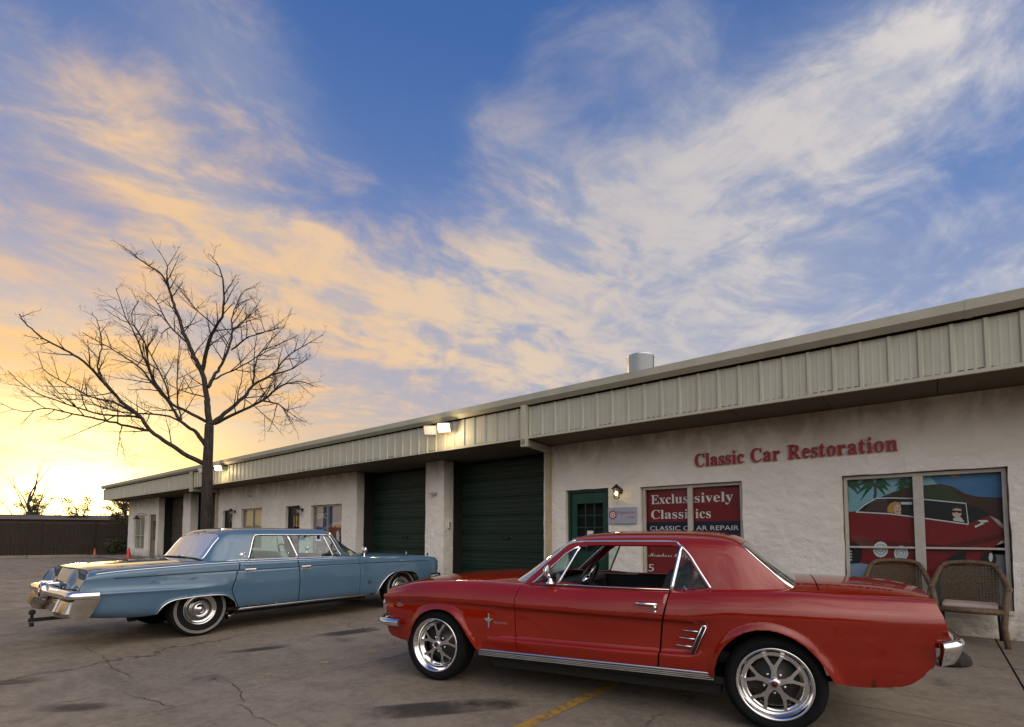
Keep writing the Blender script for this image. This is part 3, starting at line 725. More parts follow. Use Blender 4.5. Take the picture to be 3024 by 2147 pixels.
MURAL = [('sky_pale',[(1.441,2.303),(-0.34,2.191),(-0.312,1.46),(1.466,1.483)]),('sky_deep',[(0.456,2.258),(-0.34,2.191),(-0.322,1.713),(0.095,1.829),(0.335,1.925),(0.435,2.084)]),('orange',[(0.129,2.122),(0.132,2.106),(0.142,2.091),(0.156,2.08),(0.174,2.074),(0.194,2.073),(0.214,2.077),(0.231,2.086),(0.245,2.099),(0.254,2.114),(0.256,2.131),(0.252,2.148),(0.243,2.162),(0.228,2.173),(0.21,2.179),(0.19,2.18),(0.171,2.176),(0.153,2.167),(0.14,2.154),(0.131,2.138)]),('hill',[(1.095,1.794),(0.886,1.893),(0.713,1.963),(0.52,1.978),(0.333,1.987),(0.205,1.943),(0.095,1.845),(-0.015,1.804),(-0.124,1.786),(-0.324,1.777),(-0.309,1.396),(1.107,1.407)]),('olive',[(0.691,1.778),(0.604,1.918),(0.48,1.958),(0.333,1.972),(0.232,1.899),(0.134,1.797),(0.112,1.713),(0.693,1.717)]),('trunk',[(1.066,1.817),(1.051,1.909),(1.054,2.011),(1.086,2.01),(1.083,1.912),(1.098,1.825)]),('trunk',[(1.399,1.808),(1.404,1.966),(1.432,1.965),(1.427,1.806)]),('leaf',[(1.072,2.034),(1.196,2.108),(1.305,1.999),(1.198,2.037),(1.073,2.018)]),('leaf',[(1.072,2.034),(1.141,2.151),(1.203,2.087),(1.143,2.08),(1.073,2.018)]),('leaf',[(1.072,2.034),(1.107,2.177),(1.141,2.123),(1.109,2.107),(1.073,2.018)]),('leaf',[(1.072,2.034),(1.02,2.182),(0.984,2.12),(1.022,2.111),(1.073,2.018)]),('leaf',[(1.072,2.034),(1.001,2.133),(0.949,2.064),(1.004,2.063),(1.073,2.018)]),('leaf',[(1.072,2.034),(0.961,2.089),(0.877,1.981),(0.964,2.019),(1.073,2.018)]),('leaf',[(1.072,2.034),(0.975,2.043),(0.901,1.92),(0.977,1.973),(1.073,2.018)]),('leaf',[(1.072,2.034),(1.194,2.036),(1.3,1.887),(1.196,1.965),(1.073,2.018)]),('leaf',[(1.072,2.034),(1.172,1.975),(1.259,1.782),(1.174,1.904),(1.073,2.018)]),('leaf',[(1.072,2.034),(0.997,1.994),(0.941,1.84),(1.0,1.924),(1.073,2.018)]),('leaf',[(1.401,2.054),(1.506,2.136),(1.597,2.053),(1.507,2.075),(1.402,2.037)]),('leaf',[(1.401,2.054),(1.468,2.14),(1.527,2.081),(1.47,2.079),(1.402,2.037)]),('leaf',[(1.401,2.054),(1.428,2.187),(1.454,2.14),(1.429,2.126),(1.402,2.037)]),('leaf',[(1.401,2.054),(1.362,2.165),(1.334,2.115),(1.363,2.105),(1.402,2.037)]),('leaf',[(1.401,2.054),(1.318,2.142),(1.256,2.071),(1.32,2.082),(1.402,2.037)]),('leaf',[(1.401,2.054),(1.313,2.103),(1.246,2.018),(1.315,2.043),(1.402,2.037)]),('leaf',[(1.401,2.054),(1.302,2.065),(1.227,1.953),(1.304,2.005),(1.402,2.037)]),('leaf',[(1.401,2.054),(1.518,2.06),(1.62,1.929),(1.52,1.999),(1.402,2.037)]),('leaf',[(1.401,2.054),(1.488,2.024),(1.564,1.882),(1.49,1.963),(1.402,2.037)]),('leaf',[(1.401,2.054),(1.324,2.02),(1.265,1.884),(1.326,1.96),(1.402,2.037)]),('leaf',[(0.697,2.011),(0.774,2.061),(0.842,1.99),(0.776,2.011),(0.698,1.995)]),('leaf',[(0.697,2.011),(0.755,2.095),(0.807,2.044),(0.757,2.045),(0.698,1.995)]),('leaf',[(0.697,2.011),(0.716,2.102),(0.736,2.066),(0.718,2.052),(0.698,1.995)]),('leaf',[(0.697,2.011),(0.672,2.121),(0.656,2.08),(0.674,2.071),(0.698,1.995)]),('leaf',[(0.697,2.011),(0.643,2.082),(0.603,2.03),(0.645,2.033),(0.698,1.995)]),('leaf',[(0.697,2.011),(0.62,2.046),(0.56,1.967),(0.621,1.997),(0.698,1.995)]),('leaf',[(0.697,2.011),(0.619,2.013),(0.559,1.914),(0.621,1.963),(0.698,1.995)]),('leaf',[(0.697,2.011),(0.767,2.018),(0.828,1.928),(0.769,1.967),(0.698,1.995)]),('leaf',[(0.697,2.011),(0.769,1.976),(0.832,1.845),(0.771,1.926),(0.698,1.995)]),('leaf',[(0.697,2.011),(0.629,1.974),(0.576,1.846),(0.63,1.924),(0.698,1.995)]),('ground',[(1.48,1.002),(-0.296,1.048),(-0.267,0.294),(1.506,0.119)]),('pale',[(1.475,0.891),(1.184,0.866),(1.265,0.682),(1.483,0.634)]),('red',[(1.461,1.632),(1.312,1.643),(0.63,1.559),(0.522,1.531),(0.072,1.445),(-0.127,1.551),(-0.196,1.493),(-0.307,1.333),(-0.301,1.191),(-0.184,1.165),(-0.121,1.06),(-0.045,0.961),(0.129,0.914),(0.32,0.89),(0.39,0.729),(0.55,0.72),(0.655,0.809),(1.259,0.881),(1.3,1.043),(1.478,1.085)]),('darkred',[(1.472,1.261),(0.656,1.179),(0.31,1.166),(-0.068,1.268),(-0.307,1.333),(-0.304,1.27),(-0.065,1.188),(0.314,1.066),(0.659,1.092),(1.475,1.168)]),('black',[(1.313,1.628),(1.21,1.726),(1.064,1.816),(0.888,1.82),(0.621,1.798),(0.513,1.783),(0.087,1.709),(-0.082,1.625),(-0.133,1.551),(0.072,1.445),(0.522,1.531),(0.63,1.555)]),('white',[(1.308,1.622),(1.206,1.719),(1.063,1.812),(0.889,1.812),(0.622,1.793),(0.09,1.706),(0.078,1.439),(0.067,1.441),(0.084,1.719),(0.621,1.809),(0.888,1.828),(1.066,1.828),(1.214,1.733),(1.317,1.635)]),('white',[(1.313,1.623),(0.925,1.588),(0.631,1.536),(0.073,1.429),(0.071,1.445),(0.629,1.553),(0.924,1.606),(1.312,1.641)]),('brownglass',[(1.212,1.653),(1.095,1.794),(0.932,1.8),(0.924,1.618)]),('cream',[(-0.139,1.543),(-0.22,1.493),(-0.286,1.396),(-0.284,1.349),(-0.217,1.429)]),('hair',[(0.931,1.618),(0.937,1.672),(0.905,1.739),(0.847,1.767),(0.791,1.752),(0.775,1.702),(0.835,1.713),(0.858,1.652),(0.867,1.603)]),('skin',[(0.777,1.658),(0.779,1.638),(0.786,1.619),(0.796,1.605),(0.808,1.596),(0.821,1.593),(0.834,1.596),(0.846,1.606),(0.855,1.621),(0.861,1.64),(0.862,1.661),(0.859,1.682),(0.852,1.7),(0.843,1.715),(0.83,1.724),(0.817,1.727),(0.804,1.723),(0.792,1.713),(0.783,1.698),(0.778,1.679)]),('skin',[(0.852,1.616),(0.781,1.615),(0.782,1.576),(0.86,1.59)]),('lips',[(0.808,1.626),(0.808,1.623),(0.81,1.621),(0.813,1.619),(0.817,1.618),(0.821,1.617),(0.825,1.618),(0.828,1.619),(0.831,1.621),(0.833,1.624),(0.833,1.626),(0.832,1.629),(0.83,1.632),(0.828,1.633),(0.824,1.635),(0.82,1.635),(0.816,1.634),(0.813,1.633),(0.81,1.631),(0.808,1.629)]),('black',[(0.829,1.676),(0.83,1.672),(0.834,1.669),(0.838,1.669),(0.842,1.672),(0.843,1.676),(0.841,1.68),(0.838,1.683),(0.833,1.683),(0.83,1.68)]),('black',[(0.795,1.675),(0.796,1.671),(0.8,1.668),(0.804,1.668),(0.808,1.671),(0.809,1.675),(0.807,1.679),(0.804,1.682),(0.799,1.682),(0.796,1.679)]),('white',[(0.779,1.755),(0.651,1.754),(0.652,1.715),(0.777,1.725)]),('skin',[(0.134,1.598),(0.137,1.573),(0.145,1.551),(0.156,1.534),(0.17,1.523),(0.185,1.519),(0.199,1.524),(0.212,1.535),(0.223,1.553),(0.229,1.576),(0.23,1.6),(0.227,1.625),(0.219,1.647),(0.208,1.665),(0.194,1.676),(0.179,1.679),(0.164,1.675),(0.151,1.663),(0.141,1.645),(0.135,1.623)]),('darkhair',[(0.235,1.634),(0.227,1.681),(0.176,1.699),(0.132,1.677),(0.115,1.622),(0.142,1.64),(0.184,1.653)]),('black',[(0.236,1.626),(0.131,1.614),(0.139,1.585),(0.172,1.587),(0.184,1.606),(0.2,1.59),(0.23,1.597)]),('shirt',[(0.227,1.517),(0.144,1.532),(0.109,1.465),(0.221,1.487)]),('white',[(-0.016,1.488),(-0.113,1.49),(-0.126,1.467),(-0.063,1.453),(-0.087,1.446),(0.006,1.39),(0.014,1.412),(-0.057,1.455)]),('white',[(0.944,1.09),(0.947,1.065),(0.954,1.042),(0.965,1.02),(0.98,1.002),(0.997,0.988),(1.015,0.98),(1.035,0.976),(1.054,0.979),(1.073,0.986),(1.089,0.999),(1.103,1.017),(1.113,1.038),(1.119,1.062),(1.12,1.087),(1.117,1.112),(1.11,1.136),(1.098,1.157),(1.084,1.175),(1.066,1.189),(1.047,1.198),(1.028,1.201),(1.008,1.198),(0.99,1.19),(0.974,1.177),(0.961,1.159),(0.951,1.138),(0.945,1.115)]),('grey',[(0.968,1.09),(0.97,1.072),(0.976,1.055),(0.984,1.039),(0.994,1.026),(1.006,1.016),(1.02,1.01),(1.034,1.008),(1.048,1.009),(1.061,1.015),(1.073,1.024),(1.083,1.037),(1.09,1.052),(1.094,1.069),(1.095,1.087),(1.093,1.105),(1.088,1.123),(1.08,1.138),(1.069,1.151),(1.057,1.161),(1.043,1.167),(1.029,1.169),(1.015,1.167),(1.002,1.162),(0.99,1.152),(0.98,1.14),(0.973,1.124),(0.969,1.108)]),('white',[(0.977,1.089),(0.979,1.074),(0.983,1.059),(0.99,1.046),(0.999,1.035),(1.01,1.026),(1.021,1.021),(1.034,1.019),(1.046,1.02),(1.057,1.025),(1.067,1.033),(1.076,1.044),(1.082,1.057),(1.085,1.072),(1.086,1.087),(1.084,1.103),(1.08,1.118),(1.073,1.131),(1.064,1.142),(1.053,1.151),(1.041,1.156),(1.029,1.158),(1.017,1.156),(1.006,1.151),(0.996,1.143),(0.987,1.132),(0.981,1.119),(0.978,1.105)]),('grey',[(0.998,1.089),(0.999,1.08),(1.002,1.071),(1.006,1.062),(1.012,1.056),(1.018,1.05),(1.025,1.047),(1.033,1.046),(1.04,1.047),(1.047,1.05),(1.053,1.055),(1.058,1.061),(1.062,1.069),(1.064,1.078),(1.065,1.088),(1.064,1.097),(1.061,1.106),(1.057,1.115),(1.051,1.121),(1.045,1.127),(1.037,1.13),(1.03,1.131),(1.023,1.13),(1.016,1.127),(1.009,1.122),(1.004,1.115),(1.001,1.107),(0.999,1.099)]),('white',[(1.007,1.089),(1.008,1.082),(1.01,1.075),(1.013,1.069),(1.017,1.064),(1.022,1.06),(1.027,1.058),(1.032,1.057),(1.038,1.058),(1.043,1.06),(1.048,1.064),(1.051,1.068),(1.054,1.074),(1.056,1.081),(1.056,1.088),(1.055,1.095),(1.053,1.102),(1.05,1.108),(1.046,1.113),(1.041,1.117),(1.036,1.119),(1.03,1.12),(1.025,1.119),(1.02,1.117),(1.015,1.113),(1.011,1.108),(1.009,1.102),(1.007,1.096)]),('white',[(0.718,1.043),(0.72,1.02),(0.727,0.997),(0.737,0.978),(0.75,0.961),(0.766,0.948),(0.783,0.94),(0.801,0.936),(0.819,0.938),(0.835,0.946),(0.85,0.958),(0.863,0.974),(0.872,0.993),(0.877,1.015),(0.878,1.039),(0.875,1.062),(0.869,1.085),(0.858,1.105),(0.845,1.122),(0.829,1.134),(0.812,1.142),(0.794,1.145),(0.776,1.143),(0.759,1.135),(0.745,1.123),(0.733,1.107),(0.724,1.087),(0.719,1.066)]),('grey',[(0.74,1.042),(0.742,1.025),(0.746,1.01),(0.754,0.995),(0.763,0.983),(0.774,0.974),(0.787,0.968),(0.8,0.966),(0.813,0.967),(0.825,0.972),(0.835,0.981),(0.844,0.993),(0.851,1.007),(0.854,1.023),(0.855,1.039),(0.853,1.056),(0.849,1.072),(0.841,1.087),(0.831,1.099),(0.82,1.108),(0.808,1.114),(0.795,1.116),(0.782,1.114),(0.77,1.109),(0.759,1.1),(0.751,1.089),(0.744,1.074),(0.741,1.059)]),('white',[(0.748,1.042),(0.749,1.028),(0.754,1.014),(0.76,1.001),(0.768,0.991),(0.778,0.983),(0.788,0.978),(0.799,0.976),(0.81,0.977),(0.821,0.982),(0.83,0.989),(0.838,0.999),(0.843,1.011),(0.846,1.025),(0.847,1.04),(0.846,1.054),(0.841,1.068),(0.835,1.08),(0.827,1.091),(0.817,1.099),(0.806,1.104),(0.795,1.105),(0.784,1.104),(0.774,1.099),(0.765,1.092),(0.757,1.082),(0.752,1.07),(0.748,1.056)]),('grey',[(0.767,1.041),(0.768,1.033),(0.77,1.024),(0.774,1.017),(0.779,1.01),(0.785,1.005),(0.792,1.002),(0.799,1.001),(0.805,1.002),(0.812,1.005),(0.817,1.009),(0.822,1.015),(0.825,1.023),(0.827,1.031),(0.828,1.04),(0.827,1.049),(0.824,1.057),(0.82,1.065),(0.815,1.071),(0.809,1.076),(0.803,1.079),(0.796,1.08),(0.789,1.08),(0.783,1.077),(0.777,1.072),(0.773,1.066),(0.769,1.059),(0.767,1.05)]),('white',[(0.775,1.041),(0.776,1.035),(0.777,1.029),(0.78,1.023),(0.784,1.018),(0.788,1.015),(0.793,1.012),(0.798,1.011),(0.803,1.012),(0.808,1.014),(0.812,1.018),(0.815,1.022),(0.818,1.028),(0.819,1.034),(0.82,1.04),(0.819,1.047),(0.817,1.053),(0.814,1.059),(0.811,1.063),(0.806,1.067),(0.801,1.069),(0.796,1.07),(0.791,1.069),(0.787,1.067),(0.782,1.064),(0.779,1.059),(0.777,1.054),(0.775,1.048)]),('black',[(1.467,1.168),(1.357,1.185),(1.269,1.144),(1.257,1.044),(1.271,0.895),(1.476,0.873)]),('white',[(1.467,1.067),(1.376,1.063),(1.377,1.047),(1.468,1.05)]),('white',[(1.468,1.024),(1.378,1.021),(1.378,1.005),(1.469,1.008)]),('white',[(1.47,0.982),(1.379,0.979),(1.379,0.963),(1.47,0.965)]),('white',[(1.471,0.94),(1.38,0.937),(1.381,0.92),(1.471,0.923)]),('black',[(0.332,0.898),(0.277,1.0),(0.186,1.069),(0.11,1.079),(0.129,0.906)]),('black',[(-0.183,0.99),(-0.178,0.962),(-0.168,0.938),(-0.151,0.918),(-0.131,0.904),(-0.108,0.899),(-0.086,0.903),(-0.067,0.914),(-0.052,0.933),(-0.042,0.958),(-0.04,0.985),(-0.044,1.013),(-0.055,1.038),(-0.072,1.058),(-0.093,1.071),(-0.115,1.076),(-0.137,1.072),(-0.156,1.06),(-0.171,1.041),(-0.181,1.017)]),('white',[(-0.147,1.012),(-0.146,0.995),(-0.142,0.979),(-0.138,0.966),(-0.132,0.957),(-0.126,0.954),(-0.12,0.957),(-0.115,0.965),(-0.112,0.978),(-0.109,0.994),(-0.109,1.011),(-0.111,1.029),(-0.114,1.045),(-0.119,1.058),(-0.124,1.067),(-0.13,1.07),(-0.136,1.067),(-0.141,1.059),(-0.145,1.046),(-0.147,1.03)]),('cream',[(-0.184,1.165),(-0.279,1.206),(-0.28,1.238),(-0.227,1.218)])]
# ------------------------------------------------------------------ window prints, doors
PRINT = {'sky_pale': (.22, .42, .52), 'sky_deep': (.05, .17, .36), 'orange': (.55, .28, .04), 'hill': (.055, .022, .014), 'olive': (.035, .05, .016), 'trunk': (.05, .04, .06),
         'leaf': (.010, .075, .022), 'ground': (.22, .23, .24), 'pale': (.25, .33, .48), 'red': (.20, .006, .010), 'darkred': (.10, .004, .006), 'black': (.010, .008, .010),
         'white': (.62, .64, .66), 'brownglass': (.06, .035, .03), 'cream': (.50, .44, .40), 'hair': (.50, .26, .05), 'skin': (.62, .42, .33), 'lips': (.4, .02, .02),
         'darkhair': (.03, .02, .02), 'shirt': (.55, .55, .55), 'grey': (.20, .26, .32)}
PM = {k_: flat('print_' + k_, v_, .4) for k_, v_ in PRINT.items()}
def prints(name, shapes, parent, n, clip=None):
    """flat print behind a pane: coloured shapes, each a hair in front of the one before"""
    keys = sorted({m for m, p in shapes}); mb = MB()
    for i, (m, p) in enumerate(shapes):
        mb.mat(keys.index(m))
        if clip: p = [(min(max(q[0], clip[0]), clip[1]), min(max(q[1], clip[2]), clip[3])) for q in p]
        mb.add([(q[0], n + .0006 * i, q[1]) for q in p], [list(range(len(p)))])
    return mb.build(name, [PM[k_] for k_ in keys], parent)
# big mural window
w = window(W_BIG, ((.58, .115),), ((1.12, .028),), 'window filled with a painted mural of a red car and palm trees')
prints('mural', MURAL, w, -.165, (W_BIG[0] + .03, W_BIG[1] - .03, W_BIG[2] + .03, W_BIG[3] - .03))
# red poster window
w = window(W_RED, ((3.76, .085),), (), 'window with a red poster reading Exclusively Classics')
M_PRED = flat('poster_red', (.20, .008, .012), .4); M_PNAVY = flat('poster_navy', (.010, .012, .035), .4); M_PWHITE = flat('poster_white', (.72, .70, .68), .5)
k = MB(); k.box(2.89, 4.63, -.17, -.165, .41, 2.15); k.build('poster', M_PRED, w)
k = MB(); k.box(2.892, 4.628, -.165, -.163, 1.31, 1.525); k.build('poster_band', M_PNAVY, w)
k = MB()
text_on(k, serif('Exclus'), 4.53, 1.86, .70, -.162, .245)
text_on(k, serif('sively'), 3.71, 1.86, .66, -.162, .245)
text_on(k, serif('Classi'), 4.53, 1.585, .70, -.162, .24)
text_on(k, serif('ics'), 3.70, 1.585, .27, -.162, .24)
text_on(k, sansb('CLASSIC C'), 4.555, 1.372, .735, -.161, .115)
text_on(k, sansb('AR REPAIR'), 3.69, 1.372, .72, -.161, .115)
text_on(k, script('Members Only'), 4.60, .89, .76, -.162, .10)
text_on(k, serif('5'), 4.60, .615, .11, -.162, .19)
text_on(k, serif('8'), 3.38, .69, .12, -.162, .19)
k.build('poster_lettering', M_PWHITE, w)
# office window
w = window(W_OFF, ((15.50, .06),), (), 'office window with a blue sky and red hills print', M_ALU)
PM['osky'] = flat('print_office_sky', (.035, .08, .26), .4); PM['osky2'] = flat('print_office_sky_pale', (.16, .26, .50), .4); PM['ored'] = flat('print_office_hill', (.24, .05, .025), .5); PM['odk'] = flat('print_office_dark', (.07, .02, .02), .5)
PM['owht'] = flat('print_office_white', (.7, .72, .75), .5)
prints('office_print', [('osky', [(14.6, .48), (16.34, .48), (16.34, 2.2), (14.6, 2.2)]), ('osky2', [(16.34, 1.35), (15.8, 1.52), (15.3, 1.66), (14.6, 1.72), (14.6, 1.55), (16.34, 1.2)]),
    ('ored', [(16.34, 1.32), (15.9, 1.42), (15.5, 1.5), (15.2, 1.6), (14.9, 1.58), (14.6, 1.62), (14.6, .48), (16.34, .48)]), ('odk', [(16.34, 1.12), (15.7, 1.22), (15.3, 1.1), (14.6, 1.3), (14.6, .48), (16.34, .48)]),
    ('owht', [(15.05, .6), (15.12, 1.35), (15.02, 1.42), (14.95, 1.3), (14.9, .6)])], w, -.165)
k = MB(); text_on(k, sansb('OFFICE'), 16.24, 1.80, .66, -.158, .24); k.build('office_lettering', M_PWHITE, w)
# curtained window and the far window
def f_curtain(g, b):
    x, y, z = g.xyz(g.coord('Object'))
    s_ = ((x * 38).sin() * .5 + .5)
    g.put(b.inputs['Base Color'], g.mix(s_, (.30, .28, .20), (.52, .49, .40))); b.inputs['Roughness'].default_value = .9
M_CURT = mat('curtain_cloth', fn=f_curtain)
def curtain(u0, u1, z0, z1, parent, n=-.2):
    k = MB(); m_ = int((u1 - u0) / .03)
    rows = [[(u0 + (u1 - u0) * i / m_, n + .018 * math.sin(i * 1.35) + .006 * math.sin(i * .37), z) for i in range(m_ + 1)] for z in (z0, (z0 + z1) / 2, z1)]
    k.grid(rows); k.build('curtain', M_CURT, parent)
w = window(W_B, ((20.74, .06),), (), 'curtained window between two doors', M_ALU); curtain(W_B[0] + .04, W_B[1] - .04, W_B[2] + .04, W_B[3] - .04, w)
w = window(W_L, ((34.38, .06),), ((1.18, .05),), 'grey panelled window at the far end'); curtain(W_L[0] + .04, W_L[1] - .04, W_L[2] + .04, W_L[3] - .04, w)

def door(spec, m, label, lites=(3, 4), zl=(.95, 1.92), n=-.14, knob=True, sign=False):
    u0, u1, z0, z1 = spec
    d = link('door', None, bld); d['label'] = label
    k = MB(); t = .055
    k.box(u0 + .005, u0 + t, n - .06, n + .06, z0, z1 - .005); k.box(u1 - t, u1 - .005, n - .06, n + .06, z0, z1 - .005); k.box(u0 + t, u1 - t, n - .06, n + .06, z1 - t, z1 - .005)
    k.build('door_frame', m, d, bevel=.004)
    a, b, c_, e = u0 + t + .006, u1 - t - .006, z0 + .02, z1 - t - .006
    la, lb = a + .13, b - .13; lc, le = z0 + zl[0], z0 + zl[1]
    k = MB()
    k.box(a, la, n - .03, n + .02, c_, e); k.box(lb, b, n - .03, n + .02, c_, e); k.box(la, lb, n - .03, n + .02, le, e); k.box(la, lb, n - .03, n + .02, c_, lc)
    for i in range(1, lites[0]): u = la + (lb - la) * i / lites[0]; k.box(u - .009, u + .009, n - .015, n + .012, lc, le)
    for j in range(1, lites[1]):
        z = lc + (le - lc) * j / lites[1]
        for i in range(lites[0]):
            k.box(la + (lb - la) * i / lites[0] + .0095, la + (lb - la) * (i + 1) / lites[0] - .0095, n - .014, n + .011, z - .009, z + .009)
    if lc > .6: k.box(la + .05, lb - .05, n + .0205, n + .028, c_ + .14, lc - .14)
    k.build('leaf', m, d, bevel=.004)
    for i in range(lites[0]):
        for j in range(lites[1]):
            q = MB(); x0, x1 = la + (lb - la) * i / lites[0], la + (lb - la) * (i + 1) / lites[0]; y0, y1 = lc + (le - lc) * j / lites[1], lc + (le - lc) * (j + 1) / lites[1]
            q.add([(x0, n - .005, y0), (x1, n - .005, y0), (x1, n - .005, y1), (x0, n - .005, y1)], [(0, 1, 2, 3)]); q.build('pane', M_GLASS, d)
    if knob:
        k = MB(); k.lathe([(.0, .085), (.022, .08), (.03, .06), (.024, .04), (.012, .03), (.012, .0), (.03, .0)], 1, 14, (b - .06, n + .02, z0 + 1.0)); k.build('knob', M_CHROME, d)
    if sign:
        k = MB(); k.box((la + lb) / 2 - .08, (la + lb) / 2 + .06, n + .014, n + .018, lc + .32, lc + .42); k.build('notice', M_PWHITE, d)
    return d
door(D_GREEN, M_GREEN_DOOR, 'green entrance door with small glass panes', sign=True)
M_DKDOOR = mat('dark_door_paint', (.020, .022, .020), .5, fn=vary(.2, 6))
door(D_A, M_DKDOOR, 'dark door beside the downpipe behind the tree'); door(D_C, M_DKDOOR, 'dark glazed door beside the office window')
M_GREYDOOR = mat('weathered_grey_door', (.20, .17, .13), .8, fn=vary(.25, 6))
door(D_L, M_GREYDOOR, 'weathered dark door at the far end', (1, 2))
k = MB(); k.box(30.9, 36.4, .03, 1.5, 0, .10); k.build('entrance_step', M_CONC, bld, bevel=.02)

# ---- raised lettering over the windows
sg = empty('wall_lettering', BF @ T(3.62, .03, 2.47))
tag(sg, 'raised red serif letters Classic Car Restoration on the white wall', 'sign')
pen = 0.0; glyphs_ = []
for ch_ in SIGN:
    if ch_ == ' ': pen += .34; continue
    vs, fs = text_geo(serif(ch_), 1.0, .16); x0_ = min(v[0] for v in vs); x1_ = max(v[0] for v in vs)
    glyphs_.append((vs, fs, pen - x0_)); pen += x1_ - x0_ + .075
sc_ = 2.86 / pen
for vs, fs, off_ in glyphs_:
    k = MB(); k.add([(-(v[0] + off_) * sc_, v[2] * .2, v[1] * sc_ * 1.22) for v in vs], fs); k.build('letter', M_RED_SIGN, sg)
# ---- small sign with gear mark
sgn = empty('wall_sign', BF @ T(5.03, .02, 1.655))
tag(sgn, 'small grey sign with a red gear between the green door and red window', 'sign')
M_SIGNGREY = flat('sign_grey', (.34, .36, .43), .5)
k = MB(); k.box(-.30, .30, -.004, .012, -.155, .155); k.build('board', M_SIGNGREY, sgn)
gear = []
for i in range(40):
    r_ = .092 if (i % 4) in (0, 1) else .074
    a_ = 2 * math.pi * i / 40; gear.append((.195 + r_ * math.cos(a_), .015 + r_ * math.sin(a_)))
k = MB(); k.prism([(p[0], p[1]) for p in gear], 1, .0125, .015); k.build('gear_mark', M_RED_SIGN, sgn)
k = MB(); k.lathe([(.056, 0), (.046, .003), (.040, 0)], 1, 24, (.195, .0152, .015)); k.box(.16, .23, .0152, .0175, .008, .022); k.box(.188, .202, .0178, .0188, -.02, .05); k.build('gear_ring', M_PWHITE, sgn)
k = MB(); text_on(k, sansb('Enginestat'), .095, .035, .37, .0132, .068); k.build('sign_lettering', M_RED_SIGN, sgn)
k = MB(); text_on(k, sansb('.com'), -.10, -.05, .15, .0132, .068); k.build('sign_lettering', M_RED_SIGN, sgn)

# ------------------------------------------------------------------ lamps on the building
def emit(name, c, s):
    m = bpy.data.materials.new(name); m.use_nodes = True; g = G(m.node_tree)
    o = g.node('ShaderNodeOutputMaterial'); e = g.node('ShaderNodeEmission'); g.put(e.inputs[0], c); e.inputs[1].default_value = s
    g.nt.links.new(e.outputs[0], o.inputs[0]); return m
M_LIT = emit('lit_flood_lens', (1.0, .76, .44), 12.0); M_BULB = emit('lit_bulb', (1.0, .72, .30), 9.0)
M_LENS = mat('unlit_lens', (.55, .50, .52), .25)
M_LAMPGREY = mat('lamp_housing', (.40, .38, .36), .45, fn=vary(.1, 8))
def lamp_light(name, loc, energy, color, parent, r=.05):
    l = bpy.data.lights.new(name, 'POINT'); l.energy = energy; l.color = color; l.shadow_soft_size = r
    o = bpy.data.objects.new(name, l); COL.objects.link(o); o.parent = parent; o.location = loc
def flood_head(root, du, lit, yaw):
    hd = link('lamp_head', None, root, Matrix.Translation((du, .20, 0)) @ Matrix.Rotation(yaw, 4, 'Z') @ Matrix.Rotation(R(-30), 4, 'X') )
    k = MB(); k.box(-.12, .12, -.05, .03, -.085, .085)
    for i in range(5): k.box(-.10 + .045 * i, -.085 + .045 * i, -.085, -.0505, -.07, .07)
    k.box(-.135, .135, .031, .055, -.10, -.086); k.box(-.135, .135, .031, .055, .086, .10); k.box(-.135, -.121, .031, .055, -.086, .086); k.box(.121, .135, .031, .055, -.086, .086)
    k.build('housing', M_LAMPGREY, hd, bevel=.006)
    k = MB(); k.box(-.12, .12, .0305, .040, -.085, .085); k.build('lens', M_LIT if lit else M_LENS, hd)
def floodlight(u, z, lit, label, heads):
    f_ = empty('floodlight', BF @ T(u, 1.035, z)); tag(f_, label, 'floodlight', 'floodlights on the fascia')
    k = MB(); k.box(-.06, .06, .0, .06, -.06, .06); k.build('junction_box', M_LAMPGREY, f_, bevel=.006)
    for du, l_, yaw in heads:
        k = MB(); k.tube([(0, .05, 0), (du * .6, .10, .0), (du, .15, 0)], .014, 8); k.build('arm', M_LAMPGREY, f_)
        flood_head(f_, du, l_, yaw)
        if l_: lamp_light('flood_glow', (du, .36, -.10), FLOOD_W, (1.0, .74, .40), f_, .08)
FLOOD_W = 26.0
floodlight(8.90, 3.63, True, 'twin floodlight over the garage doors with one head lit', ((-.24, True, R(32)), (.22, False, R(38))))
floodlight(20.62, 3.70, True, 'lit floodlight on the fascia just right of the tree trunk', ((0, True, R(35)),))
floodlight(22.32, 3.72, False, 'unlit floodlight on the fascia behind the tree trunk', ((0, False, R(-30)),))

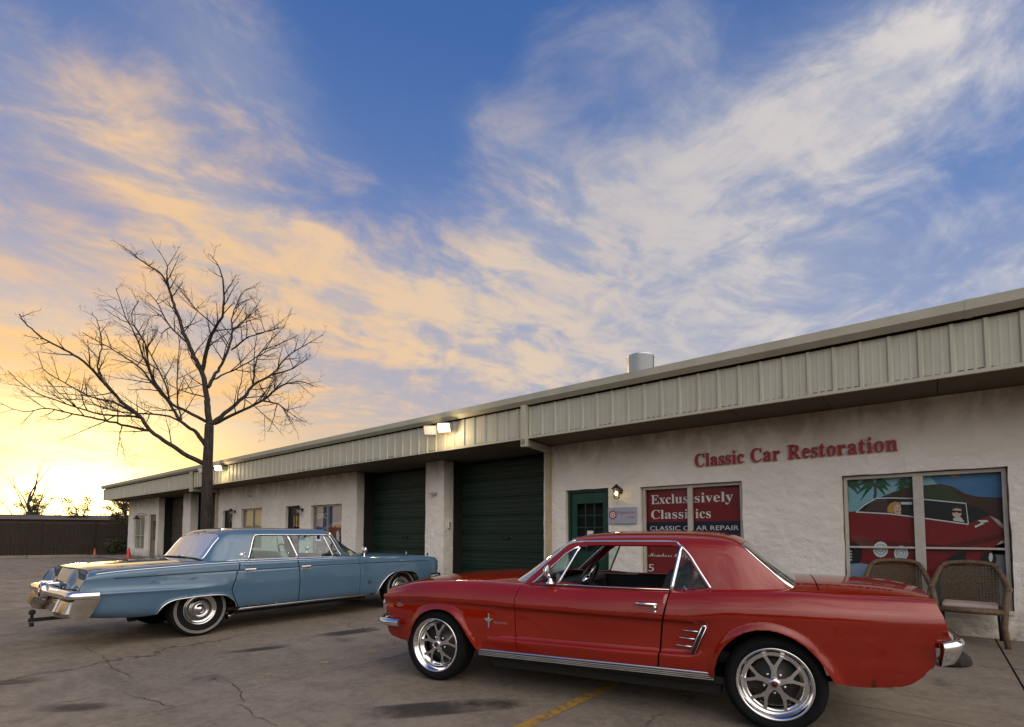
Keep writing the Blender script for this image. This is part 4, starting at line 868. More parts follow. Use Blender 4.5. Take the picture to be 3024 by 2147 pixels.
M_LGLASS = glass_mat('lantern_glass', (.95, .93, .85), .8)
def lantern(u, z, lit, label, n=.0):
    t = empty('wall_lantern', BF @ T(u, n, z)); tag(t, label, 'wall lantern', 'coach lanterns beside the doors')
    k = MB(); k.lathe([(.0, .03), (.05, .028), (.055, .0)], 1, 18, (0, 0.012, .02)); k.build('back_plate', M_BLACK, t)
    k = MB(); k.tube([(0, .03, .02), (0, .09, .07), (0, .15, .12), (0, .20, .12)], .010, 8); k.build('bracket', M_BLACK, t)
    k = MB(); k.lathe([(.0, .15), (.012, .145), (.03, .12), (.085, .075), (.10, .055), (.09, .05), (.0, .055)], 2, 20, (0, .17, 0)); k.build('cap', M_BLACK, t)
    k = MB()
    for i in range(6):
        a_ = math.pi / 3 * i; k.tube([(.072 * math.cos(a_), .17 + .072 * math.sin(a_), .052), (.05 * math.cos(a_), .17 + .05 * math.sin(a_), -.12)], .005, 5)
    k.lathe([(.058, -.125), (.058, -.11), (.045, -.11), (.0, -.118), (.0, -.14), (.03, -.135)], 2, 16, (0, .17, 0)); k.build('cage', M_BLACK, t)
    k = MB(); k.lathe([(.066, .05), (.046, -.11)], 2, 12, (0, .17, 0)); k.build('glass', M_LGLASS, t)
    k = MB(); k.ball((0, .17, -.03), (.026, .026, .045), 12, 8); k.build('bulb', M_BULB if lit else M_LENS, t)
    if lit: lamp_light('lantern_glow', (0, .24, -.04), 1.2, (1.0, .68, .32), t, .03)
lantern(5.07, 2.10, True, 'lit black coach lantern over the small gear sign')
lantern(16.90, 2.08, False, 'black coach lantern between the glazed door and the office window')
lantern(22.16, 2.16, False, 'black coach lantern beside the curtained window')
t = empty('barn_lamp', BF @ T(33.0, .02, 2.25)); tag(t, 'dark gooseneck barn lamp at the far end of the wall', 'wall lamp')
k = MB(); k.tube([(0, 0, .0), (.0, .12, .10), (.05, .30, .12), (.10, .42, .05), (.10, .42, -.05)], .014, 8); k.build('gooseneck', M_BLACK, t)
k = MB(); k.lathe([(.02, .0), (.05, -.03), (.08, -.09), (.20, -.16), (.195, -.165), (.075, -.10), (.0, -.06)], 2, 24, (.10, .42, -.03)); k.build('shade', M_BLACK, t)
def seccam(u, z, label, n=.0):
    t = empty('security_camera', BF @ T(u, n, z)); tag(t, label, 'security camera', 'cameras on the facade')
    k = MB(); k.lathe([(.0, .03), (.035, .028), (.04, .0)], 1, 14, (0, .01, 0)); k.tube([(0, .03, 0), (0, .07, -.01), (0, .10, .0)], .011, 8); k.build('mount', M_LAMPGREY, t)
    k = MB(); k.box(.015, .115, .07, .13, -.03, .03); k.build('housing', M_LAMPGREY, t, bevel=.008)
    k = MB(); k.lathe([(.0, .0), (.02, .001), (.023, -.012)], 0, 14, (.128, .10, 0)); k.build('lens', M_BLACK, t)
seccam(10.28, 2.32, 'small grey camera on the pillar between the green garage doors'); seccam(20.72, 2.74, 'small dark camera high on the wall above the curtained window')
t = empty('switch_box', BF @ T(9.985, -.16, 1.54)); tag(t, 'small white switch box on the pillar side by the garage door', 'switch box')
k = MB(); k.box(-.035, .0, -.03, .03, -.09, .09); k.build('box', M_PWHITE, t, bevel=.004)
k = MB(); k.box(-.042, -.0351, -.012, .012, .01, .05); k.box(-.042, -.0351, -.012, .012, -.05, -.01); k.build('button', M_BLACK, t)
# ------------------------------------------------------------------ car bodies: surfaces lofted from cross-sections
def _slopes(D):
    """monotone cubic slopes for unit spacing; D: differences, shape (K-1, n)"""
    K = D.shape[0] + 1
    m = np.zeros((K, D.shape[1]))
    a, b = D[:-1], D[1:]
    with np.errstate(divide='ignore', invalid='ignore'):
        h = np.where(a * b > 0, 2 * a * b / (a + b), 0.0)
    m[1:-1] = np.nan_to_num(h); m[0] = D[0]; m[-1] = D[-1]
    return m
def table(pts):
    """smooth curve through (x, value) pairs as a dense lookup"""
    xs = np.array([p[0] for p in pts], float); ys = np.array([p[1] for p in pts], float)
    h = np.diff(xs); d = np.diff(ys) / h
    m = np.zeros(len(xs)); m[0], m[-1] = d[0], d[-1]
    for i in range(1, len(xs) - 1):
        if d[i - 1] * d[i] > 0:
            w1, w2 = 2 * h[i] + h[i - 1], h[i] + 2 * h[i - 1]
            m[i] = (w1 + w2) / (w1 / d[i - 1] + w2 / d[i])
    def f(x):
        x = np.clip(np.asarray(x, float), xs[0], xs[-1])
        i = np.clip(np.searchsorted(xs, x) - 1, 0, len(xs) - 2)
        t = (x - xs[i]) / h[i]
        return (2 * t**3 - 3 * t**2 + 1) * ys[i] + (t**3 - 2 * t**2 + t) * h[i] * m[i] + (-2 * t**3 + 3 * t**2) * ys[i + 1] + (t**3 - t**2) * h[i] * m[i + 1]
    return f
class Surf:
    def __init__(s, ys, zs, x0=-1.1, x1=4.8):
        s.K = len(ys); s.xg = np.linspace(x0, x1, 1800)
        s.C = [np.array([f(s.xg) * np.ones_like(s.xg) for f in tab]) for tab in (ys, zs)]
    def ev(s, x, t):
        x = np.atleast_1d(np.asarray(x, float)); t = np.clip(np.atleast_1d(np.asarray(t, float)), 0, s.K - 1 - 1e-9)
        out = []
        q = np.clip((x - s.xg[0]) / (s.xg[1] - s.xg[0]), 0, len(s.xg) - 1.001); qi = q.astype(int); qf = q - qi
        for j in (0, 1):
            C = s.C[j][:, qi] * (1 - qf) + s.C[j][:, qi + 1] * qf; D = np.diff(C, axis=0); m = _slopes(D)
            if j == 1: m[-1] = 0
            i = t.astype(int); u = t - i; c = np.arange(len(x))
            out.append((2 * u**3 - 3 * u**2 + 1) * C[i, c] + (u**3 - 2 * u**2 + u) * m[i, c] + (-2 * u**3 + 3 * u**2) * C[i + 1, c] + (u**3 - u**2) * m[i + 1, c])
        return out
    def t_at_z(s, x, z, lo, hi):
        """parameter of the point at height z of the section at x (z grows with t between lo and hi)"""
        x = np.atleast_1d(np.asarray(x, float)); z = np.atleast_1d(np.asarray(z, float))
        a = np.full(len(x), float(lo)); b = np.full(len(x), float(hi))
        for _ in range(30):
            m = (a + b) / 2; up = s.ev(x, m)[1] < z
            a = np.where(up, m, a); b = np.where(up, b, m)
        return (a + b) / 2
    def side(s, pts, lo, hi):
        """(x, z) outline of a side panel -> (x, t)"""
        x = [p[0] for p in pts]; t = s.t_at_z(x, [p[1] for p in pts], lo, hi)
        return [(a, float(b)) for a, b in zip(x, t)]
    def path(s, pts, sgn, out=0.0, lift=0.0):
        y, z = s.ev([p[0] for p in pts], [p[1] for p in pts])
        return [(p[0], sgn * (a + out), b + lift) for p, a, b in zip(pts, y, z)]

TS = .10      # metres per unit of t, for well-shaped triangles
def panel_geo(S, outline, holes=(), step=.045, tstep=1 / 3, extra=(), disp=None, thick=.014):
    ol = densify([(p[0], p[1] * TS) for p in outline], step * .6)
    hs = [densify([(p[0], p[1] * TS) for p in h], step * .6) for h in holes]
    bd = np.array([p for l in [ol] + hs for p in l])
    x0, x1 = bd[:, 0].min(), bd[:, 0].max(); t0, t1 = bd[:, 1].min() / TS, bd[:, 1].max() / TS
    cand = [(x, t * TS) for x in np.arange(math.floor(x0 / step) * step, x1, step) for t in np.arange(math.floor(t0), t1 + .001, tstep)]
    cand += [(p[0], p[1] * TS) for p in extra]
    pts = []
    if cand:
        ca = np.array(cand)
        ok = pip_many(ca, ol)
        for h in hs: ok &= ~pip_many(ca, h)
        ca = ca[ok]
        for i in range(0, len(ca), 1000):
            d2 = ((ca[i:i + 1000, None, 0] - bd[None, :, 0]) ** 2 + (ca[i:i + 1000, None, 1] - bd[None, :, 1]) ** 2).min(1)
            pts += [tuple(p) for p, q_ in zip(ca[i:i + 1000], d2) if q_ > (step * .22) ** 2]
    V, F, B = cdt_fill(ol, hs, pts)
    x = np.array([v[0] for v in V]); t = np.array([v[1] for v in V]) / TS
    y, z = S.ev(x, t)
    # outward normal from finite differences of the section
    y2, z2 = S.ev(x, np.minimum(t + .02, S.K - 1 - 1e-6)); y1, z1 = S.ev(x, np.maximum(t - .02, 0))
    ny, nz = (z2 - z1), -(y2 - y1); ln = np.sqrt(ny**2 + nz**2) + 1e-9; ny, nz = ny / ln, nz / ln
    if disp is not None:
        dd = disp(x, z); y = y + ny * dd; z = z + nz * dd
    return x, y, z, ny, nz, F, B
def panel(name, S, outline, m, parent, holes=(), sides=(1, -1), thick=.014, full=False, **kw):
    x, y, z, ny, nz, F, B = panel_geo(S, outline, holes, thick=thick, **kw)
    ids = sorted({i for e in B for i in e}); ix = {v: k for k, v in enumerate(ids)}
    res = []; mb = MB()
    ymax = y.max()
    for sg in sides:
        if not full: mb = MB()
        vs = [(a, sg * b, c) for a, b, c in zip(x, y, z)]
        mb.add(vs, [f[::-1] for f in F] if sg < 0 else F, True)
        n = len(ids)
        fl = [vs[i] for i in ids] + [(x[i], sg * (y[i] - ny[i] * thick), z[i] - nz[i] * thick) for i in ids]
        bb = [(a, b) for a, b in B if not (full and y[a] < 1e-4 and y[b] < 1e-4)]
        mb.add(fl, [(ix[a], ix[b], n + ix[b], n + ix[a]) for a, b in bb], False)
        if not full: res.append(mb.build(name, m, parent))
    if full:
        me_o = mb.build(name, m, parent); res.append(me_o)
        bm = bmesh.new(); bm.from_mesh(me_o.data); c_ = [v for v in bm.verts if abs(v.co.y) < 1e-4]
        bmesh.ops.remove_doubles(bm, verts=c_, dist=1e-4); bm.to_mesh(me_o.data); bm.free()
    return res
def arch_extra(S, arch, lo, hi, ds=(.012, .026, .042, .062)):
    """points that follow a wheel arch at small distances, for its rolled lip"""
    P = smooth_curve(arch, 6); out = []
    cx = sum(p[0] for p in P) / len(P); cz = min(p[1] for p in P)
    for d in ds:
        q = []
        for i, p in enumerate(P):
            a, b = P[max(i - 1, 0)], P[min(i + 1, len(P) - 1)]
            tx, tz = b[0] - a[0], b[1] - a[1]; l = math.hypot(tx, tz) + 1e-9; nx, nz = -tz / l, tx / l
            if (p[0] - cx) * nx + (p[1] - cz) * nz < 0: nx, nz = -nx, -nz
            q.append((p[0] + nx * d, p[1] + nz * d))
        out += S.side(q, lo, hi)
    return out
def arch_disp(arches, h, w):
    lines = [np.array(smooth_curve(a, 6)) for a in arches]
    def f(x, z):
        P = np.stack([x, z], 1); best = np.full(len(x), 9.0)
        for L in lines:
            A, B = L[:-1], L[1:]; AB = B - A
            t = np.clip(((P[:, None, :] - A[None]) * AB[None]).sum(2) / ((AB**2).sum(1) + 1e-12), 0, 1)
            d = np.sqrt(((P[:, None, :] - (A[None] + t[..., None] * AB[None]))**2).sum(2)).min(1)
            best = np.minimum(best, d)
        u = np.clip(1 - best / w, 0, 1); u = u * u * (3 - 2 * u)
        return h * u
    return f
def sweep(mb, path, prof, closed=True, smooth=True):
    """carry a small (a = sideways, b = up) profile along a path that is mostly level"""
    P = [Vector(p) for p in path]; rows = []
    for i, p in enumerate(P):
        t = (P[min(i + 1, len(P) - 1)] - P[max(i - 1, 0)]); t.z = 0; t.normalize()
        n_ = Vector((t.y, -t.x, 0))
        r = [tuple(p + n_ * a + Vector((0, 0, b))) for a, b in prof]
        rows.append(r + ([r[0]] if closed else []))
    mb.grid(rows, smooth)
    if closed:
        mb.add(rows[0][:-1], [list(range(len(prof)))]); mb.add(rows[-1][:-1], [list(range(len(prof)))[::-1]])

# ---- car materials
def paint(name, c, c2, metal=.25, rough=.38):
    def f(g, b):
        p = g.coord('Object')
        n = g.noise(p, 1.5, 3, .5)
        g.put(b.inputs['Base Color'], g.mix(n.smooth(.3, .7), c, c2))
        b.inputs['Metallic'].default_value = metal; b.inputs['Roughness'].default_value = rough
        b.inputs['Specular IOR Level'].default_value = .0; b.inputs['Coat Weight'].default_value = 1.0; b.inputs['Coat IOR'].default_value = 1.6
        g.put(b.inputs['Coat Roughness'], g.noise(p, 3, 5, .6).smooth(.3, .8, .003, .014))
        op = g.bump(g.noise(p, 5, 2, .4), .006, .02)
        g.put(b.inputs['Coat Normal'], op)
    return mat(name, fn=f)
M_MRED = paint('candy_red_paint', (.215, .0098, .0024), (.255, .0125, .0030), .10, .40)
M_IBLUE = paint('pale_blue_paint', (.068, .132, .205), (.080, .150, .232), .12, .40)
M_RUBBER = mat('tyre_rubber', (.0065, .0065, .007), .85, Specular_IOR_Level=.2, fn=vary(.25, 14, .1, .1, 120))
M_WHITEWALL = mat('whitewall', (.50, .48, .44), .6, fn=vary(.1, 20))
M_UNDER = mat('underbody', (.010, .010, .010), .85)
M_BRAKE = mat('brake_disc', (.09, .085, .08), .55, .6, fn=vary(.2, 20))
M_SILVER = mat('machined_alloy', (.70, .70, .71), .20, 1.0, fn=vary(.05, 15, .05))
M_VINYL = mat('black_vinyl', (.016, .015, .015), .5, fn=vary(.2, 10, bump=.15))
M_REDVINYL = mat('dark_red_vinyl', (.10, .012, .012), .45, fn=vary(.15, 10))
M_TEAL = mat('pale_green_leather', (.30, .36, .29), .5, fn=vary(.12, 8))
M_HUBRED = mat('hub_red', (.10, .006, .006), .3)
M_REDLENS = mat('red_lens', (.35, .008, .008), .15, Coat_Weight=1.0)
M_CLEAR = mat('headlight_glass', (.62, .64, .66), .08, .3, Coat_Weight=1.0)
M_GAP = mat('black_trim', (.008, .008, .008), .55)

def tyre(mb, r, rin, w):
    """lathe about y: outer face at +w/2"""
    h = w / 2
    prof = [(rin, h - .03), (rin + .006, h - .012), (rin + .022, h - .003), ((r + rin) / 2 + .005, h), (r - .028, h - .006), (r - .010, h - .020), (r - .001, h - .045),
            (r, 0), (r - .001, -h + .045), (r - .010, -h + .02), (r - .03, -h + .006), ((r + rin) / 2, -h), (rin, -h + .03)]
    mb.lathe(prof, 1, 56)
    return prof
def wheel_house(parent, x, z, r, ysgn, y0, y1):
    """the dark inner arch behind a wheel opening"""
    k = MB(); n = 22; rows = []
    for y in (y0, y1):
        rows.append([(x + r * math.cos(a), ysgn * y, z + r * math.sin(a)) for a in [math.pi * i / n for i in range(n + 1)]])
    k.grid(rows); k.add(rows[0], [list(range(n + 1))])
    k.build('wheel_house', M_UNDER, parent)
def seat(parent, x, y, w, m, back=.60, zs=.38, headrest=False, name='seat', rake=.22, zt=None):
    s_ = link(name, None, parent, T(x, y, 0))
    k = MB(); k.box(-.26, .24, -w / 2, w / 2, zs - .14, zs); k.build('cushion', m, s_, bevel=.05)
    k = MB(); h = back
    k.add([(a + rake * (b - zs) / h, s * w / 2 * (1 - .12 * (b - zs) / h), b) for b in (zs - .05, zs + h) for s in (-1, 1) for a in (.20, .32)],
          [(0, 1, 3, 2), (4, 6, 7, 5), (0, 4, 5, 1), (2, 3, 7, 6), (0, 2, 6, 4), (1, 5, 7, 3)])
    o = k.build('backrest', m, s_, bevel=.045)
    if headrest:
        k = MB(); k.box(.30 + rake, .40 + rake, -.12, .12, zs + h + .02, zs + h + .18); k.build('headrest', m, s_, bevel=.04)
    return s_
def steering(parent, x, y, z, r=.19, tilt=R(62)):
    sw = link('steering_wheel', None, parent, Matrix.Translation((x, y, z)) @ Matrix.Rotation(-tilt, 4, 'Y'))
    k = MB(); k.lathe([(r + .012 * math.cos(a), .012 * math.sin(a)) for a in [2 * math.pi * i / 10 for i in range(10)]], 2, 36, closed=True); k.build('rim', M_GAP, sw)
    k = MB(); k.lathe([(0, .03), (.05, .02), (.06, -.01), (.0, -.02)], 2, 16)
    for a in (.3, math.pi - .3, -math.pi / 2): k.tube([(0, 0, 0), (r * math.cos(a), r * math.sin(a), 0)], .010, 6)
    k.build('spokes', M_CHROME, sw)
    k = MB(); k.tube([(0, 0, 0), (0, 0, -.55)], .025, 10); k.build('column', M_GAP, sw)
# ------------------------------------------------------------------ the red coupe
# local axes: x from the front axle to the rear, y to the far side, z up; the camera looks at the -y (driver's) side
mus = empty('red_coupe', frame((-.431, 5.400, 0), (.90019, -.43550, 0), (.43550, .90019, 0)))
tag(mus, 'glossy red two-door classic coupe with chrome spoke wheels in the foreground', 'car')
W_ = table([(-.70, .70), (-.62, .775), (-.5, .812), (-.3, .838), (0, .852), (.45, .860), (.85, .865), (1.4, .868), (2.05, .868), (2.4, .872), (2.8, .874), (3.1, .862), (3.4, .836), (3.6, .806), (3.75, .775)])
ZT = table([(-.72, .770), (-.62, .785), (-.5, .812), (-.26, .865), (0, .888), (.41, .899), (.86, .890), (1.4, .888), (2.05, .897), (2.35, .914), (2.86, .926), (3.2, .914), (3.55, .910), (3.75, .895)])
ZC = table([(-.75, .80), (-.5, .850), (-.26, .897), (0, .925), (.4, .950), (.8, .965), (1.5, .97), (2.6, .985), (2.95, .985), (3.25, .98), (3.5, .968), (3.66, .945), (3.75, .93)])
ZB = table([(-.72, .26), (-.3, .26), (.45, .235), (2.37, .235), (3.1, .25), (3.5, .29), (3.75, .36)])
def off(tab):
    f = table(tab); return lambda x: W_(x) + f(x)
c_ = lambda v: [(-1, v), (4, v)]
def zz(tab): return table(tab)
MY = [off(c_(-.14)), off(c_(-.05)), off(c_(-.020)),
      off([(-1, -.014), (.45, -.014), (.8, -.008), (2.15, -.008), (2.35, -.014), (4, -.02)]),
      off([(-1, -.013), (.45, -.013), (.9, -.034), (2.18, -.036), (2.36, -.010), (4, -.016)]),
      off([(-1, -.010), (.45, -.010), (.9, -.038), (2.2, -.040), (2.36, -.005), (4, -.010)]),
      off([(-1, -.018), (-.3, -.020), (.5, -.026), (1, -.036), (2.2, -.038), (2.38, -.003), (4, -.004)]),
      off([(-1, 0), (2.25, 0), (2.4, 0), (4, 0)]),
      off(c_(-.014)), off(c_(-.038)), off(c_(-.068)), off(c_(-.108)),
      table([(-.75, .60), (-.5, .66), (.8, .665), (3.0, .665), (3.6, .655), (3.75, .64)]), table(c_(.36)), table(c_(.0))]
MZ = [ZB, lambda x: ZB(x) + .05, zz([(-.72, .40), (.45, .365), (2.37, .365), (3.1, .46), (3.75, .52)]),
      zz([(-.72, .48), (.5, .430), (.8, .433), (2.2, .455), (2.4, .50), (3.75, .56)]),
      zz([(-.72, .53), (.5, .452), (.8, .455), (2.2, .478), (2.4, .56), (3.75, .61)]),
      zz([(-.72, .60), (.5, .57), (2.2, .58), (2.4, .63), (3.75, .66)]),
      zz([(-.72, .672), (.2, .690), (.9, .680), (2.2, .672), (2.4, .695), (3.75, .715)]),
      zz([(-.72, .710), (.2, .728), (.9, .716), (2.2, .708), (2.45, .755), (3.75, .77)]),
      lambda x: .50 * zz([(-.72, .710), (.2, .728), (.9, .716), (2.2, .708), (2.45, .755), (3.75, .77)])(x) + .50 * ZT(x) - .01,
      lambda x: ZT(x) - .050, lambda x: ZT(x) - .016, ZT,
      lambda x: ZT(x) + .25 * (ZC(x) - ZT(x)), lambda x: ZT(x) + .85 * (ZC(x) - ZT(x)), ZC]
ML = Surf(MY, MZ)
ARCH_F = [(-.285, .326), (-.250, .386), (-.212, .484), (-.118, .590), (.035, .642), (.185, .626), (.296, .546), (.415, .392), (.470, .326)]
ARCH_R = [(2.371, .335), (2.377, .411), (2.408, .496), (2.461, .573), (2.530, .630), (2.605, .666), (2.686, .680), (2.765, .673), (2.843, .646), (2.918, .602), (2.969, .552), (3.012, .498), (3.054, .428), (3.092, .375)]
AF, AR = smooth_curve(ARCH_F, 4), smooth_curve(ARCH_R, 3)
sd = lambda pts: ML.side(pts, 0, 11)
GF = [(.848, .336), (.835, .435), (.818, .60), (.817, .70), (.830, .80), (.855, .872)]
GR = [(1.985, .336), (1.993, .42), (2.007, .541), (2.028, .704), (2.050, .80), (2.066, .880)]
dz_ = arch_disp([ARCH_F, ARCH_R], .020, .058)
# front fenders
fend = sd(AF[::-1])[::1]
fo = sd([(.480, .336)] + GF) + [(.862, 11.0), (.865, 11.95)] + [(x, 11.95) for x in (.6, .3, 0, -.3, -.5, -.575)] + [(-.600, 11.0)] \
    + sd([(-.603, .775), (-.615, .745), (-.618, .682), (-.598, .62), (-.560, .575), (-.515, .545), (-.500, .50), (-.515, .455), (-.560, .442), (-.545, .395), (-.505, .358), (-.406, .336), (-.300, .326)]) + sd(AF)
panel('front_fender', ML, fo, M_MRED, mus, step=.04, extra=arch_extra(ML, ARCH_F, 0, 11), disp=dz_)
g_ = .0065
do = sd([(x + g_, z) for x, z in GF][:1]) + sd([(GR[0][0] - g_, GR[0][1])]) + sd([(x - g_, z) for x, z in GR[1:]]) + [(2.068 - g_, 11.0), (2.068, 11.75), (.872, 11.75), (.862 + g_, 11.0)] + sd([(x + g_, z) for x, z in GF[::-1][:-1]])
doors = panel('door', ML, do, M_MRED, mus, step=.045, disp=dz_)
qo = sd([(x + g_, z) for x, z in GR[::-1]]) + sd(AR) + sd([(3.17, .360), (3.276, .362), (3.445, .385), (3.491, .403), (3.551, .453), (3.604, .514), (3.622, .56), (3.612, .66), (3.686, .688), (3.679, .748), (3.663, .817), (3.648, .872)]) \
    + [(3.640, 11.0), (3.640, 11.95)] + [(x, 11.95) for x in (3.4, 3.2, 3.03, 2.93)] + [(2.86, 11.8)] + [(x, 11.75) for x in (2.6, 2.3, 2.073)]
panel('rear_quarter', ML, qo, M_MRED, mus, step=.04, extra=arch_extra(ML, ARCH_R, 0, 11), disp=dz_)
panel('hood', ML, [(-.615, 12.0), (.80, 12.0), (.80, 13), (.79, 14), (-.70, 14), (-.685, 13)], M_MRED, mus, full=True, step=.06)
panel('cowl_vent', ML, [(.808, 12.0), (.96, 12.0), (.96, 14), (.80, 14), (.808, 13)], M_MRED, mus, full=True, step=.06)
panel('rear_deck', ML, [(2.75, 12.0), (3.022, 12.0), (3.022, 14), (2.75, 14)], M_MRED, mus, full=True, step=.06)
panel('trunk_lid', ML, [(3.030, 12.0), (3.625, 12.0), (3.655, 13), (3.665, 14), (3.030, 14)], M_MRED, mus, full=True, step=.06)
# rocker with ribbed bright moulding
rk = sd([(.470, .328), (2.371, .328)]) + [(2.371, .3), (.470, .3)]
panel('rocker_panel', ML, rk, M_GAP, mus, step=.15)
for sg in (-1, 1):
    for i, (z0_, z1_, o_) in enumerate(((.322, .340, .010), (.308, .318, .007), (.296, .305, .006), (.284, .293, .005))):
        k = MB(); xs_ = np.linspace(.478, 2.366, 24)
        y0_ = ML.ev(xs_, ML.t_at_z(xs_, .33 + 0 * xs_, 0, 5))[0]
        pa = [(x, sg * (y + .001), (z0_ + z1_) / 2 + (x - .478) * .010) for x, y in zip(xs_, y0_)]
        hh = (z1_ - z0_) / 2
        sweep(k, pa, [(-o_ * sg * -1 * -1, 0), (0, hh), (o_ * .8 * sg, hh * .6), (o_ * sg, 0), (o_ * .8 * sg, -hh * .6), (0, -hh)] if False else [(-.004, -hh), (-.004, hh), (.004, hh * .9), (.009, hh * .3), (.009, -hh * .3), (.004, -hh * .9)] if sg < 0 else [(.004, hh), (.004, -hh), (-.004, -hh * .9), (-.009, -hh * .3), (-.009, hh * .3), (-.004, hh * .9)])
        k.build('rocker_moulding', M_CHROME if i == 0 else M_ALU, mus)
# cabin shell
GX0, GX1 = .74, 2.95
def gt(tab): return table(tab)
K2Y = gt([(.70, .715), (.818, .700), (1.13, .645), (1.25, .618), (1.36, .606), (2.05, .602), (2.35, .602), (2.50, .604), (2.69, .624), (2.85, .648), (2.95, .655)])
K2Z = gt([(.70, .80), (.818, .885), (1.13, 1.150), (1.235, 1.232), (1.33, 1.251), (2.05, 1.256), (2.35, 1.252), (2.47, 1.243), (2.56, 1.205), (2.69, 1.086), (2.85, .945), (2.95, .890)])
K5Z = gt([(.55, .90), (.62, .945), (.70, .990), (.9, 1.115), (1.10, 1.238), (1.2, 1.292), (1.3, 1.322), (1.53, 1.340), (2.0, 1.346), (2.3, 1.335), (2.45, 1.312), (2.56, 1.262), (2.7, 1.155), (2.85, 1.032), (2.95, .950)])
K0Y = gt([(.70, .745), (.9, .748), (1.4, .752), (2.1, .755), (2.5, .752), (2.9, .705), (2.95, .70)])
K0Z = lambda x: np.minimum(ZT(x) - .006, K2Z(x) - .03)
MG = Surf([K0Y, lambda x: .46 * K0Y(x) + .54 * K2Y(x) + .012, K2Y, lambda x: K2Y(x) - .055, lambda x: K2Y(x) * .55, lambda x: 0 * x],
          [K0Z, lambda x: .5 * K0Z(x) + .5 * K2Z(x), K2Z, lambda x: K2Z(x) + .42 * (K5Z(x) - K2Z(x)) * .9, lambda x: K2Z(x) + .80 * (K5Z(x) - K2Z(x)), K5Z])
WIN = [(.925, .90), (1.00, .962), (1.13, 1.075), (1.27, 1.190), (1.32, 1.212), (1.40, 1.222), (2.06, 1.226), (2.105, 1.218), (2.14, 1.188), (2.20, 1.115), (2.27, 1.010), (2.330, .925), (2.20, .905), (2.07, .900), (1.5, .898)]
hole = MG.side(WIN, 0, 2)
TG = 2.35
so = [(x, 0) for x in (.80, 1.2, 1.6, 2.0, 2.4, 2.7, 2.88)] + [(2.885, 1.0), (2.875, 2.0), (2.86, TG), (2.70, TG), (2.585, TG), (2.555, TG + .35), (2.55, 3.2), (2.56, 4), (2.565, 5), (2.3, 5), (1.7, 5), (1.195, 5), (1.205, 4), (1.235, 3), (1.262, TG + .3), (1.262, TG), (1.10, TG), (.95, TG), (.82, TG), (.80, 1.5)]
panel('roof', MG, so, M_MRED, mus, holes=[hole], step=.045, full=True, thick=.02)
panel('windshield', MG, [(.815, TG - .05), (1.255, TG - .05), (1.255, TG + .3), (1.228, 3), (1.198, 4), (1.188, 5), (.64, 5), (.665, 4), (.735, 3)], M_CARGLASS, mus, full=True, step=.06, thick=.003)
panel('rear_window', MG, [(2.59, TG - .05), (2.56, TG + .35), (2.556, 3.2), (2.566, 4), (2.572, 5), (2.935, 5), (2.925, 4), (2.895, 3), (2.862, TG - .05)], M_CARGLASS, mus, full=True, step=.06, thick=.003)
panel('vent_window', MG, MG.side([(.955, .905), (1.03, .975), (1.30, 1.195), (1.165, .905)], 0, 2), M_CARGLASS, mus, step=.06, thick=.004)
panel('quarter_window', MG, MG.side([(2.075, .905), (2.13, 1.19), (2.20, 1.105), (2.32, .93), (2.2, .91)], 0, 2), M_CARGLASS, mus, step=.06, thick=.004)
def trim(name, S, pts, r, parent, m=None, sgs=(1, -1), out=.004, n=6, smooth_n=5, lift=0.0):
    P = smooth_curve(pts, smooth_n) if smooth_n else pts
    for sg in sgs:
        k = MB(); k.tube(S.path(P, sg, out, lift), r, n); k.build(name, m or M_CHROME, parent)
drip = [(x, 2.02) for x in (.835, 1.0, 1.15, 1.24, 1.32, 1.5, 1.8, 2.06)] + MG.side([(2.115, 1.232), (2.155, 1.198), (2.215, 1.125), (2.29, 1.01), (2.348, .925)], 0, 2)
trim('drip_rail', MG, drip, .0085, mus)
trim('windshield_moulding', MG, [(.80, TG + .06), (.95, TG + .06), (1.12, TG + .06), (1.25, TG + .1), (1.262, TG + .4), (1.238, 3), (1.206, 4), (1.198, 4.99)], .008, mus)
trim('rear_window_moulding', MG, [(2.572, 4.99), (2.568, 4), (2.558, 3.2), (2.566, TG + .36), (2.60, TG - .0), (2.72, TG), (2.86, TG), (2.90, 2.9), (2.93, 4), (2.94, 4.99)], .006, mus)
trim('vent_window_frame', MG, MG.side([(.94, .903), (1.03, .985), (1.15, 1.09), (1.315, 1.210)], 0, 2), .008, mus, smooth_n=3)
trim('vent_window_frame', MG, MG.side([(1.168, .900), (1.245, 1.05), (1.325, 1.205)], 0, 2), .011, mus, smooth_n=3)
trim('quarter_post', MG, MG.side([(2.072, .895), (2.10, 1.05), (2.132, 1.222)], 0, 2), .014, mus, smooth_n=3)
trim('belt_moulding', MG, MG.side([(1.17, .902), (1.5, .902), (2.06, .904)], 0, 2), .005, mus, smooth_n=2, out=.016)
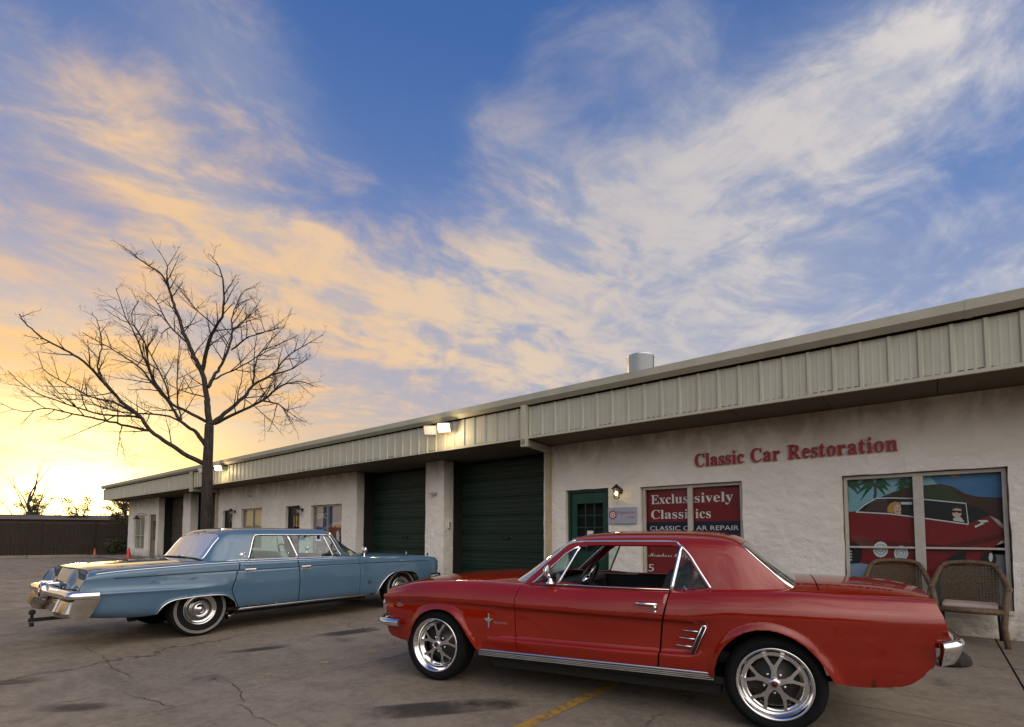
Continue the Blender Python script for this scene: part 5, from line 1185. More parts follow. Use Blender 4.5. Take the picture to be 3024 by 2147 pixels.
# caps, grille and lights
def capx(S, x, ts, name, m, parent):
    y, z = S.ev([x] * len(ts), ts)
    pts = list(zip(y, z)); poly = [(x, a, b) for a, b in pts] + [(x, -a, b) for a, b in pts[::-1]]
    k = MB(); k.add(poly, [list(range(len(poly)))]); return k.build(name, m, parent)
capx(ML, -.50, list(np.linspace(2.0, 11.5, 24)) + [12, 13, 13.99], 'nose_panel', M_MRED, mus)
capx(ML, 3.585, list(np.linspace(3.0, 11.5, 24)) + [12, 13, 13.99], 'tail_panel', M_MRED, mus)
k = MB(); k.box(-.66, -.55, -.48, .48, .52, .72); k.build('grille', M_GAP, mus, bevel=.03)
k = MB()
for z_ in (.53, .71): k.box(-.675, -.655, -.48, .48, z_, z_ + .012)
k.build('grille_surround', M_CHROME, mus)
for sg in (-1, 1):
    h_ = link('headlight', None, mus, T(-.60, sg * .645, .635))
    k = MB(); k.lathe([(.115, .0), (.125, -.025), (.105, -.04), (.09, -.02), (.09, .05)], 0, 28); k.build('bezel', M_CHROME, h_)
    k = MB(); k.lathe([(.0, -.035), (.05, -.030), (.09, -.012)], 0, 24); k.build('lens', M_CLEAR, h_)
    for j in range(3):
        k = MB(); y0_ = sg * (.55 + .075 * j); k.box(3.60, 3.655, y0_ - .028, y0_ + .028, .62, .82); k.build('tail_light', M_REDLENS, mus, bevel=.01)
# bumpers
bprof = [(.0, -.036), (.020, -.030), (.034, -.012), (.036, .006), (.028, .022), (.010, .034), (-.01, .034), (-.01, -.034)]
fb = [(-.345, -.868, .497), (-.44, -.866, .497), (-.54, -.845, .496), (-.615, -.795, .495), (-.68, -.68, .495), (-.735, -.45, .495), (-.765, -.2, .495), (-.77, 0, .495)]
fb = fb + [(x, -y, z) for x, y, z in fb[::-1][1:]]
k = MB(); sweep(k, smooth_curve(fb, 4), [(-a, b) for a, b in bprof][::-1]); k.build('front_bumper', M_CHROME, mus)
rb = [(3.64, -.812, .600), (3.67, -.803, .605), (3.72, -.76, .612), (3.76, -.62, .612), (3.78, -.35, .610), (3.785, 0, .610)]
rb = rb + [(x, -y, z) for x, y, z in rb[::-1][1:]]
rprof = [(-.030, -.078), (-.012, -.070), (.010, -.03), (.030, .02), (.036, .05), (.022, .070), (-.012, .072), (-.034, -.07)]
k = MB(); sweep(k, smooth_curve(rb, 4), rprof); k.build('rear_bumper', M_CHROME, mus)
# door furniture and badges
def on_side(S, x, z, sg, lo=0, hi=11):
    t = S.t_at_z(x, z, lo, hi); y, zz_ = S.ev(x, t); return float(y[0])
for sg, d_ in ((1, doors[0]), (-1, doors[1])):
    y = on_side(ML, 1.92, .79, sg)
    k = MB(); k.tube([(1.84, sg * (y + .030), .806), (1.90, sg * (y + .034), .806), (1.985, sg * (y + .030), .804)], [.009, .011, .010], 8)
    k.tube([(1.845, sg * y, .806), (1.845, sg * (y + .030), .806)], .009, 8); k.tube([(1.978, sg * y, .800), (1.978, sg * (y + .032), .800)], .015, 10); k.ball((1.978, sg * (y + .034), .784), .012, 10, 6)
    k.build('door_handle', M_CHROME, d_)
    k = MB(); k.lathe([(0, .010), (.008, .009), (.012, 0)], 1, 12, (1.972, 0, .748)); k.v = [(a, sg * (y + .004 + b), c) for a, b, c in k.v]; k.build('key_lock', M_CHROME, d_)
    # side cove grille: three thin bars against a slanting spear
    P0, P1 = (2.228, .478), (2.312, .668)
    k = MB()
    for q, w_ in ((0, 1),):
        ys_ = [on_side(ML, a, b, sg) for a, b in (P0, P1)]
        k.add([(P0[0] - .012, sg * (ys_[0] + .022), P0[1]), (P0[0] + .014, sg * (ys_[0] + .022), P0[1]), (P1[0] + .014, sg * (ys_[1] + .020), P1[1]), (P1[0] - .014, sg * (ys_[1] + .020), P1[1]),
               (P0[0] - .012, sg * (ys_[0] + .0), P0[1]), (P0[0] + .014, sg * (ys_[0] + .0), P0[1]), (P1[0] + .014, sg * (ys_[1] + .0), P1[1]), (P1[0] - .014, sg * (ys_[1] + .0), P1[1])],
              [(0, 1, 2, 3), (0, 4, 5, 1), (1, 5, 6, 2), (2, 6, 7, 3), (3, 7, 4, 0)])
    k.build('cove_spear', M_GAP, mus)
    k = MB(); ys_ = [on_side(ML, a, b, sg) for a, b in (P0, P1)]
    for e in (-.014, .015): k.tube([(P0[0] + e, sg * (ys_[0] + .022), P0[1] - .004), (P1[0] + e, sg * (ys_[1] + .020), P1[1] + .004)], .0035, 6)
    k.ball((P1[0], sg * (ys_[1] + .022), P1[1] + .006), (.018, .008, .010), 10, 6); k.build('spear_trim', M_CHROME, mus)
    for j, (xa, zb_) in enumerate(((2.165, .628), (2.140, .574), (2.115, .520))):
        xb = P0[0] + (P1[0] - P0[0]) * (zb_ - P0[1]) / (P1[1] - P0[1])
        y = on_side(ML, xa, zb_, sg) + .016
        k = MB(); k.tube([(xa, sg * y, zb_ + .004), (xb, sg * (y + .008), zb_)], .0055, 6); k.build('cove_bar', M_CHROME, mus)
    # badge: running horse on three bars, and name letters
    y = on_side(ML, .585, .585, sg) + .003
    k = MB(); k.box(.577, .591, sg * y, sg * (y + .006), .525, .645)
    k.prism([(x_ + .584, z_ + .588) for x_, z_ in ((-.045, .004), (-.036, .016), (-.022, .014), (-.006, .020), (.012, .012), (.030, .012), (.046, .018), (.040, .006), (.022, .0), (.018, -.020), (.010, -.006), (-.008, -.006), (-.016, -.022), (-.020, -.004), (-.034, .004))], 1, sg * (y + .006), sg * (y + .011))
    k.build('fender_badge', M_CHROME, mus)
    k = MB(); vs, fs = text_geo(sansb('MUSTANG')); w0 = max(v[0] for v in vs); s_ = .13 / w0
    yb_ = on_side(ML, .70, .57, sg) + .006
    k.add([((.625 + v[0] * s_ if sg < 0 else .755 - v[0] * s_), sg * yb_, .562 + v[1] * .024) for v in vs], fs); k.build('badge_lettering', M_CHROME, mus)
    y = on_side(ML, -.39, .655, sg) + .004
    k = MB(); k.prism([(-.425, .660), (-.39, .648), (-.352, .660), (-.350, .652), (-.39, .637), (-.427, .652)], 1, sg * (y - .006), sg * (y + .004)); k.box(-.408, -.370, sg * (y - .006), sg * (y + .002), .660, .670); k.build('engine_badge', M_CHROME, mus)
# door mirror (driver's side) and glass fittings
m_ = link('door_mirror', None, mus, T(1.125, -.80, .905))
k = MB(); k.lathe([(0, 0), (.032, .002), (.036, .010), (.018, .028), (.012, .05)], 2, 14); k.tube([(0, 0, .045), (-.012, -.015, .085)], .009, 8); k.build('stalk', M_CHROME, m_)
k = MB(); k.lathe([(0, -.030), (.030, -.026), (.050, -.008), (.053, .006), (.048, .010), (.0, .008)], 0, 20, (-.016, -.022, .105)); k.build('mirror_head', M_CHROME, m_)
# cabin
k = MB(); k.box(.98, 2.75, -.72, .72, .25, .30); k.build('floor_pan', M_VINYL, mus)
k = MB(); k.box(.80, 1.16, -.70, .70, .62, .895); k.build('dashboard', M_VINYL, mus, bevel=.04)
for sg in (-1, 1):
    k = MB(); k.box(.93, 2.35, sg * .735, sg * .765, .34, .893); k.build('door_card', M_VINYL, mus)
k = MB(); k.box(2.50, 2.86, -.62, .62, .84, .888); k.build('parcel_shelf', M_VINYL, mus)
seat(mus, 1.60, -.36, .52, M_VINYL, .60, .44, name='front_seat'); seat(mus, 1.62, .36, .52, M_REDVINYL, .64, .44, name='front_seat')
seat(mus, 2.30, 0, 1.12, M_VINYL, .50, .46, name='rear_seat', rake=.15)
steering(mus, 1.28, -.36, .905, .195)
k = MB(); k.box(1.235, 1.255, -.10, .10, 1.175, 1.225); k.tube([(1.235, 0, 1.22), (1.20, 0, 1.275)], .007, 6); k.build('rear_view_mirror', M_GAP, mus, bevel=.006)
k = MB(); k.box(.55, 2.40, -.70, .70, .17, .24); k.box(-.15, .5, -.45, .45, .22, .30); k.box(3.15, 3.5, -.6, .6, .37, .42); k.build('underbody', M_UNDER, mus)
k = MB(); k.tube([(2.95, -.45, .30), (3.2, -.46, .30), (3.45, -.46, .31)], .026, 10); k.build('exhaust_pipe', M_STEEL, mus)
# wheels
def spoke_wheel(x, sg, parent, dish, name='wheel', r=.318, rin=.236, w=.225, y=.745, turn=0.0):
    wh = link(name, None, parent, Matrix.Translation((x, sg * (y - w / 2), r - .002)))
    mir = Matrix.Scale(sg, 4, (0, 1, 0))
    def put(mb, nm, m, **k_):
        mb.v = [(a, b * sg, c) for a, b, c in mb.v]
        if sg < 0: mb.f = [f[::-1] for f in mb.f]
        return mb.build(nm, m, wh, **k_)
    k = MB(); tyre(k, r, rin, w); put(k, 'tyre', M_RUBBER)
    h = w / 2
    k = MB(); k.lathe([(rin - .012, h - .034), (rin + .004, h - .022), (rin + .005, h - .010), (rin - .003, h - .004), (rin - .012, h - .010), (rin - .018, h - .024), (rin - .028, h - .030),
                       (rin - .034, h - .055), (rin - .046, h - dish), (rin - .062, h - dish - .006), (rin - .066, h - dish - .03), (rin - .045, -h + .02)], 1, 64); put(k, 'rim', M_CHROME)
    rs = rin - .052; yo = h - dish + .012; ym = h - dish + .006
    for i in range(5):
        a0 = 2 * math.pi * i / 5 + math.pi / 2 + turn
        # a forked spoke: one root at the hub, two arms that reach the rim
        def pt(rr, aa): return (rr * math.cos(a0 + aa), rr * math.sin(a0 + aa))
        poly = [pt(.040, -.55), pt(.075, -.20), pt(.115, -.22), pt(rs, -.345), pt(rs, -.225), pt(.128, -.085), pt(.118, 0), pt(.128, .085), pt(rs, .225), pt(rs, .345), pt(.115, .22), pt(.075, .20), pt(.040, .55)]
        k = MB(); n_ = len(poly); dep = [.0] * n_
        def yy(p): rr = math.hypot(*p); return yo + .014 * (1 - rr / rs)
        front = [(p[0], yy(p), p[1]) for p in poly]; back = [(p[0] * .98, yy(p) - .022, p[1] * .98) for p in poly]
        k.add(front + back, [(0, 1, 2, 6, 10, 11, 12), (2, 3, 4, 5, 6), (6, 7, 8, 9, 10)] + [(i_, n_ + i_, n_ + (i_ + 1) % n_, (i_ + 1) % n_) for i_ in range(n_)])
        put(k, 'spoke', M_SILVER)
        al = a0 + math.pi / 5
        k = MB(); k.lathe([(0, .022), (.008, .020), (.011, .010), (.011, 0)], 1, 10, (.066 * math.cos(al), yo - .030, .066 * math.sin(al))); put(k, 'lug_nut', M_CHROME)
    k = MB(); k.lathe([(.020, .030), (.034, .028), (.040, .018), (.042, -.01)], 1, 24, (0, yo, 0)); put(k, 'hub_cap', M_SILVER)
    k = MB(); k.lathe([(0, .027), (.019, .027), (.021, .020)], 1, 18, (0, yo, 0)); put(k, 'hub_emblem', M_HUBRED)
    k = MB(); k.lathe([(0, .004), (.09, .004), (.092, -.012), (.155, -.012), (.158, -.03), (0, -.03)], 1, 36, (0, yo - .065, 0)); put(k, 'brake_disc', M_BRAKE)
    return wh
for sg in (-1, 1):
    spoke_wheel(0.0, sg, mus, .075, y=.815, turn=-.06); spoke_wheel(2.743, sg, mus, .050, y=.825, turn=.02)
    wheel_house(mus, .06, .335, .365, sg, .42, .80); wheel_house(mus, 2.735, .375, .36, sg, .42, .83)
# ------------------------------------------------------------------ the pale blue sedan
# local axes: x from the front axle to the rear, z up; the camera looks at the +y (passenger) side
imp = empty('blue_sedan', frame((-2.830, 9.776, 0), (-.60567, -.79572, 0), (.79572, -.60567, 0)))
tag(imp, 'long pale blue four-door classic sedan with chrome bumpers by the bare tree', 'car')
IW = table([(-1.0, .76), (-.88, .87), (-.75, .918), (-.4, .945), (0, .958), (1, .968), (2, .972), (3, .972), (3.8, .964), (4.2, .952), (4.4, .938), (4.52, .918), (4.65, .89)])
IZT = table([(-1.0, .835), (-.84, .842), (-.67, .863), (-.5, .874), (-.16, .890), (.35, .900), (.9, .918), (1.5, .922), (2.75, .928), (3.2, .923), (3.67, .904), (4.08, .884), (4.35, .858), (4.46, .835), (4.65, .78)])
IZC = table([(-1.0, .83), (-.75, .888), (-.4, .935), (0, .957), (.3, .965), (.7, .975), (1.5, .98), (3.2, .980), (3.6, .968), (4.0, .950), (4.25, .938), (4.4, .918), (4.5, .88)])
IZB = table([(-1.0, .42), (-.4, .40), (.6, .27), (2.86, .27), (3.75, .30), (4.1, .325), (4.45, .36), (4.65, .38)])
def ioff(tab):
    f = table(tab); return lambda x: IW(x) + f(x)
IY = [ioff(c_(-.13)), ioff(c_(-.045)), ioff(c_(-.014)), ioff([(-1, -.002), (2.8, -.002), (3.4, .0), (5, .0)]),
      ioff([(-1, .0), (2.9, .0), (3.5, .010), (4.3, .014), (5, .014)]),
      ioff([(-1, -.003), (2.9, -.003), (3.5, -.014), (4.3, -.020), (5, -.020)]),
      ioff([(-1, -.012), (2.9, -.014), (3.6, -.024), (5, -.028)]), ioff([(-1, -.014), (5, -.028)]), ioff([(-1, -.014), (5, -.028)]),
      ioff(c_(-.030)), ioff(c_(-.050)), ioff(c_(-.105)), table([(-1, .62), (-.5, .70), (.9, .71), (3.2, .72), (4.5, .70)]), table(c_(.40)), table(c_(.0))]
IZ = [IZB, lambda x: IZB(x) + .05, zz([(-1, .52), (-.3, .50), (.6, .42), (2.9, .42), (4.6, .46)]), zz([(-1, .60), (.6, .56), (2.9, .57), (3.6, .60), (4.6, .615)]),
      zz([(-1, .655), (2.9, .630), (3.5, .632), (4.35, .642), (4.6, .642)]), zz([(-1, .70), (2.9, .69), (3.5, .668), (4.35, .690), (4.6, .69)]),
      zz([(-1, .775), (.9, .812), (4.2, .796), (4.6, .77)]), zz([(-1, .785), (.9, .824), (4.2, .806), (4.6, .78)]), zz([(-1, .800), (.9, .832), (4.2, .815), (4.6, .786)]),
      lambda x: IZT(x) - .022, IZT, lambda x: IZT(x) + .014 + .18 * np.maximum(IZC(x) - IZT(x), 0), lambda x: IZT(x) + .62 * (IZC(x) - IZT(x)), lambda x: IZT(x) + .95 * (IZC(x) - IZT(x)), IZC]
IL = Surf(IY, IZ)
IAF = [(.600, .300), (.560, .380), (.512, .462), (.437, .540), (.360, .600), (.243, .645), (.081, .657), (-.097, .645), (-.237, .603), (-.303, .533), (-.348, .471), (-.365, .44)]
IAR = [(3.775, .352), (3.745, .405), (3.707, .451), (3.613, .500), (3.449, .517), (3.219, .525), (3.062, .517), (2.974, .482), (2.896, .414), (2.866, .345)]
iaf, iar = smooth_curve(IAF, 4), smooth_curve(IAR, 4)
isd = lambda pts: IL.side(pts, 0, 10)
idz = arch_disp([IAF, IAR], .010, .035)
G1 = [(.944, .315), (.942, .60), (.952, .90)]; G2 = [(1.995, .315), (1.990, .60), (2.004, .90)]; G3 = [(2.845, .330), (2.872, .400), (2.912, .485), (2.940, .575), (2.915, .66), (2.881, .76), (2.836, .895)]
ig = .007
panel('front_fender', IL, isd([(.606, .315)] + G1) + [(.953, 10.0), (.955, 11.9)] + [(x, 11.9) for x in (.5, 0, -.4, -.7)] + [(-.80, 11.5), (-.835, 10.0)]
      + isd([(-.852, .80), (-.848, .714), (-.826, .584), (-.80, .525), (-.681, .490), (-.50, .468)]) + isd(iaf[::-1]), M_IBLUE, imp, step=.05, extra=arch_extra(IL, IAF, 0, 10, (.010, .022, .036)), disp=idz)
fd_ = panel('front_door', IL, isd([(x + ig, z) for x, z in G1][:1] + [(x - ig, z) for x, z in G2]) + [(2.004 - ig, 10.0), (2.004, 11.4), (.958, 11.4), (.953 + ig, 10.0)] + isd([(x + ig, z) for x, z in G1[::-1]][:-1]), M_IBLUE, imp, step=.06, disp=idz)
rd_ = panel('rear_door', IL, isd([(x + ig, z) for x, z in G2][:1] + [(x - ig, z) for x, z in G3]) + [(2.834 - ig, 10.0), (2.83, 11.4), (2.008, 11.4), (2.004 + ig, 10.0)] + isd([(x + ig, z) for x, z in G2[::-1]][:-1]), M_IBLUE, imp, step=.06, disp=idz)
panel('rear_quarter', IL, isd([(x + ig, z) for x, z in G3[::-1]]) + isd(iar[::-1]) + isd([(3.85, .338), (3.95, .335), (4.15, .345), (4.435, .380), (4.395, .472), (4.350, .610), (4.338, .672), (4.42, .684), (4.497, .684), (4.487, .73), (4.470, .78), (4.440, .83)])
      + [(4.425, 10.0), (4.41, 11.0), (4.40, 11.9)] + [(x, 11.9) for x in (4.0, 3.6, 3.3)] + [(3.18, 11.6), (3.0, 11.4), (2.838, 11.4)], M_IBLUE, imp, step=.05, extra=arch_extra(IL, IAR, 0, 10, (.010, .022, .036)), disp=idz)
panel('hood', IL, [(-.70, 12.0), (.86, 12.0), (.80, 13), (.72, 14), (-.88, 14), (-.83, 13)], M_IBLUE, imp, full=True, step=.07)
panel('cowl_panel', IL, [(.868, 12.0), (1.15, 12.0), (1.15, 14), (.728, 14), (.808, 13)], M_IBLUE, imp, full=True, step=.07)
panel('trunk_lid', IL, [(3.12, 12.0), (4.385, 12.0), (4.412, 13), (4.425, 14), (3.12, 14)], M_IBLUE, imp, full=True, step=.07)
trim('fender_gap', IL, [(x, 11.95) for x in (-.7, 0, .86)], .006, imp, M_GAP, smooth_n=0, out=-.004); trim('trunk_gap', IL, [(x, 11.95) for x in (3.2, 3.8, 4.38)], .006, imp, M_GAP, smooth_n=0, out=-.004)
# rear face between the fins: slopes down and back to the bumper, raised in the middle
k = MB(); rows = []
ys = np.linspace(-.86, .86, 45)
for i in range(9):
    s_ = i / 8; r_ = []
    for y in ys:
        ay = abs(y); t_ = 12 + 2 * (1 - min(ay / .71, 1)) if ay < .71 else 11.0 + (.86 - ay) / .15
        ztop = float(IL.ev(4.405, t_)[1][0])
        hump = .5 - .5 * math.tanh((ay - .34) / .045)
        side_ = max(0, (ay - .74) / .12)
        x = 4.402 + .050 * s_ + (.040 * hump + .055 * side_) * math.sin(math.pi * min(s_ * 1.05, 1) * .62) - .012 * math.sin(math.pi * s_) * (1 - hump)
        z = ztop + (.672 - ztop) * s_
        r_.append((x, y, z))
    rows.append(r_)
k.grid(rows); k.build('rear_panel', M_IBLUE, imp)
# bright line along the sides, sill moulding, arch edging
for sg in (1, -1):
    trim('side_moulding', IL, isd([(-.55, .806), (-.2, .815), (.5, .826), (.97, .828), (2.0, .824), (2.9, .820), (3.6, .812), (4.2, .806)]), .0055, imp, M_GAP, sgs=(sg,), out=.0)
    trim('belt_moulding', IL, [(x, 10.1) for x in (.9, 1.5, 2.2, 2.84, 3.2, 3.8, 4.2, 4.36)], .006, imp, sgs=(sg,), out=.0)
    for z_ in (.302, .286): trim('sill_moulding', IL, isd([(.66, z_ + .002), (1.6, z_ + .004), (2.82, z_ + .004)]), .006, imp, sgs=(sg,), out=.006, smooth_n=4)
    trim('arch_moulding', IL, isd(IAR), .007, imp, sgs=(sg,), out=.011); trim('arch_moulding', IL, isd(IAF), .007, imp, sgs=(sg,), out=.011)
panel('sill', IL, [(.60, .1), (2.86, .1)] + isd([(2.86, .312), (.60, .312)]), M_GAP, imp, step=.15)
# cabin
J2Y = gt([(.85, .80), (1.05, .775), (1.13, .760), (1.345, .700), (1.5, .688), (2.0, .685), (2.5, .685), (2.85, .672), (2.93, .668), (3.05, .675), (3.15, .69), (3.30, .70)])
J2Z = gt([(.85, .78), (1.05, .86), (1.13, .945), (1.24, 1.128), (1.335, 1.285), (1.39, 1.318), (1.6, 1.325), (2.3, 1.328), (2.75, 1.322), (2.87, 1.310), (2.93, 1.283), (3.05, 1.168), (3.15, 1.025), (3.21, .958), (3.30, .90)])
J5Z = gt([(.60, .90), (.70, .982), (.9, 1.115), (1.1, 1.250), (1.18, 1.305), (1.26, 1.350), (1.4, 1.388), (1.7, 1.402), (2.3, 1.405), (2.7, 1.396), (2.85, 1.378), (2.93, 1.345), (3.0, 1.285), (3.1, 1.15), (3.2, 1.015), (3.30, .91)])
J0Y = gt([(.85, .842), (1.2, .846), (2.8, .850), (3.1, .82), (3.3, .78)])
J0Z = lambda x: np.minimum(IZT(x) + .004, J2Z(x) - .03)
IG = Surf([J0Y, lambda x: .5 * J0Y(x) + .5 * J2Y(x) + .010, J2Y, lambda x: J2Y(x) - .075, lambda x: J2Y(x) * .55, lambda x: 0 * x],
          [J0Z, lambda x: .5 * J0Z(x) + .5 * J2Z(x), J2Z, lambda x: J2Z(x) + .62 * (J5Z(x) - J2Z(x)), lambda x: J2Z(x) + .90 * (J5Z(x) - J2Z(x)), J5Z])
HW = [(1.215, .960), (1.30, 1.11), (1.385, 1.262), (1.42, 1.284), (2.0, 1.288), (2.50, 1.288), (2.545, 1.275), (2.60, 1.15), (2.675, .955), (2.655, .942), (1.24, .945)]
HT = 2.4
io = [(x, 0) for x in (1.06, 1.5, 2.0, 2.5, 2.9, 3.24)] + [(3.245, 1.0), (3.235, 2.0), (3.205, HT), (3.10, HT + .05), (2.995, HT + .1), (2.982, HT + .5), (2.978, 3.2), (2.98, 4), (2.982, 5), (2.5, 5), (1.8, 5), (1.215, 5), (1.235, 4), (1.29, 3.1), (1.338, HT + .2), (1.32, HT), (1.24, HT), (1.15, HT), (1.06, HT - .1), (1.04, 1.2)]
panel('roof', IG, io, M_IBLUE, imp, holes=[IG.side(HW, 0, 2)], step=.05, full=True, thick=.02)
panel('windshield', IG, [(1.06, HT - .05), (1.315, HT - .05), (1.332, HT + .2), (1.284, 3.1), (1.228, 4), (1.208, 5), (.72, 5), (.745, 4), (.85, 3.1)], M_CARGLASS, imp, full=True, step=.07, thick=.003)
panel('rear_window', IG, [(2.999, HT + .1), (2.986, HT + .5), (2.982, 3.2), (2.984, 4), (2.986, 5), (3.205, 5), (3.205, 4), (3.205, 3), (3.203, HT + .02)], M_CARGLASS, imp, full=True, step=.07, thick=.003)
panel('rear_door_glass', IG, IG.side([(2.66, .95), (2.53, 1.28), (2.09, 1.283), (1.97, .95)], 0, 2), M_CARGLASS, imp, step=.09, thick=.004)
panel('front_door_glass', IG, IG.side([(1.945, .95), (2.055, 1.283), (1.50, 1.28), (1.375, .95)], 0, 2), M_CARGLASS, imp, step=.09, thick=.004)
panel('vent_window', IG, IG.side([(1.36, .95), (1.475, 1.275), (1.40, 1.265), (1.23, .96)], 0, 2), M_CARGLASS, imp, step=.09, thick=.004)
wf = IG.side([(1.205, .950), (1.30, 1.118), (1.38, 1.268), (1.425, 1.293), (2.0, 1.297), (2.50, 1.297), (2.552, 1.278), (2.61, 1.15), (2.685, .95)], 0, 2)
trim('window_frame', IG, wf, .011, imp, smooth_n=3)
trim('window_post', IG, IG.side([(1.958, .945), (2.01, 1.11), (2.07, 1.29)], 0, 2), .016, imp, smooth_n=3)
trim('vent_post', IG, IG.side([(1.367, .945), (1.42, 1.10), (1.487, 1.285)], 0, 2), .010, imp, smooth_n=3)
trim('cabin_base_moulding', IG, [(x, .12) for x in (1.1, 1.6, 2.2, 2.7, 3.0, 3.22)], .006, imp, smooth_n=3)
trim('windshield_moulding', IG, [(1.05, HT), (1.15, HT + .05), (1.25, HT + .05), (1.325, HT + .08), (1.336, HT + .3), (1.29, 3.1), (1.234, 4), (1.213, 4.99)], .011, imp)
trim('rear_window_moulding', IG, [(2.984, 4.99), (2.98, 4), (2.98, 3.2), (2.986, HT + .5), (3.0, HT + .1), (3.1, HT + .05), (3.19, HT + .02), (3.21, HT + .4), (3.21, 3.2), (3.21, 4.99)], .010, imp)
# round roof-pillar medallion, door handles, badge, mirror, wipers
for sg, fdo, rdo in ((1, fd_[0], rd_[0]), (-1, fd_[1], rd_[1])):
    y = float(IG.ev(2.752, IG.t_at_z(2.752, 1.017, 0, 2))[0][0])
    k = MB(); k.lathe([(0, .010), (.022, .010), (.024, .004), (.034, .004), (.036, .012), (.041, .010), (.042, 0)], 1, 24, (2.752, 0, 1.017)); k.v = [(a, sg * (y + b - .002), c) for a, b, c in k.v]; k.build('pillar_medallion', M_CHROME, imp)
    for xh, dr in ((2.70, rdo), (1.893, fdo)):
        y = on_side(IL, xh, .82, sg, 0, 10)
        k = MB(); k.box(xh - .075, xh + .075, sg * (y - .02), sg * (y + .026), .800, .838); k.box(xh - .078, xh + .078, sg * (y - .02), sg * (y + .012), .784, .799); k.build('door_handle', M_CHROME, dr, bevel=.008)
    y = on_side(IL, .76, .53, sg, 0, 10) + .003
    k = MB(); k.prism([(.735, .490), (.785, .490), (.790, .540), (.775, .525), (.760, .550), (.745, .525), (.730, .540)], 1, sg * (y - .004), sg * (y + .006)); k.build('fender_crest', M_BRAKE, imp)
    k = MB(); vs, fs = text_geo(script('Crown')); w0 = max(v[0] for v in vs); s_ = .14 / w0
    k.add([((.715 - v[0] * s_) if sg > 0 else (.575 + v[0] * s_), sg * (y + .006), .50 + v[1] * .07) for v in vs], fs); k.build('fender_script', M_CHROME, imp)
    m_ = link('fender_mirror', None, imp, T(.82, sg * .885, .925))
    k = MB(); k.lathe([(0, 0), (.03, 0), (.025, .014), (.010, .03), (.009, .09)], 2, 12); k.build('stalk', M_CHROME, m_)
    k = MB(); k.lathe([(0, -.045), (.028, -.040), (.05, -.012), (.052, .012), (.0, .010)], 0, 16, (.0, 0, .118)); k.build('mirror_head', M_CHROME, m_)
    k = MB(); k.tube([(.80, sg * .50, .982), (.98, sg * .32, 1.10)], .006, 6); k.tube([(.78, sg * .50, .965), (.80, sg * .50, .985)], .012, 8); k.build('wiper', M_CHROME, imp)
k = MB(); k.prism([(-.84, .875), (-.80, .90), (-.815, .955), (-.83, .92)], 1, -.006, .006); k.build('hood_ornament', M_CHROME, imp)
k = MB(); k.prism([(-.72, .895), (-.66, .900), (-.68, .950), (-.70, .945)], 1, .756, .768); k.build('fender_ornament', M_CHROME, imp)
# front end
capx(IL, -.80, list(np.linspace(2.0, 9.9, 20)) + [11, 12, 13, 13.99], 'nose_panel', M_GAP, imp)
k = MB(); k.box(-.92, -.80, -.52, .52, .56, .84); k.build('grille', M_CHROME, imp, bevel=.03)
for sg in (1, -1):
    h_ = link('headlight', None, imp, T(-.845, sg * .70, .70))
    k = MB(); k.box(-.03, .05, -.17, .17, -.10, .10); k.build('bezel', M_CHROME, h_, bevel=.02)
    for q in (-.082, .082):
        k = MB(); k.lathe([(0, -.045), (.05, -.038), (.073, -.028)], 0, 20, (0, q, 0)); k.build('lens', M_CLEAR, h_)
fb = [(-.60, .925, .520), (-.70, .935, .520), (-.80, .925, .520), (-.87, .87, .520), (-.93, .70, .520), (-.97, .4, .52), (-.985, 0, .52)]
fb = fb + [(x, -y, z) for x, y, z in fb[::-1][1:]]
bp2 = [(0, -.06), (.026, -.05), (.045, -.015), (.046, .015), (.03, .045), (0, .055), (-.02, .05), (-.02, -.05)]
k = MB(); sweep(k, smooth_curve(fb, 4), bp2); k.build('front_bumper', M_CHROME, imp)
M_CHROME2 = mat('ground_toned_chrome', (.46, .42, .37), .16, 1.0, fn=vary(.12, 6, .06))  # darker, browner chrome: the ground's reflection is put into the colour
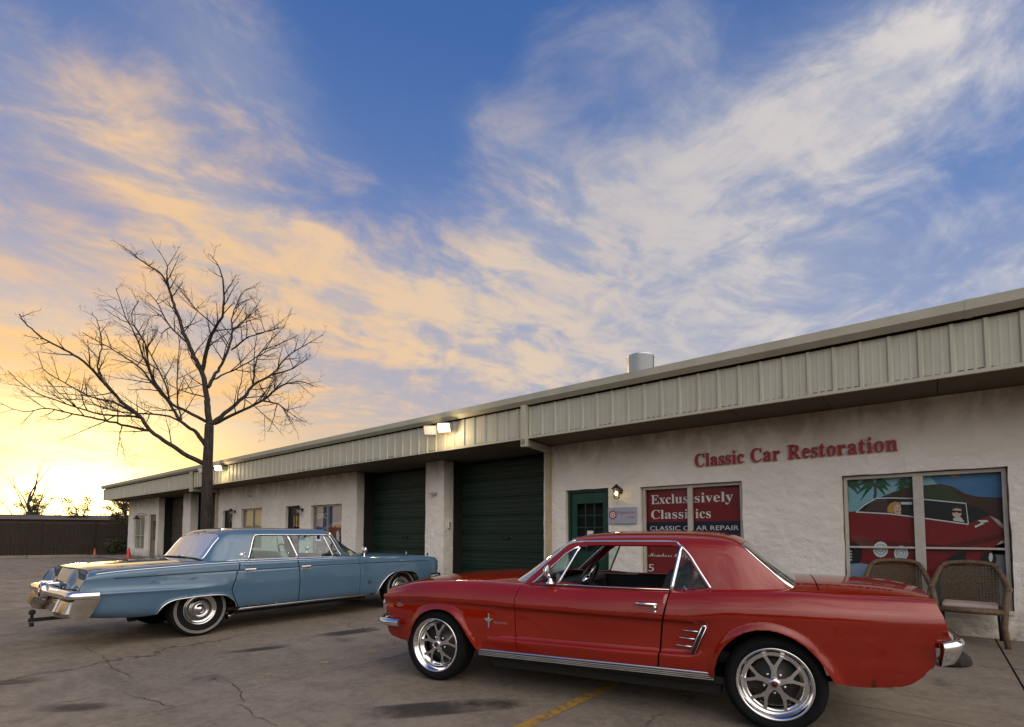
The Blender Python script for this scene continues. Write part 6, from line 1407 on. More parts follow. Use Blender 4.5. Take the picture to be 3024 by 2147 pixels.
# rear bumper: upper bar round the corners, dark slot, heavy lower blocks, centre shield
rb = [(4.338, .974, .640), (4.44, .968, .641), (4.53, .952, .642), (4.578, .915, .642), (4.592, .84, .642), (4.598, .6, .642), (4.61, .3, .642), (4.622, .0, .642)]
rb = rb + [(x, -y, z) for x, y, z in rb[::-1][1:]]
up_ = [(.0, -.044), (.016, -.040), (.026, -.022), (.022, .006), (.008, .030), (-.02, .042), (-.07, .042), (-.07, -.044)]
k = MB(); sweep(k, smooth_curve(rb, 5), [(-a, b) for a, b in up_][::-1]); k.build('rear_bumper', M_CHROME, imp)
k = MB(); sweep(k, smooth_curve([(x - .018, y * .985, .592) for x, y, z in rb], 4), [(0, -.014), (.05, -.014), (.05, .014), (0, .014)]); k.build('bumper_slot', M_GAP, imp)
for sg in (1, -1):
    poly = [(4.345, .588), (4.560, .588), (4.585, .572), (4.628, .450), (4.616, .414), (4.58, .398), (4.458, .374), (4.396, .470)]
    k = MB(); n_ = len(poly)
    ins = [(p[0] - .10 * max(0, (p[0] - 4.40)) , p[1]) for p in poly]
    a_ = [(p[0], sg * .560, p[1]) for p in poly]; b_ = [(p[0], sg * .90, p[1]) for p in poly]; c2_ = [(p[0] - .35 * max(0, p[0] - 4.45), sg * .962, p[1]) for p in poly]
    fs = [list(range(n_))]
    for o_ in (0, n_):
        fs += [(o_ + i, o_ + (i + 1) % n_, o_ + n_ + (i + 1) % n_, o_ + n_ + i) for i in range(n_)]
    fs.append([2 * n_ + i for i in range(n_)][::-1])
    k.add(a_ + b_ + c2_, fs); k.build('bumper_block', M_CHROME2, imp, bevel=.022)
    # ribbed lamp bars between the block and the shield
    k = MB(); k.box(4.50, 4.575, sg * .12, sg * .55, .520, .580); k.build('tail_light', M_REDLENS, imp)
    for z_ in (.520, .540, .560, .580):
        k = MB(); k.tube([(4.585, sg * .11, z_), (4.575, sg * .56, z_)], .007, 6); k.build('lamp_rib', M_CHROME, imp)
    for y_ in (.115, .185):
        k = MB(); k.box(4.52, 4.635, sg * y_ - .022, sg * y_ + .022, .60, .752); k.build('bumper_guard', M_CHROME, imp, bevel=.014)
k = MB(); k.add([(4.50, -.56, .56), (4.50, .56, .56), (4.56, .56, .50), (4.56, -.56, .50), (4.50, -.56, .36), (4.50, .56, .36)], [(0, 1, 2, 3), (3, 2, 5, 4)]); k.build('bumper_apron', M_CHROME2, imp)
k = MB(); k.lathe([(0, .025), (.070, .022), (.075, .010), (.075, -.03)], 0, 28, (4.64, 0, .645)); k.build('rear_medallion', M_REDLENS, imp)
k = MB(); k.lathe([(.072, .026), (.088, .024), (.094, .0), (.094, -.04)], 0, 28, (4.64, 0, .645)); k.build('medallion_ring', M_CHROME, imp)
# tow hitch
t_ = link('tow_hitch', None, imp)
for y_ in (-.06,):
    k = MB(); k.box(4.30, 4.74, y_ - .025, y_ + .025, .285, .325); k.build('drawbar', M_UNDER, t_)
    k = MB(); k.tube([(4.71, y_, .32), (4.71, y_, .37)], .016, 10); k.ball((4.71, y_, .395), .033, 14, 10); k.tube([(4.71, y_, .23), (4.71, y_, .275)], .022, 8); k.build('ball', M_UNDER, t_)
k = MB(); k.box(4.25, 4.40, -.35, .35, .33, .37); k.build('crossbar', M_UNDER, t_)
# cabin fittings
k = MB(); k.box(1.0, 3.1, -.80, .80, .28, .32); k.build('floor_pan', M_VINYL, imp)
k = MB(); k.box(.92, 1.30, -.78, .78, .62, .955); k.build('dashboard', M_VINYL, imp, bevel=.04)
for sg in (-1, 1):
    k = MB(); k.box(1.2, 2.80, sg * .80, sg * .83, .36, .925); k.build('door_card', M_TEAL, imp)
k = MB(); k.box(2.80, 3.2, -.68, .68, .90, .93); k.build('parcel_shelf', M_TEAL, imp)
seat(imp, 1.62, .0, 1.40, M_TEAL, .54, .50, name='front_seat', rake=.18); seat(imp, 2.48, 0, 1.40, M_TEAL, .50, .52, name='rear_seat', rake=.16)
steering(imp, 1.46, -.40, .96, .205, R(58))
k = MB(); k.box(1.33, 1.35, -.11, .11, 1.245, 1.295); k.tube([(1.33, 0, 1.29), (1.30, 0, 1.35)], .007, 6); k.build('rear_view_mirror', M_GAP, imp, bevel=.006)
k = MB(); k.box(.7, 2.8, -.76, .76, .22, .29); k.box(2.85, 4.2, -.6, .6, .34, .40); k.box(-.5, .6, -.5, .5, .30, .36); k.build('underbody', M_UNDER, imp)
k = MB(); k.tube([(2.6, .55, .225), (2.78, .62, .205), (2.88, .70, .185)], .030, 10); k.build('exhaust_pipe', M_STEEL, imp)
k = MB(); k.tube([(3.84, .45, .30), (3.92, .45, .30)], .07, 14); k.build('muffler', M_UNDER, imp)
M_COVER = mat('wheel_cover_chrome', (.55, .54, .53), .10, 1.0, fn=vary(.08, 9, .04))
# wheels with full covers and three thin white lines
def cover_wheel(x, sg, r=.345, rin=.196, w=.205, y=.845):
    wh = link('wheel', None, imp, T(x, sg * (y - w / 2), r - .002)); h = w / 2
    def put(mb, nm, m):
        mb.v = [(a, b * sg, c) for a, b, c in mb.v]
        if sg < 0: mb.f = [f[::-1] for f in mb.f]
        mb.build(nm, m, wh)
    k = MB(); tyre(k, r, rin, w); put(k, 'tyre', M_RUBBER)
    for ra in (.276, .288, .300):
        k = MB(); k.lathe([(ra - .0021, h - .0010), (ra - .0018, h + .0012), (ra + .0018, h + .0010), (ra + .0021, h - .0012)], 1, 64); put(k, 'white_line', M_WHITEWALL)
    k = MB(); k.lathe([(rin - .02, h - .05), (rin + .002, h - .022), (rin + .004, h - .008), (rin - .006, h - .004), (rin - .018, h - .016), (rin - .030, h - .034), (rin - .07, h - .040), (.112, h - .030), (.108, h - .014), (.102, h - .006), (.096, h - .012),
                           (.090, h - .030), (.060, h - .026), (.045, h - .010), (.028, h + .004), (.0, h + .010)], 1, 64); put(k, 'wheel_cover', M_COVER)
    k = MB(); k.lathe([(.124, h - .038), (.124, h - .034), (.153, h - .037), (.153, h - .041)], 1, 48)
    for i in range(24):
        a_ = 2 * math.pi * i / 24
        k.tube([(.128 * math.cos(a_), h - .036, .128 * math.sin(a_)), (.150 * math.cos(a_), h - .039, .150 * math.sin(a_))], .005, 5)
    put(k, 'cover_flutes', M_BRAKE)
for sg in (1, -1):
    cover_wheel(0.0, sg); cover_wheel(3.262, sg)
    wheel_house(imp, .08, .36, .37, sg, .45, .90); wheel_house(imp, 3.30, .36, .42, sg, .45, .86)
LIMBS = [(0.225,0.17,[[-10.4,17.0,0.44],[-10.43,17.0,1.43],[-10.45,17.0,2.43],[-10.46,17.0,3.05],[-10.47,17.0,3.68],[-10.46,17.0,4.31],[-10.46,17.0,4.95]]),(0.153,0.02,[[-10.46,17.0,4.95],[-10.57,17.04,5.59],[-10.63,17.08,5.93],[-10.85,17.12,6.78],[-11.15,17.16,7.31],[-11.42,17.21,7.85],[-11.7,17.26,8.46],[-11.84,17.3,8.81],[-12.09,17.35,9.36],[-12.27,17.4,9.79],[-12.59,17.45,10.35],[-13.1,17.5,10.71],[-13.61,17.55,11.08],[-14.1,17.6,11.45]]),(0.117,0.02,[[-10.6,17.0,3.65],[-11.04,16.84,3.88],[-11.55,16.66,4.25],[-12.05,16.47,4.65],[-12.28,16.28,5.1],[-12.75,16.08,5.53],[-13.21,15.87,6.14],[-13.64,15.66,6.67],[-14.05,15.45,6.95],[-14.5,15.24,7.22],[-14.76,15.02,7.53],[-14.84,14.8,7.78]]),(0.063,0.012,[[-12.11,16.44,4.64],[-12.83,16.3,4.8],[-13.49,16.14,4.95],[-14.07,15.97,5.06],[-14.8,15.8,5.2],[-15.33,15.62,5.06],[-15.9,15.44,5.25]]),(0.054,0.012,[[-12.32,16.28,5.1],[-13.35,16.53,5.59],[-14.35,16.82,5.86],[-15.59,17.13,6.46],[-16.55,17.45,7.01],[-17.09,17.78,7.73]]),(0.054,0.012,[[-12.28,16.31,5.05],[-12.81,15.88,5.01],[-12.99,15.4,4.98],[-13.68,14.88,5.22],[-14.01,14.35,5.41],[-14.07,13.81,5.77]]),(0.045,0.012,[[-13.11,15.91,5.97],[-13.55,16.12,6.64],[-13.67,16.37,7.34],[-13.98,16.63,8.14],[-14.49,16.91,8.77]]),(0.108,0.02,[[-10.58,17.0,4.28],[-10.9,17.18,4.6],[-11.23,17.38,4.84],[-11.84,17.6,5.21],[-12.41,17.82,5.92],[-13.13,18.05,6.59],[-13.8,18.28,7.28],[-14.69,18.52,7.85],[-15.6,18.76,8.36],[-16.6,19.0,8.89]]),(0.054,0.012,[[-11.81,17.6,5.17],[-12.64,17.99,5.5],[-13.85,18.43,5.67],[-15.26,18.9,5.89],[-16.74,19.39,6.4],[-18.06,19.89,6.61],[-19.53,20.4,7.2]]),(0.054,0.012,[[-13.1,18.05,6.56],[-13.31,17.79,7.46],[-13.45,17.49,8.22],[-13.62,17.17,8.88],[-13.66,16.85,9.58]]),(0.081,0.012,[[-10.53,17.0,5.04],[-11.02,16.72,5.33],[-11.3,16.4,5.5],[-11.56,16.06,5.95],[-11.57,15.71,6.44],[-11.51,15.35,7.14],[-11.65,14.98,7.69],[-11.16,14.6,8.09]]),(0.045,0.012,[[-11.81,17.6,5.24],[-12.18,17.9,6.15],[-12.45,18.25,7.27],[-12.68,18.62,8.53],[-13.02,19.0,8.96]]),(0.045,0.012,[[-11.36,16.34,5.64],[-11.41,16.17,6.11],[-11.79,15.98,7.02],[-12.14,15.77,7.79],[-12.45,15.56,7.94],[-12.75,15.34,8.17]]),(0.05,0.012,[[-11.46,17.21,7.85],[-12.42,17.69,8.64],[-13.32,18.23,9.77],[-14.18,18.81,10.47]]),(0.045,0.012,[[-12.25,17.39,9.75],[-12.19,17.15,10.13],[-12.0,16.88,10.38],[-12.1,16.59,10.74]]),(0.099,0.012,[[-10.84,17.12,6.81],[-10.54,16.92,7.68],[-10.17,16.7,8.17],[-9.8,16.47,8.57],[-9.68,16.22,9.4],[-9.73,15.97,9.89],[-9.86,15.72,10.12]]),(0.09,0.012,[[-10.6,17.09,6.25],[-10.53,17.28,6.7],[-10.41,17.49,7.16],[-10.24,17.72,8.04],[-10.36,17.96,8.68],[-10.48,18.2,9.2],[-10.3,18.44,10.15],[-9.92,18.69,10.52]]),(0.045,0.012,[[-10.32,17.92,8.6],[-10.32,19.04,9.56],[-10.58,20.32,10.81]]),(0.045,0.012,[[-10.16,17.64,7.75],[-9.22,17.05,7.98],[-8.25,16.36,7.9],[-7.36,15.64,7.7]]),(0.108,0.012,[[-10.42,17.0,4.95],[-10.06,17.21,5.38],[-9.57,17.45,6.03],[-9.4,17.71,6.5],[-8.88,17.97,6.98],[-8.49,18.24,7.69],[-8.0,18.52,8.21],[-7.43,18.8,8.74]]),(0.054,0.012,[[-9.4,17.71,6.48],[-9.83,18.6,7.53],[-10.09,19.63,8.47],[-9.9,20.71,9.73]]),(0.081,0.012,[[-10.29,17.03,4.99],[-9.38,16.69,5.26],[-8.33,16.3,5.59],[-7.55,15.89,5.96],[-6.77,15.46,5.96],[-6.07,15.03,5.66]]),(0.045,0.012,[[-8.36,16.3,5.58],[-7.41,15.4,5.24],[-6.65,14.38,4.71],[-6.09,13.3,4.26]]),(0.054,0.012,[[-8.88,17.97,6.95],[-8.57,18.91,7.49],[-8.47,19.97,8.29]]),(0.045,0.012,[[-10.55,17.21,6.54],[-9.67,16.88,6.76],[-8.85,16.51,6.96],[-8.05,16.12,7.19],[-6.97,15.71,7.52]]),(0.027,0.01,[[-12.83,16.3,4.74],[-12.53,15.83,4.17],[-12.15,15.3,3.62]]),(0.027,0.01,[[-9.57,17.45,5.96],[-8.76,17.16,5.37],[-8.26,16.81,4.97],[-7.71,16.45,4.49]]),(0.036,0.01,[[-10.63,17.08,5.93],[-11.47,17.38,6.14],[-12.37,17.72,6.56],[-12.91,18.08,7.22]]),(0.036,0.01,[[-10.17,16.7,8.17],[-10.15,15.77,8.27],[-9.52,14.7,7.97]])]
# ------------------------------------------------------------------ the bare tree by the blue sedan
def f_bark(g, b):
    p = g.coord('Object'); n = g.noise(g.scale(p, (6, 6, 1.2)), 3, 6, .65); n2 = g.noise(p, 1.2, 3, .5)
    c = g.mix(n.smooth(.35, .7), (.016, .012, .009), (.048, .037, .029))
    g.put(b.inputs['Base Color'], g.mix(n2.smooth(.55, .8) * .3, c, (.07, .07, .055))); b.inputs['Roughness'].default_value = .92
    g.put(b.inputs['Normal'], g.bump(n, .7, .04))
M_BARK = mat('bark', fn=f_bark)
M_TWIG = mat('twig_bark', (.016, .011, .009), .9, fn=vary(.25, 3))
def fill_path(P, n=4):
    return [Vector(q) for q in smooth_curve([tuple(p) for p in P], n)]
def grow(mb, P, r0, r1, rng, depth, lens, sides=5):
    """side shoots along a limb, each carrying finer ones"""
    L = sum((P[i + 1] - P[i]).length for i in range(len(P) - 1))
    if depth <= 0 or L < .1: return
    n = max(2, int(L / lens[depth] * rng.uniform(.9, 1.15)))
    cum = [0]
    for i in range(len(P) - 1): cum.append(cum[-1] + (P[i + 1] - P[i]).length)
    sgn = 1
    for k in range(n):
        s = L * (.16 + .84 * (k + rng.uniform(.1, .9)) / n)
        i = max(j for j in range(len(P)) if cum[j] <= s + 1e-6); i = min(i, len(P) - 2)
        u = (s - cum[i]) / max(cum[i + 1] - cum[i], 1e-6); o = P[i].lerp(P[i + 1], min(u, 1))
        t = (P[i + 1] - P[i]).normalized()
        side = t.cross(Vector((rng.gauss(0, 1), rng.gauss(0, 1), rng.gauss(0, 1)))).normalized()
        up = Vector((0, 0, 1))
        sgn = -sgn
        d = (t * rng.uniform(.55, .95) + side * rng.uniform(.55, 1.0) + up * rng.uniform(-.25, .45)).normalized()
        frac_ = s / L
        ln = (.30 + .9 * (1 - frac_)) * {3: 1.35, 2: .62, 1: .24}[depth] * rng.uniform(.6, 1.25)
        ln = min(ln, L * .8)
        rr = (r0 + (r1 - r0) * frac_) * .5
        rr = min(rr, {3: .021, 2: .0085, 1: .0046}[depth])
        Q = [o]; dd = d; m = 4 if depth > 1 else 3
        for q in range(m):
            dd = (dd + Vector((rng.gauss(0, .09), rng.gauss(0, .09), rng.gauss(.05, .08)))).normalized()
            Q.append(Q[-1] + dd * ln / m)
        rad = [rr * (1 - .70 * q / m) for q in range(m + 1)]
        rad = [max(x, .0026) for x in rad]
        mb.tube(Q, rad, sides if depth > 1 else 4, caps=False)
        grow(mb, Q, rr, rr * .3, rng, depth - 1, lens, 4)
tr = empty('bare_tree', T(LIMBS[0][2][0][0], LIMBS[0][2][0][1], 0))
tag(tr, 'tall leafless tree with spreading branches standing behind the blue sedan', 'tree')
org = Vector((LIMBS[0][2][0][0], LIMBS[0][2][0][1], 0))
rng = random.Random(21); tk = MB(); cw = MB()
for i, (r0, r1, pts) in enumerate(LIMBS):
    P = fill_path([Vector(p) - org for p in pts], 4)
    if i == 0:
        P = [Vector((0, 0, -.05)), Vector((0, 0, .12))] + P[1:]
        rad = [.30, .23] + [.82 * r0 * (1 - (1 - .72) * j / (len(P) - 3)) for j in range(len(P) - 2)]
        tk.tube(P, rad, 14)
        continue
    n = len(P); rad = [max(.006, (r1 + (r0 - r1) * (1 - j / (n - 1)) ** 1.15) * .68) for j in range(n)]
    for j in range(1, n - 1): P[j] = P[j] + Vector((rng.gauss(0, .008), rng.gauss(0, .015), rng.gauss(0, .008)))
    tk.tube(P, rad, 8 if r0 > .05 else 6, caps=False)
    grow(cw, P, r0, r1, rng, 3, {3: .40, 2: .20, 1: .105})
tk.build('trunk', M_BARK, tr); cw.build('crown', M_TWIG, tr)
k = MB(); k.lathe([(0, .06), (.5, .05), (.72, .01), (.74, -.02)], 2, 24); o_ = k.build('root_mound', M_EARTH, tr)

# ------------------------------------------------------------------ fence, beds and the far background
def f_fence(g, b):
    p = g.coord('Object'); n = g.noise(g.scale(p, (9, 9, .7)), 2.2, 6, .65); n2 = g.noise(p, .8, 3, .5)
    c = g.mix(n.smooth(.3, .75), (.010, .006, .0032), (.028, .017, .009))
    g.put(b.inputs['Base Color'], g.mix(n2.smooth(.5, .8) * .4, c, (.03, .024, .018))); b.inputs['Roughness'].default_value = .9
    g.put(b.inputs['Normal'], g.bump(n, .4, .02))
M_FENCE = mat('weathered_fence_wood', fn=f_fence)
A_, B_ = Vector((-46.0, 18.3, 0)), Vector((-18.3, 34.9, 0)); dF = (B_ - A_).normalized(); nF = Vector((dF.y, -dF.x, 0))
fr_ = empty('wooden_fence', frame(A_, dF, Vector((-dF.y, dF.x, 0)))); tag(fr_, 'brown weathered board fence closing the far side of the lot', 'fence')
LF = (B_ - A_).length; nb = int(LF / 2.4)
rng = random.Random(8)
for i in range(nb + 1):
    x0 = i * 2.4
    k = MB(); k.box(x0 - .05, x0 + .05, .03, .13, -.05, 2.0); k.build('fence_post', M_FENCE, fr_)
    if i == nb: break
    k = MB()
    for q in range(16):
        a_ = x0 + .06 + q * .1435; h_ = 1.90 + rng.uniform(-.025, .03)
        k.prism([(a_, .03), (a_ + .136, .03), (a_ + .136, h_ - .03), (a_ + .11, h_), (a_ + .026, h_), (a_, h_ - .03)], 1, rng.uniform(-.008, .004), .022)
    for z_ in (.35, 1.05, 1.65): k.box(x0 + .05, x0 + 2.35, .023, .06, z_, z_ + .09)
    k.build('fence_panel', M_FENCE, fr_)
k = MB(); k.box(LF * .55 - .05, LF * .55 + .05, -.16, -.06, 0, 2.15); k.build('gate_post', M_WHITEFRAME, fr_)
M_FARWALL = mat('far_building_siding', (.12, .08, .068), .8, fn=vary(.12, 1.5))
fbx = empty('low_shed', frame(A_ + nF * -16 + dF * 2, dF, Vector((-dF.y, dF.x, 0)))); tag(fbx, 'long low pinkish shed roof showing above the fence', 'building')
k = MB(); k.box(0, 40, 0, 8, 0, 2.45); k.build('wall', M_FARWALL, fbx)
k = MB(); k.prism([(-.5, 2.42), (8.5, 2.42), (4, 2.9)], 0, -.6, 40.6); k.build('roof', mat('far_roof', (.08, .06, .05), .8, fn=vary(.15, 1)), fbx)
for i in range(9):
    k = MB(); k.box(2 + i * 4.2, 3.2 + i * 4.2, -.03, -.004, 1.0, 2.1); k.build('window', M_DKDOOR, fbx)
# timber kerb round the bed
M_TIMBER = mat('kerb_concrete', (.20, .175, .14), .9, fn=vary(.2, 2, bump=.3))
kb = empty('bed_kerb', Matrix.Identity(4)); tag(kb, 'low pale kerb edging the planting bed by the fence', 'kerb')
kp = [(-52, 14.5), (-40.0, 18.5), (-30.5, 24.3), (-25.8, 26.9), (-23.9, 27.9), (-22.2, 26.9)]
for a_, b_ in zip(kp[:-1], kp[1:]):
    va, vb = Vector((*a_, 0)), Vector((*b_, 0)); d_ = vb - va
    seg = max(1, int(d_.length / 2.4))
    for q in range(seg):
        k = MB(); L_ = d_.length / seg; k.box(.01, L_ - .01, -.09, .09, 0, .16); o_ = k.build('kerb_stone', M_TIMBER, kb, bevel=.02); o_.matrix_local = frame(va + d_ * q / seg, d_.normalized(), Vector((-d_.y, d_.x, 0)).normalized())
def f_leaf(c1, c2):
    def f(g, b):
        n = g.noise(g.coord('Object'), 4, 3, .5); oi = g.node('ShaderNodeObjectInfo')
        g.put(b.inputs['Base Color'], g.mix(n.smooth(.3, .7), c1, c2)); b.inputs['Roughness'].default_value = .6
    return f
M_LEAF = mat('shrub_leaves', fn=f_leaf((.028, .034, .012), (.075, .072, .025)))
M_LEAF2 = mat('far_leaves', fn=f_leaf((.030, .030, .012), (.065, .055, .02)))
def foliage(mb, c, r, n, size, rng, shell=.55):
    for _ in range(n):
        v = Vector((rng.gauss(0, 1), rng.gauss(0, 1), rng.gauss(0, 1))).normalized()
        q = shell + (1 - shell) * rng.random() ** .5
        w_ = .82 + .30 * mnoise.noise(v * 2.3 + Vector(c))
        p = Vector(c) + Vector((v.x * r[0], v.y * r[1], v.z * r[2])) * q * w_
        a = Vector((rng.gauss(0, 1), rng.gauss(0, 1), rng.gauss(0, 1))).normalized(); b_ = a.orthogonal().normalized(); s = size * rng.uniform(.6, 1.3)
        mb.add([p - a * s, p + b_ * s * .45, p + a * s, p - b_ * s * .45], [(0, 1, 2, 3)])
def shrub(x, y, r, h, label, n=900, seed=1, name='shrub'):
    t = empty(name, T(x, y, 0)); tag(t, label, 'shrub', 'clipped shrubs in the planting bed')
    rg = random.Random(seed); k = MB(); foliage(k, (0, 0, h * .55), (r, r, h * .5), n, .055, rg); foliage(k, (0, 0, h * .5), (r * .8, r * .8, h * .42), n // 2, .07, rg, .2); k.build('crown', M_LEAF, t)
    k = MB()
    for q in range(5): a_ = q * 1.256; k.tube([(0, 0, -.02), (.3 * r * math.cos(a_), .3 * r * math.sin(a_), h * .5)], [.02, .01], 5)
    k.build('trunk', M_BARK, t)
shrub(-23.7, 30.0, .58, 1.05, 'larger rounded shrub against the fence by the building corner', 1400, 3); shrub(-26.4, 31.0, .42, .62, 'smaller low shrub left of the rounded one by the fence', 800, 5)
# trees beyond the fence
def far_tree(x, y, h, label, seed, leafy=0.0):
    t = empty('far_tree', T(x, y, 0)); tag(t, label, 'tree', 'trees beyond the fence')
    rg = random.Random(seed); tk = MB(); cr_ = MB()
    tp = [Vector((0, 0, 0))]; d = Vector((rg.gauss(0, .06), rg.gauss(0, .06), 1))
    for q in range(6): d = (d + Vector((rg.gauss(0, .1), rg.gauss(0, .1), 0))).normalized(); tp.append(tp[-1] + d * h * .11)
    tk.tube(tp, [.16 * h / 7 * (1 - .09 * q) for q in range(7)], 7)
    for q in range(9):
        o = tp[2 + q % 5]; a_ = rg.uniform(0, 6.28); e = rg.uniform(.5, 1.1)
        dd = Vector((math.cos(a_) * math.cos(e), math.sin(a_) * math.cos(e), math.sin(e))); P = [o]
        for z_ in range(5): dd = (dd + Vector((rg.gauss(0, .14), rg.gauss(0, .14), rg.gauss(.06, .1)))).normalized(); P.append(P[-1] + dd * h * .12 * rg.uniform(.7, 1.1))
        tk.tube(P, [.06 * h / 7 * (1 - .16 * z_) for z_ in range(6)], 5, caps=False); grow(cr_, P, .05, .012, rg, 2, {2: .34, 1: .26}, 4)
        if leafy:
            for w_ in (2, 3, 4, 5): foliage(cr_, P[w_] + Vector((rg.gauss(0, .15), rg.gauss(0, .15), rg.gauss(0, .1))), (h * .12, h * .12, h * .085), int(150 * leafy), .06, rg, .0)
    tk.build('trunk', M_BARK, t); cr_.build('crown', M_LEAF2 if leafy else M_TWIG, t)
far_tree(-47, 43.5, 6.3, 'bare far tree furthest left above the fence', 3); far_tree(-42.5, 44.5, 7.2, 'taller bare far tree above the fence', 11); far_tree(-49.5, 47, 5.4, 'leafy far tree at the left edge above the fence', 5, .8)
far_tree(-44.5, 46, 4.6, 'low leafy far tree between the bare ones above the fence', 9, .9); far_tree(-38.6, 45, 4.2, 'small leafy far tree left of the setting sun', 15, .7)
far_tree(-31.5, 44, 5.3, 'bushy far tree just right of the setting sun', 19, 1.0); far_tree(-28.2, 42.5, 5.0, 'bushy far tree touching the building corner', 23, 1.0); far_tree(-34.6, 47, 4.2, 'low bushy far tree under the setting sun', 29, .9)
far_tree(-30.0, 40.5, 4.4, 'dense far bush beside the building corner above the fence', 37, 1.2); far_tree(-33.2, 43, 5.6, 'slender bare far tree right of the setting sun', 41); far_tree(-51.5, 44, 6.0, 'bare far tree at the very left edge', 43)

# ------------------------------------------------------------------ cones
M_CONE = mat('cone_red_orange', (.72, .035, .015), .5, fn=vary(.1, 8)); M_CONE2 = mat('faded_cone_orange', (.42, .12, .03), .6, fn=vary(.15, 8))
def cone(x, y, h, m, label):
    t = empty('traffic_cone', T(x, y, .0)); tag(t, label, 'traffic cone', 'cones by the kerb'); s = h / .56
    k = MB(); k.box(-.16 * s, .16 * s, -.16 * s, .16 * s, 0, .03 * s); k.build('base', m, t, bevel=.01)
    k = MB(); k.lathe([(.125 * s, .03 * s), (.11 * s, .06 * s), (.035 * s, .52 * s), (.028 * s, .56 * s), (0, .56 * s)], 2, 20); k.build('body', m, t)
cone(-19.84, 25.99, .58, M_CONE, 'bright red traffic cone beside the building corner'); cone(-24.3, 29.3, .46, M_CONE2, 'faded orange traffic cone further back by the fence')

# ------------------------------------------------------------------ wicker chairs under the mural
def f_wick(g, b):
    p = g.coord('Object'); n = g.noise(p, 40, 4, .6)
    g.put(b.inputs['Base Color'], g.mix(n.smooth(.3, .7), (.075, .046, .022), (.17, .108, .055))); b.inputs['Roughness'].default_value = .65
    g.put(b.inputs['Normal'], g.bump(n, .5, .01))
M_WICK = mat('woven_cane', fn=f_wick)
M_CUSH = mat('pinkish_cushion', (.40, .31, .27), .9, fn=vary(.1, 8, bump=.2))
def wicker(u, n, label, rz=0.0):
    t = empty('wicker_chair', BF @ T(u, n, 0) @ Matrix.Rotation(rz, 4, 'Z')); tag(t, label, 'chair', 'wicker chairs by the mural window')
    w, d = .31, .25            # half width, half depth; the sitter faces +y
    # front legs run up into the arms, rear legs up into the back
    for s in (-1, 1):
        k = MB(); k.tube([(s * (w + .01), d + .05, 0), (s * (w - .01), d + .0, .22), (s * w, d, .40), (s * (w + .02), d - .02, .56), (s * (w + .035), d - .08, .635)], [.028, .030, .034, .034, .032], 10); k.build('front_leg', M_WICK, t)
        k = MB(); k.tube([(s * (w - .03), -d - .02, 0), (s * (w - .04), -d + .02, .38)], [.020, .024], 8); k.build('rear_leg', M_BLACK, t)
        k = MB(); k.tube([(s * (w + .035), d - .08, .635), (s * (w + .05), .05, .655), (s * (w + .03), -.13, .70), (s * (w - .0), -d - .02, .80), (s * (w - .05), -d - .05, .90)], [.034, .036, .034, .03, .028], 10); k.build('arm', M_WICK, t)
        k = MB()
        for q in range(6):
            y_ = -d + .06 + q * .075; k.tube([(s * w, y_, .40), (s * (w + .035), y_ + .01, .645)], .006, 5)
        for q in range(4): z_ = .44 + .05 * q; k.tube([(s * (w + .006 + .008 * q), -d + .04, z_), (s * (w + .006 + .008 * q), d - .04, z_)], .005, 5)
        k.build('arm_weave', M_WICK, t)
    top = [(-(w - .05), -d - .05, .90), (-w * .6, -d - .075, .935), (0, -d - .085, .95), (w * .6, -d - .075, .935), (w - .05, -d - .05, .90)]
    k = MB(); k.tube(smooth_curve(top, 5), .030, 10); k.build('back_rail', M_WICK, t)
    k = MB(); k.tube([(-w, d, .40), (0, d + .03, .40), (w, d, .40)], .034, 8); k.tube([(-w + .02, -d, .40), (w - .02, -d, .40)], .025, 8)
    for s in (-1, 1): k.tube([(s * w, d, .40), (s * (w - .03), -d, .40)], .028, 8)
    k.build('seat_frame', M_WICK, t)
    k = MB(); k.box(-w + .02, w - .02, -d + .02, d - .01, .385, .405); k.build('seat', M_WICK, t)
    # open cane weave of the back, bowed across
    k = MB()
    def bp(a_, z_): return (a_, -d - .02 - .065 * (z_ - .42) / .5 - .02 * math.cos(a_ / w * 1.5), z_)
    def ztop(a_): return .93 - .06 * (a_ / w) ** 2
    for q in range(-9, 10):
        a_ = q * .031; zs_ = np.linspace(.42, ztop(a_), 7); k.tube([bp(a_, z_) for z_ in zs_], .0042, 4, caps=False)
    for z_ in np.arange(.44, .92, .031):
        aa = [a_ for a_ in np.linspace(-.285, .285, 9) if ztop(a_) > z_]
        if len(aa) > 1: k.tube([bp(a_, z_) for a_ in aa], .0042, 4, caps=False)
    for q in range(-22, 22):
        for s in (-1, 1):
            pts = [(q * .031 + s * j * .031, .42 + j * .031) for j in range(17)]
            pts = [p for p in pts if abs(p[0]) < .287 and p[1] < ztop(p[0])]
            if len(pts) > 1: k.tube([bp(*p) for p in (pts[0], pts[len(pts) // 2], pts[-1])], .0048, 4, caps=False)
    k.build('back_weave', M_WICK, t)
    k = MB(); k.box(-w + .05, w - .05, -d + .05, d - .015, .408, .475); k.build('cushion', M_CUSH, t, bevel=.03)
wicker(.12, .40, 'wicker armchair with pale cushion nearest the building corner', R(-3)); wicker(.84, .38, 'wicker armchair half hidden behind the red car trunk', R(4))
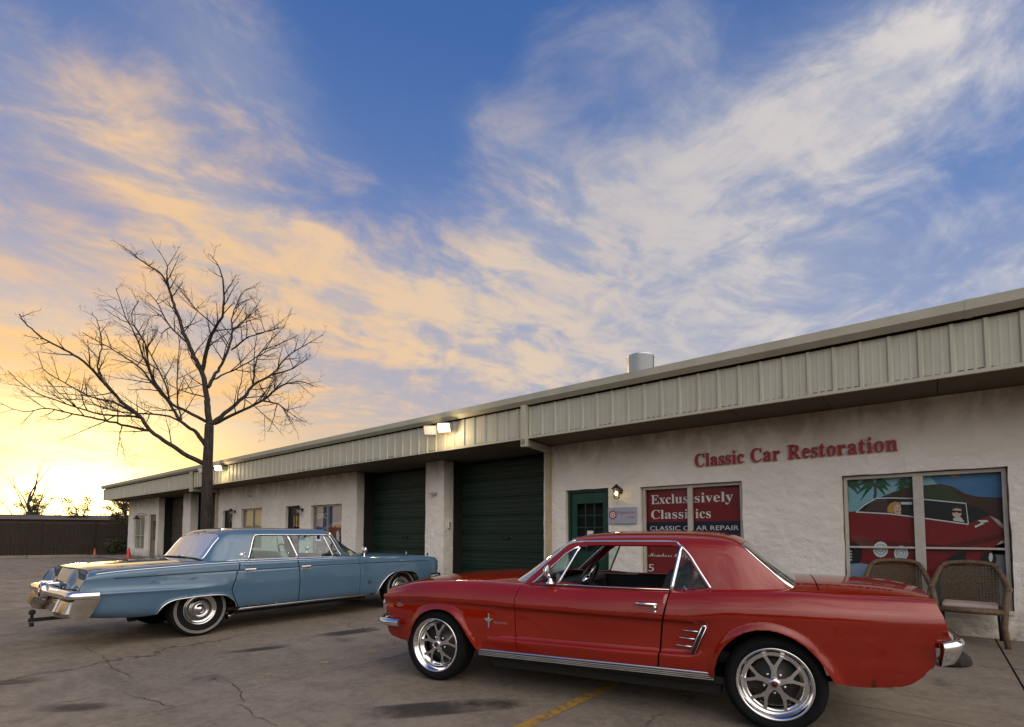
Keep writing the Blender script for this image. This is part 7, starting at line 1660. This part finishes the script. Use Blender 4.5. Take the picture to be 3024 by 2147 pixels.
# broken concrete lump near the coupe's rear bumper
t = empty('broken_concrete', T(4.36, 5.22, 0, .4)); tag(t, 'dark lump of broken concrete on the ground near the chair', 'rubble')
M_LUMP = mat('dark_concrete_lump', (.020, .018, .016), .95, fn=vary(.35, 9, bump=.5, bscale=30))
k = MB(); rg = random.Random(3); k.ball((0, 0, .05), (.20, .11, .085), 12, 8)
k.v = [(x * (1 + .25 * mnoise.noise((x * 9, y * 9, z * 9))), y * (1 + .3 * mnoise.noise((x * 8 + 3, y * 9, z * 9))), max(0, z * (1 + .35 * mnoise.noise((x * 14, y * 14, 5))))) for x, y, z in k.v]
k.sm = [False] * len(k.sm); k.build('lump', M_LUMP, t)
# stains and cracks on the lot
stain(-.66, 3.93, .78, .15, R(14)); stain(-.22, 4.05, .34, .12, R(8)); stain(-3.35, 3.95, .40, .10, R(6)); stain(-2.3, 6.9, .6, .14, R(40)); stain(-3.0, 5.9, .5, .08, R(35)); stain(-4.6, 4.6, .5, .09, R(20))
CRACKS = [[[-4.561,5.658],[-4.263,5.35],[-3.988,5.074],[-3.867,4.996],[-3.769,4.946],[-3.679,4.873],[-3.565,4.767]],[[-3.187,4.231],[-3.091,4.217],[-2.95,4.142],[-2.872,4.112],[-2.75,4.017],[-2.694,4.004],[-2.614,3.956]],[[-2.835,4.767],[-2.672,4.627],[-2.609,4.654],[-2.443,4.47],[-2.333,4.347],[-2.262,4.208],[-2.174,4.1]],[[-2.188,4.037],[-2.095,3.964],[-2.019,3.898],[-1.95,3.787],[-1.891,3.751],[-1.801,3.699],[-1.743,3.631],[-1.669,3.579]],[[-3.911,3.925],[-3.78,3.996],[-3.633,4.058],[-3.515,4.112],[-3.456,4.208]],[[-5.039,6.004],[-4.75,5.757],[-4.561,5.658]]]
M_CRACK = mat('crack_dirt', (.022, .018, .014), .95)
iB = BF.inverted(); rg = random.Random(12)
for ln in CRACKS:
    P = [(p[0] + rg.gauss(0, .006), p[1] + rg.gauss(0, .006)) for p in densify(ln, .05, False)]
    k = MB(); L_, R_ = [], []
    for i, p in enumerate(P):
        a_, b_ = P[max(i - 1, 0)], P[min(i + 1, len(P) - 1)]; dx, dy = b_[0] - a_[0], b_[1] - a_[1]; l_ = math.hypot(dx, dy) + 1e-9
        w_ = rg.uniform(.001, .0038) * (1 if 0 < i < len(P) - 1 else .1)
        L_.append(tuple(iB @ Vector((p[0] - dy / l_ * w_, p[1] + dx / l_ * w_, .005)))); R_.append(tuple(iB @ Vector((p[0] + dy / l_ * w_, p[1] - dx / l_ * w_, .005))))
    k.grid([L_, R_], False); k.build('crack', M_CRACK, lot)

# unseen trees added behind the camera to darken what paint and chrome mirror
M_UNSEEN_TREE_BAND = mat('unseen_tree_band_leaves', fn=f_leaf((.020, .026, .010), (.050, .052, .020)))
k = MB(); rg = random.Random(77)
for i in range(64):
    a_ = R(100 + 165 * (i + rg.uniform(-.3, .3)) / 63) + R(180) - R(90)
    d_ = rg.uniform(36, 44); x_, y_ = d_ * math.cos(a_ - R(90)) , -abs(d_ * math.sin(a_ - R(90)))
    h_ = rg.uniform(4.0, 8.0); foliage(k, (x_, y_, h_ * .5), (3.2, 3.2, h_ * .55), 130, .75, rg, .1)
o_ = k.build('unseen_tree_band', M_UNSEEN_TREE_BAND); tag(o_, 'dark band of unseen trees added behind the camera for reflections', None, None, 'stuff')
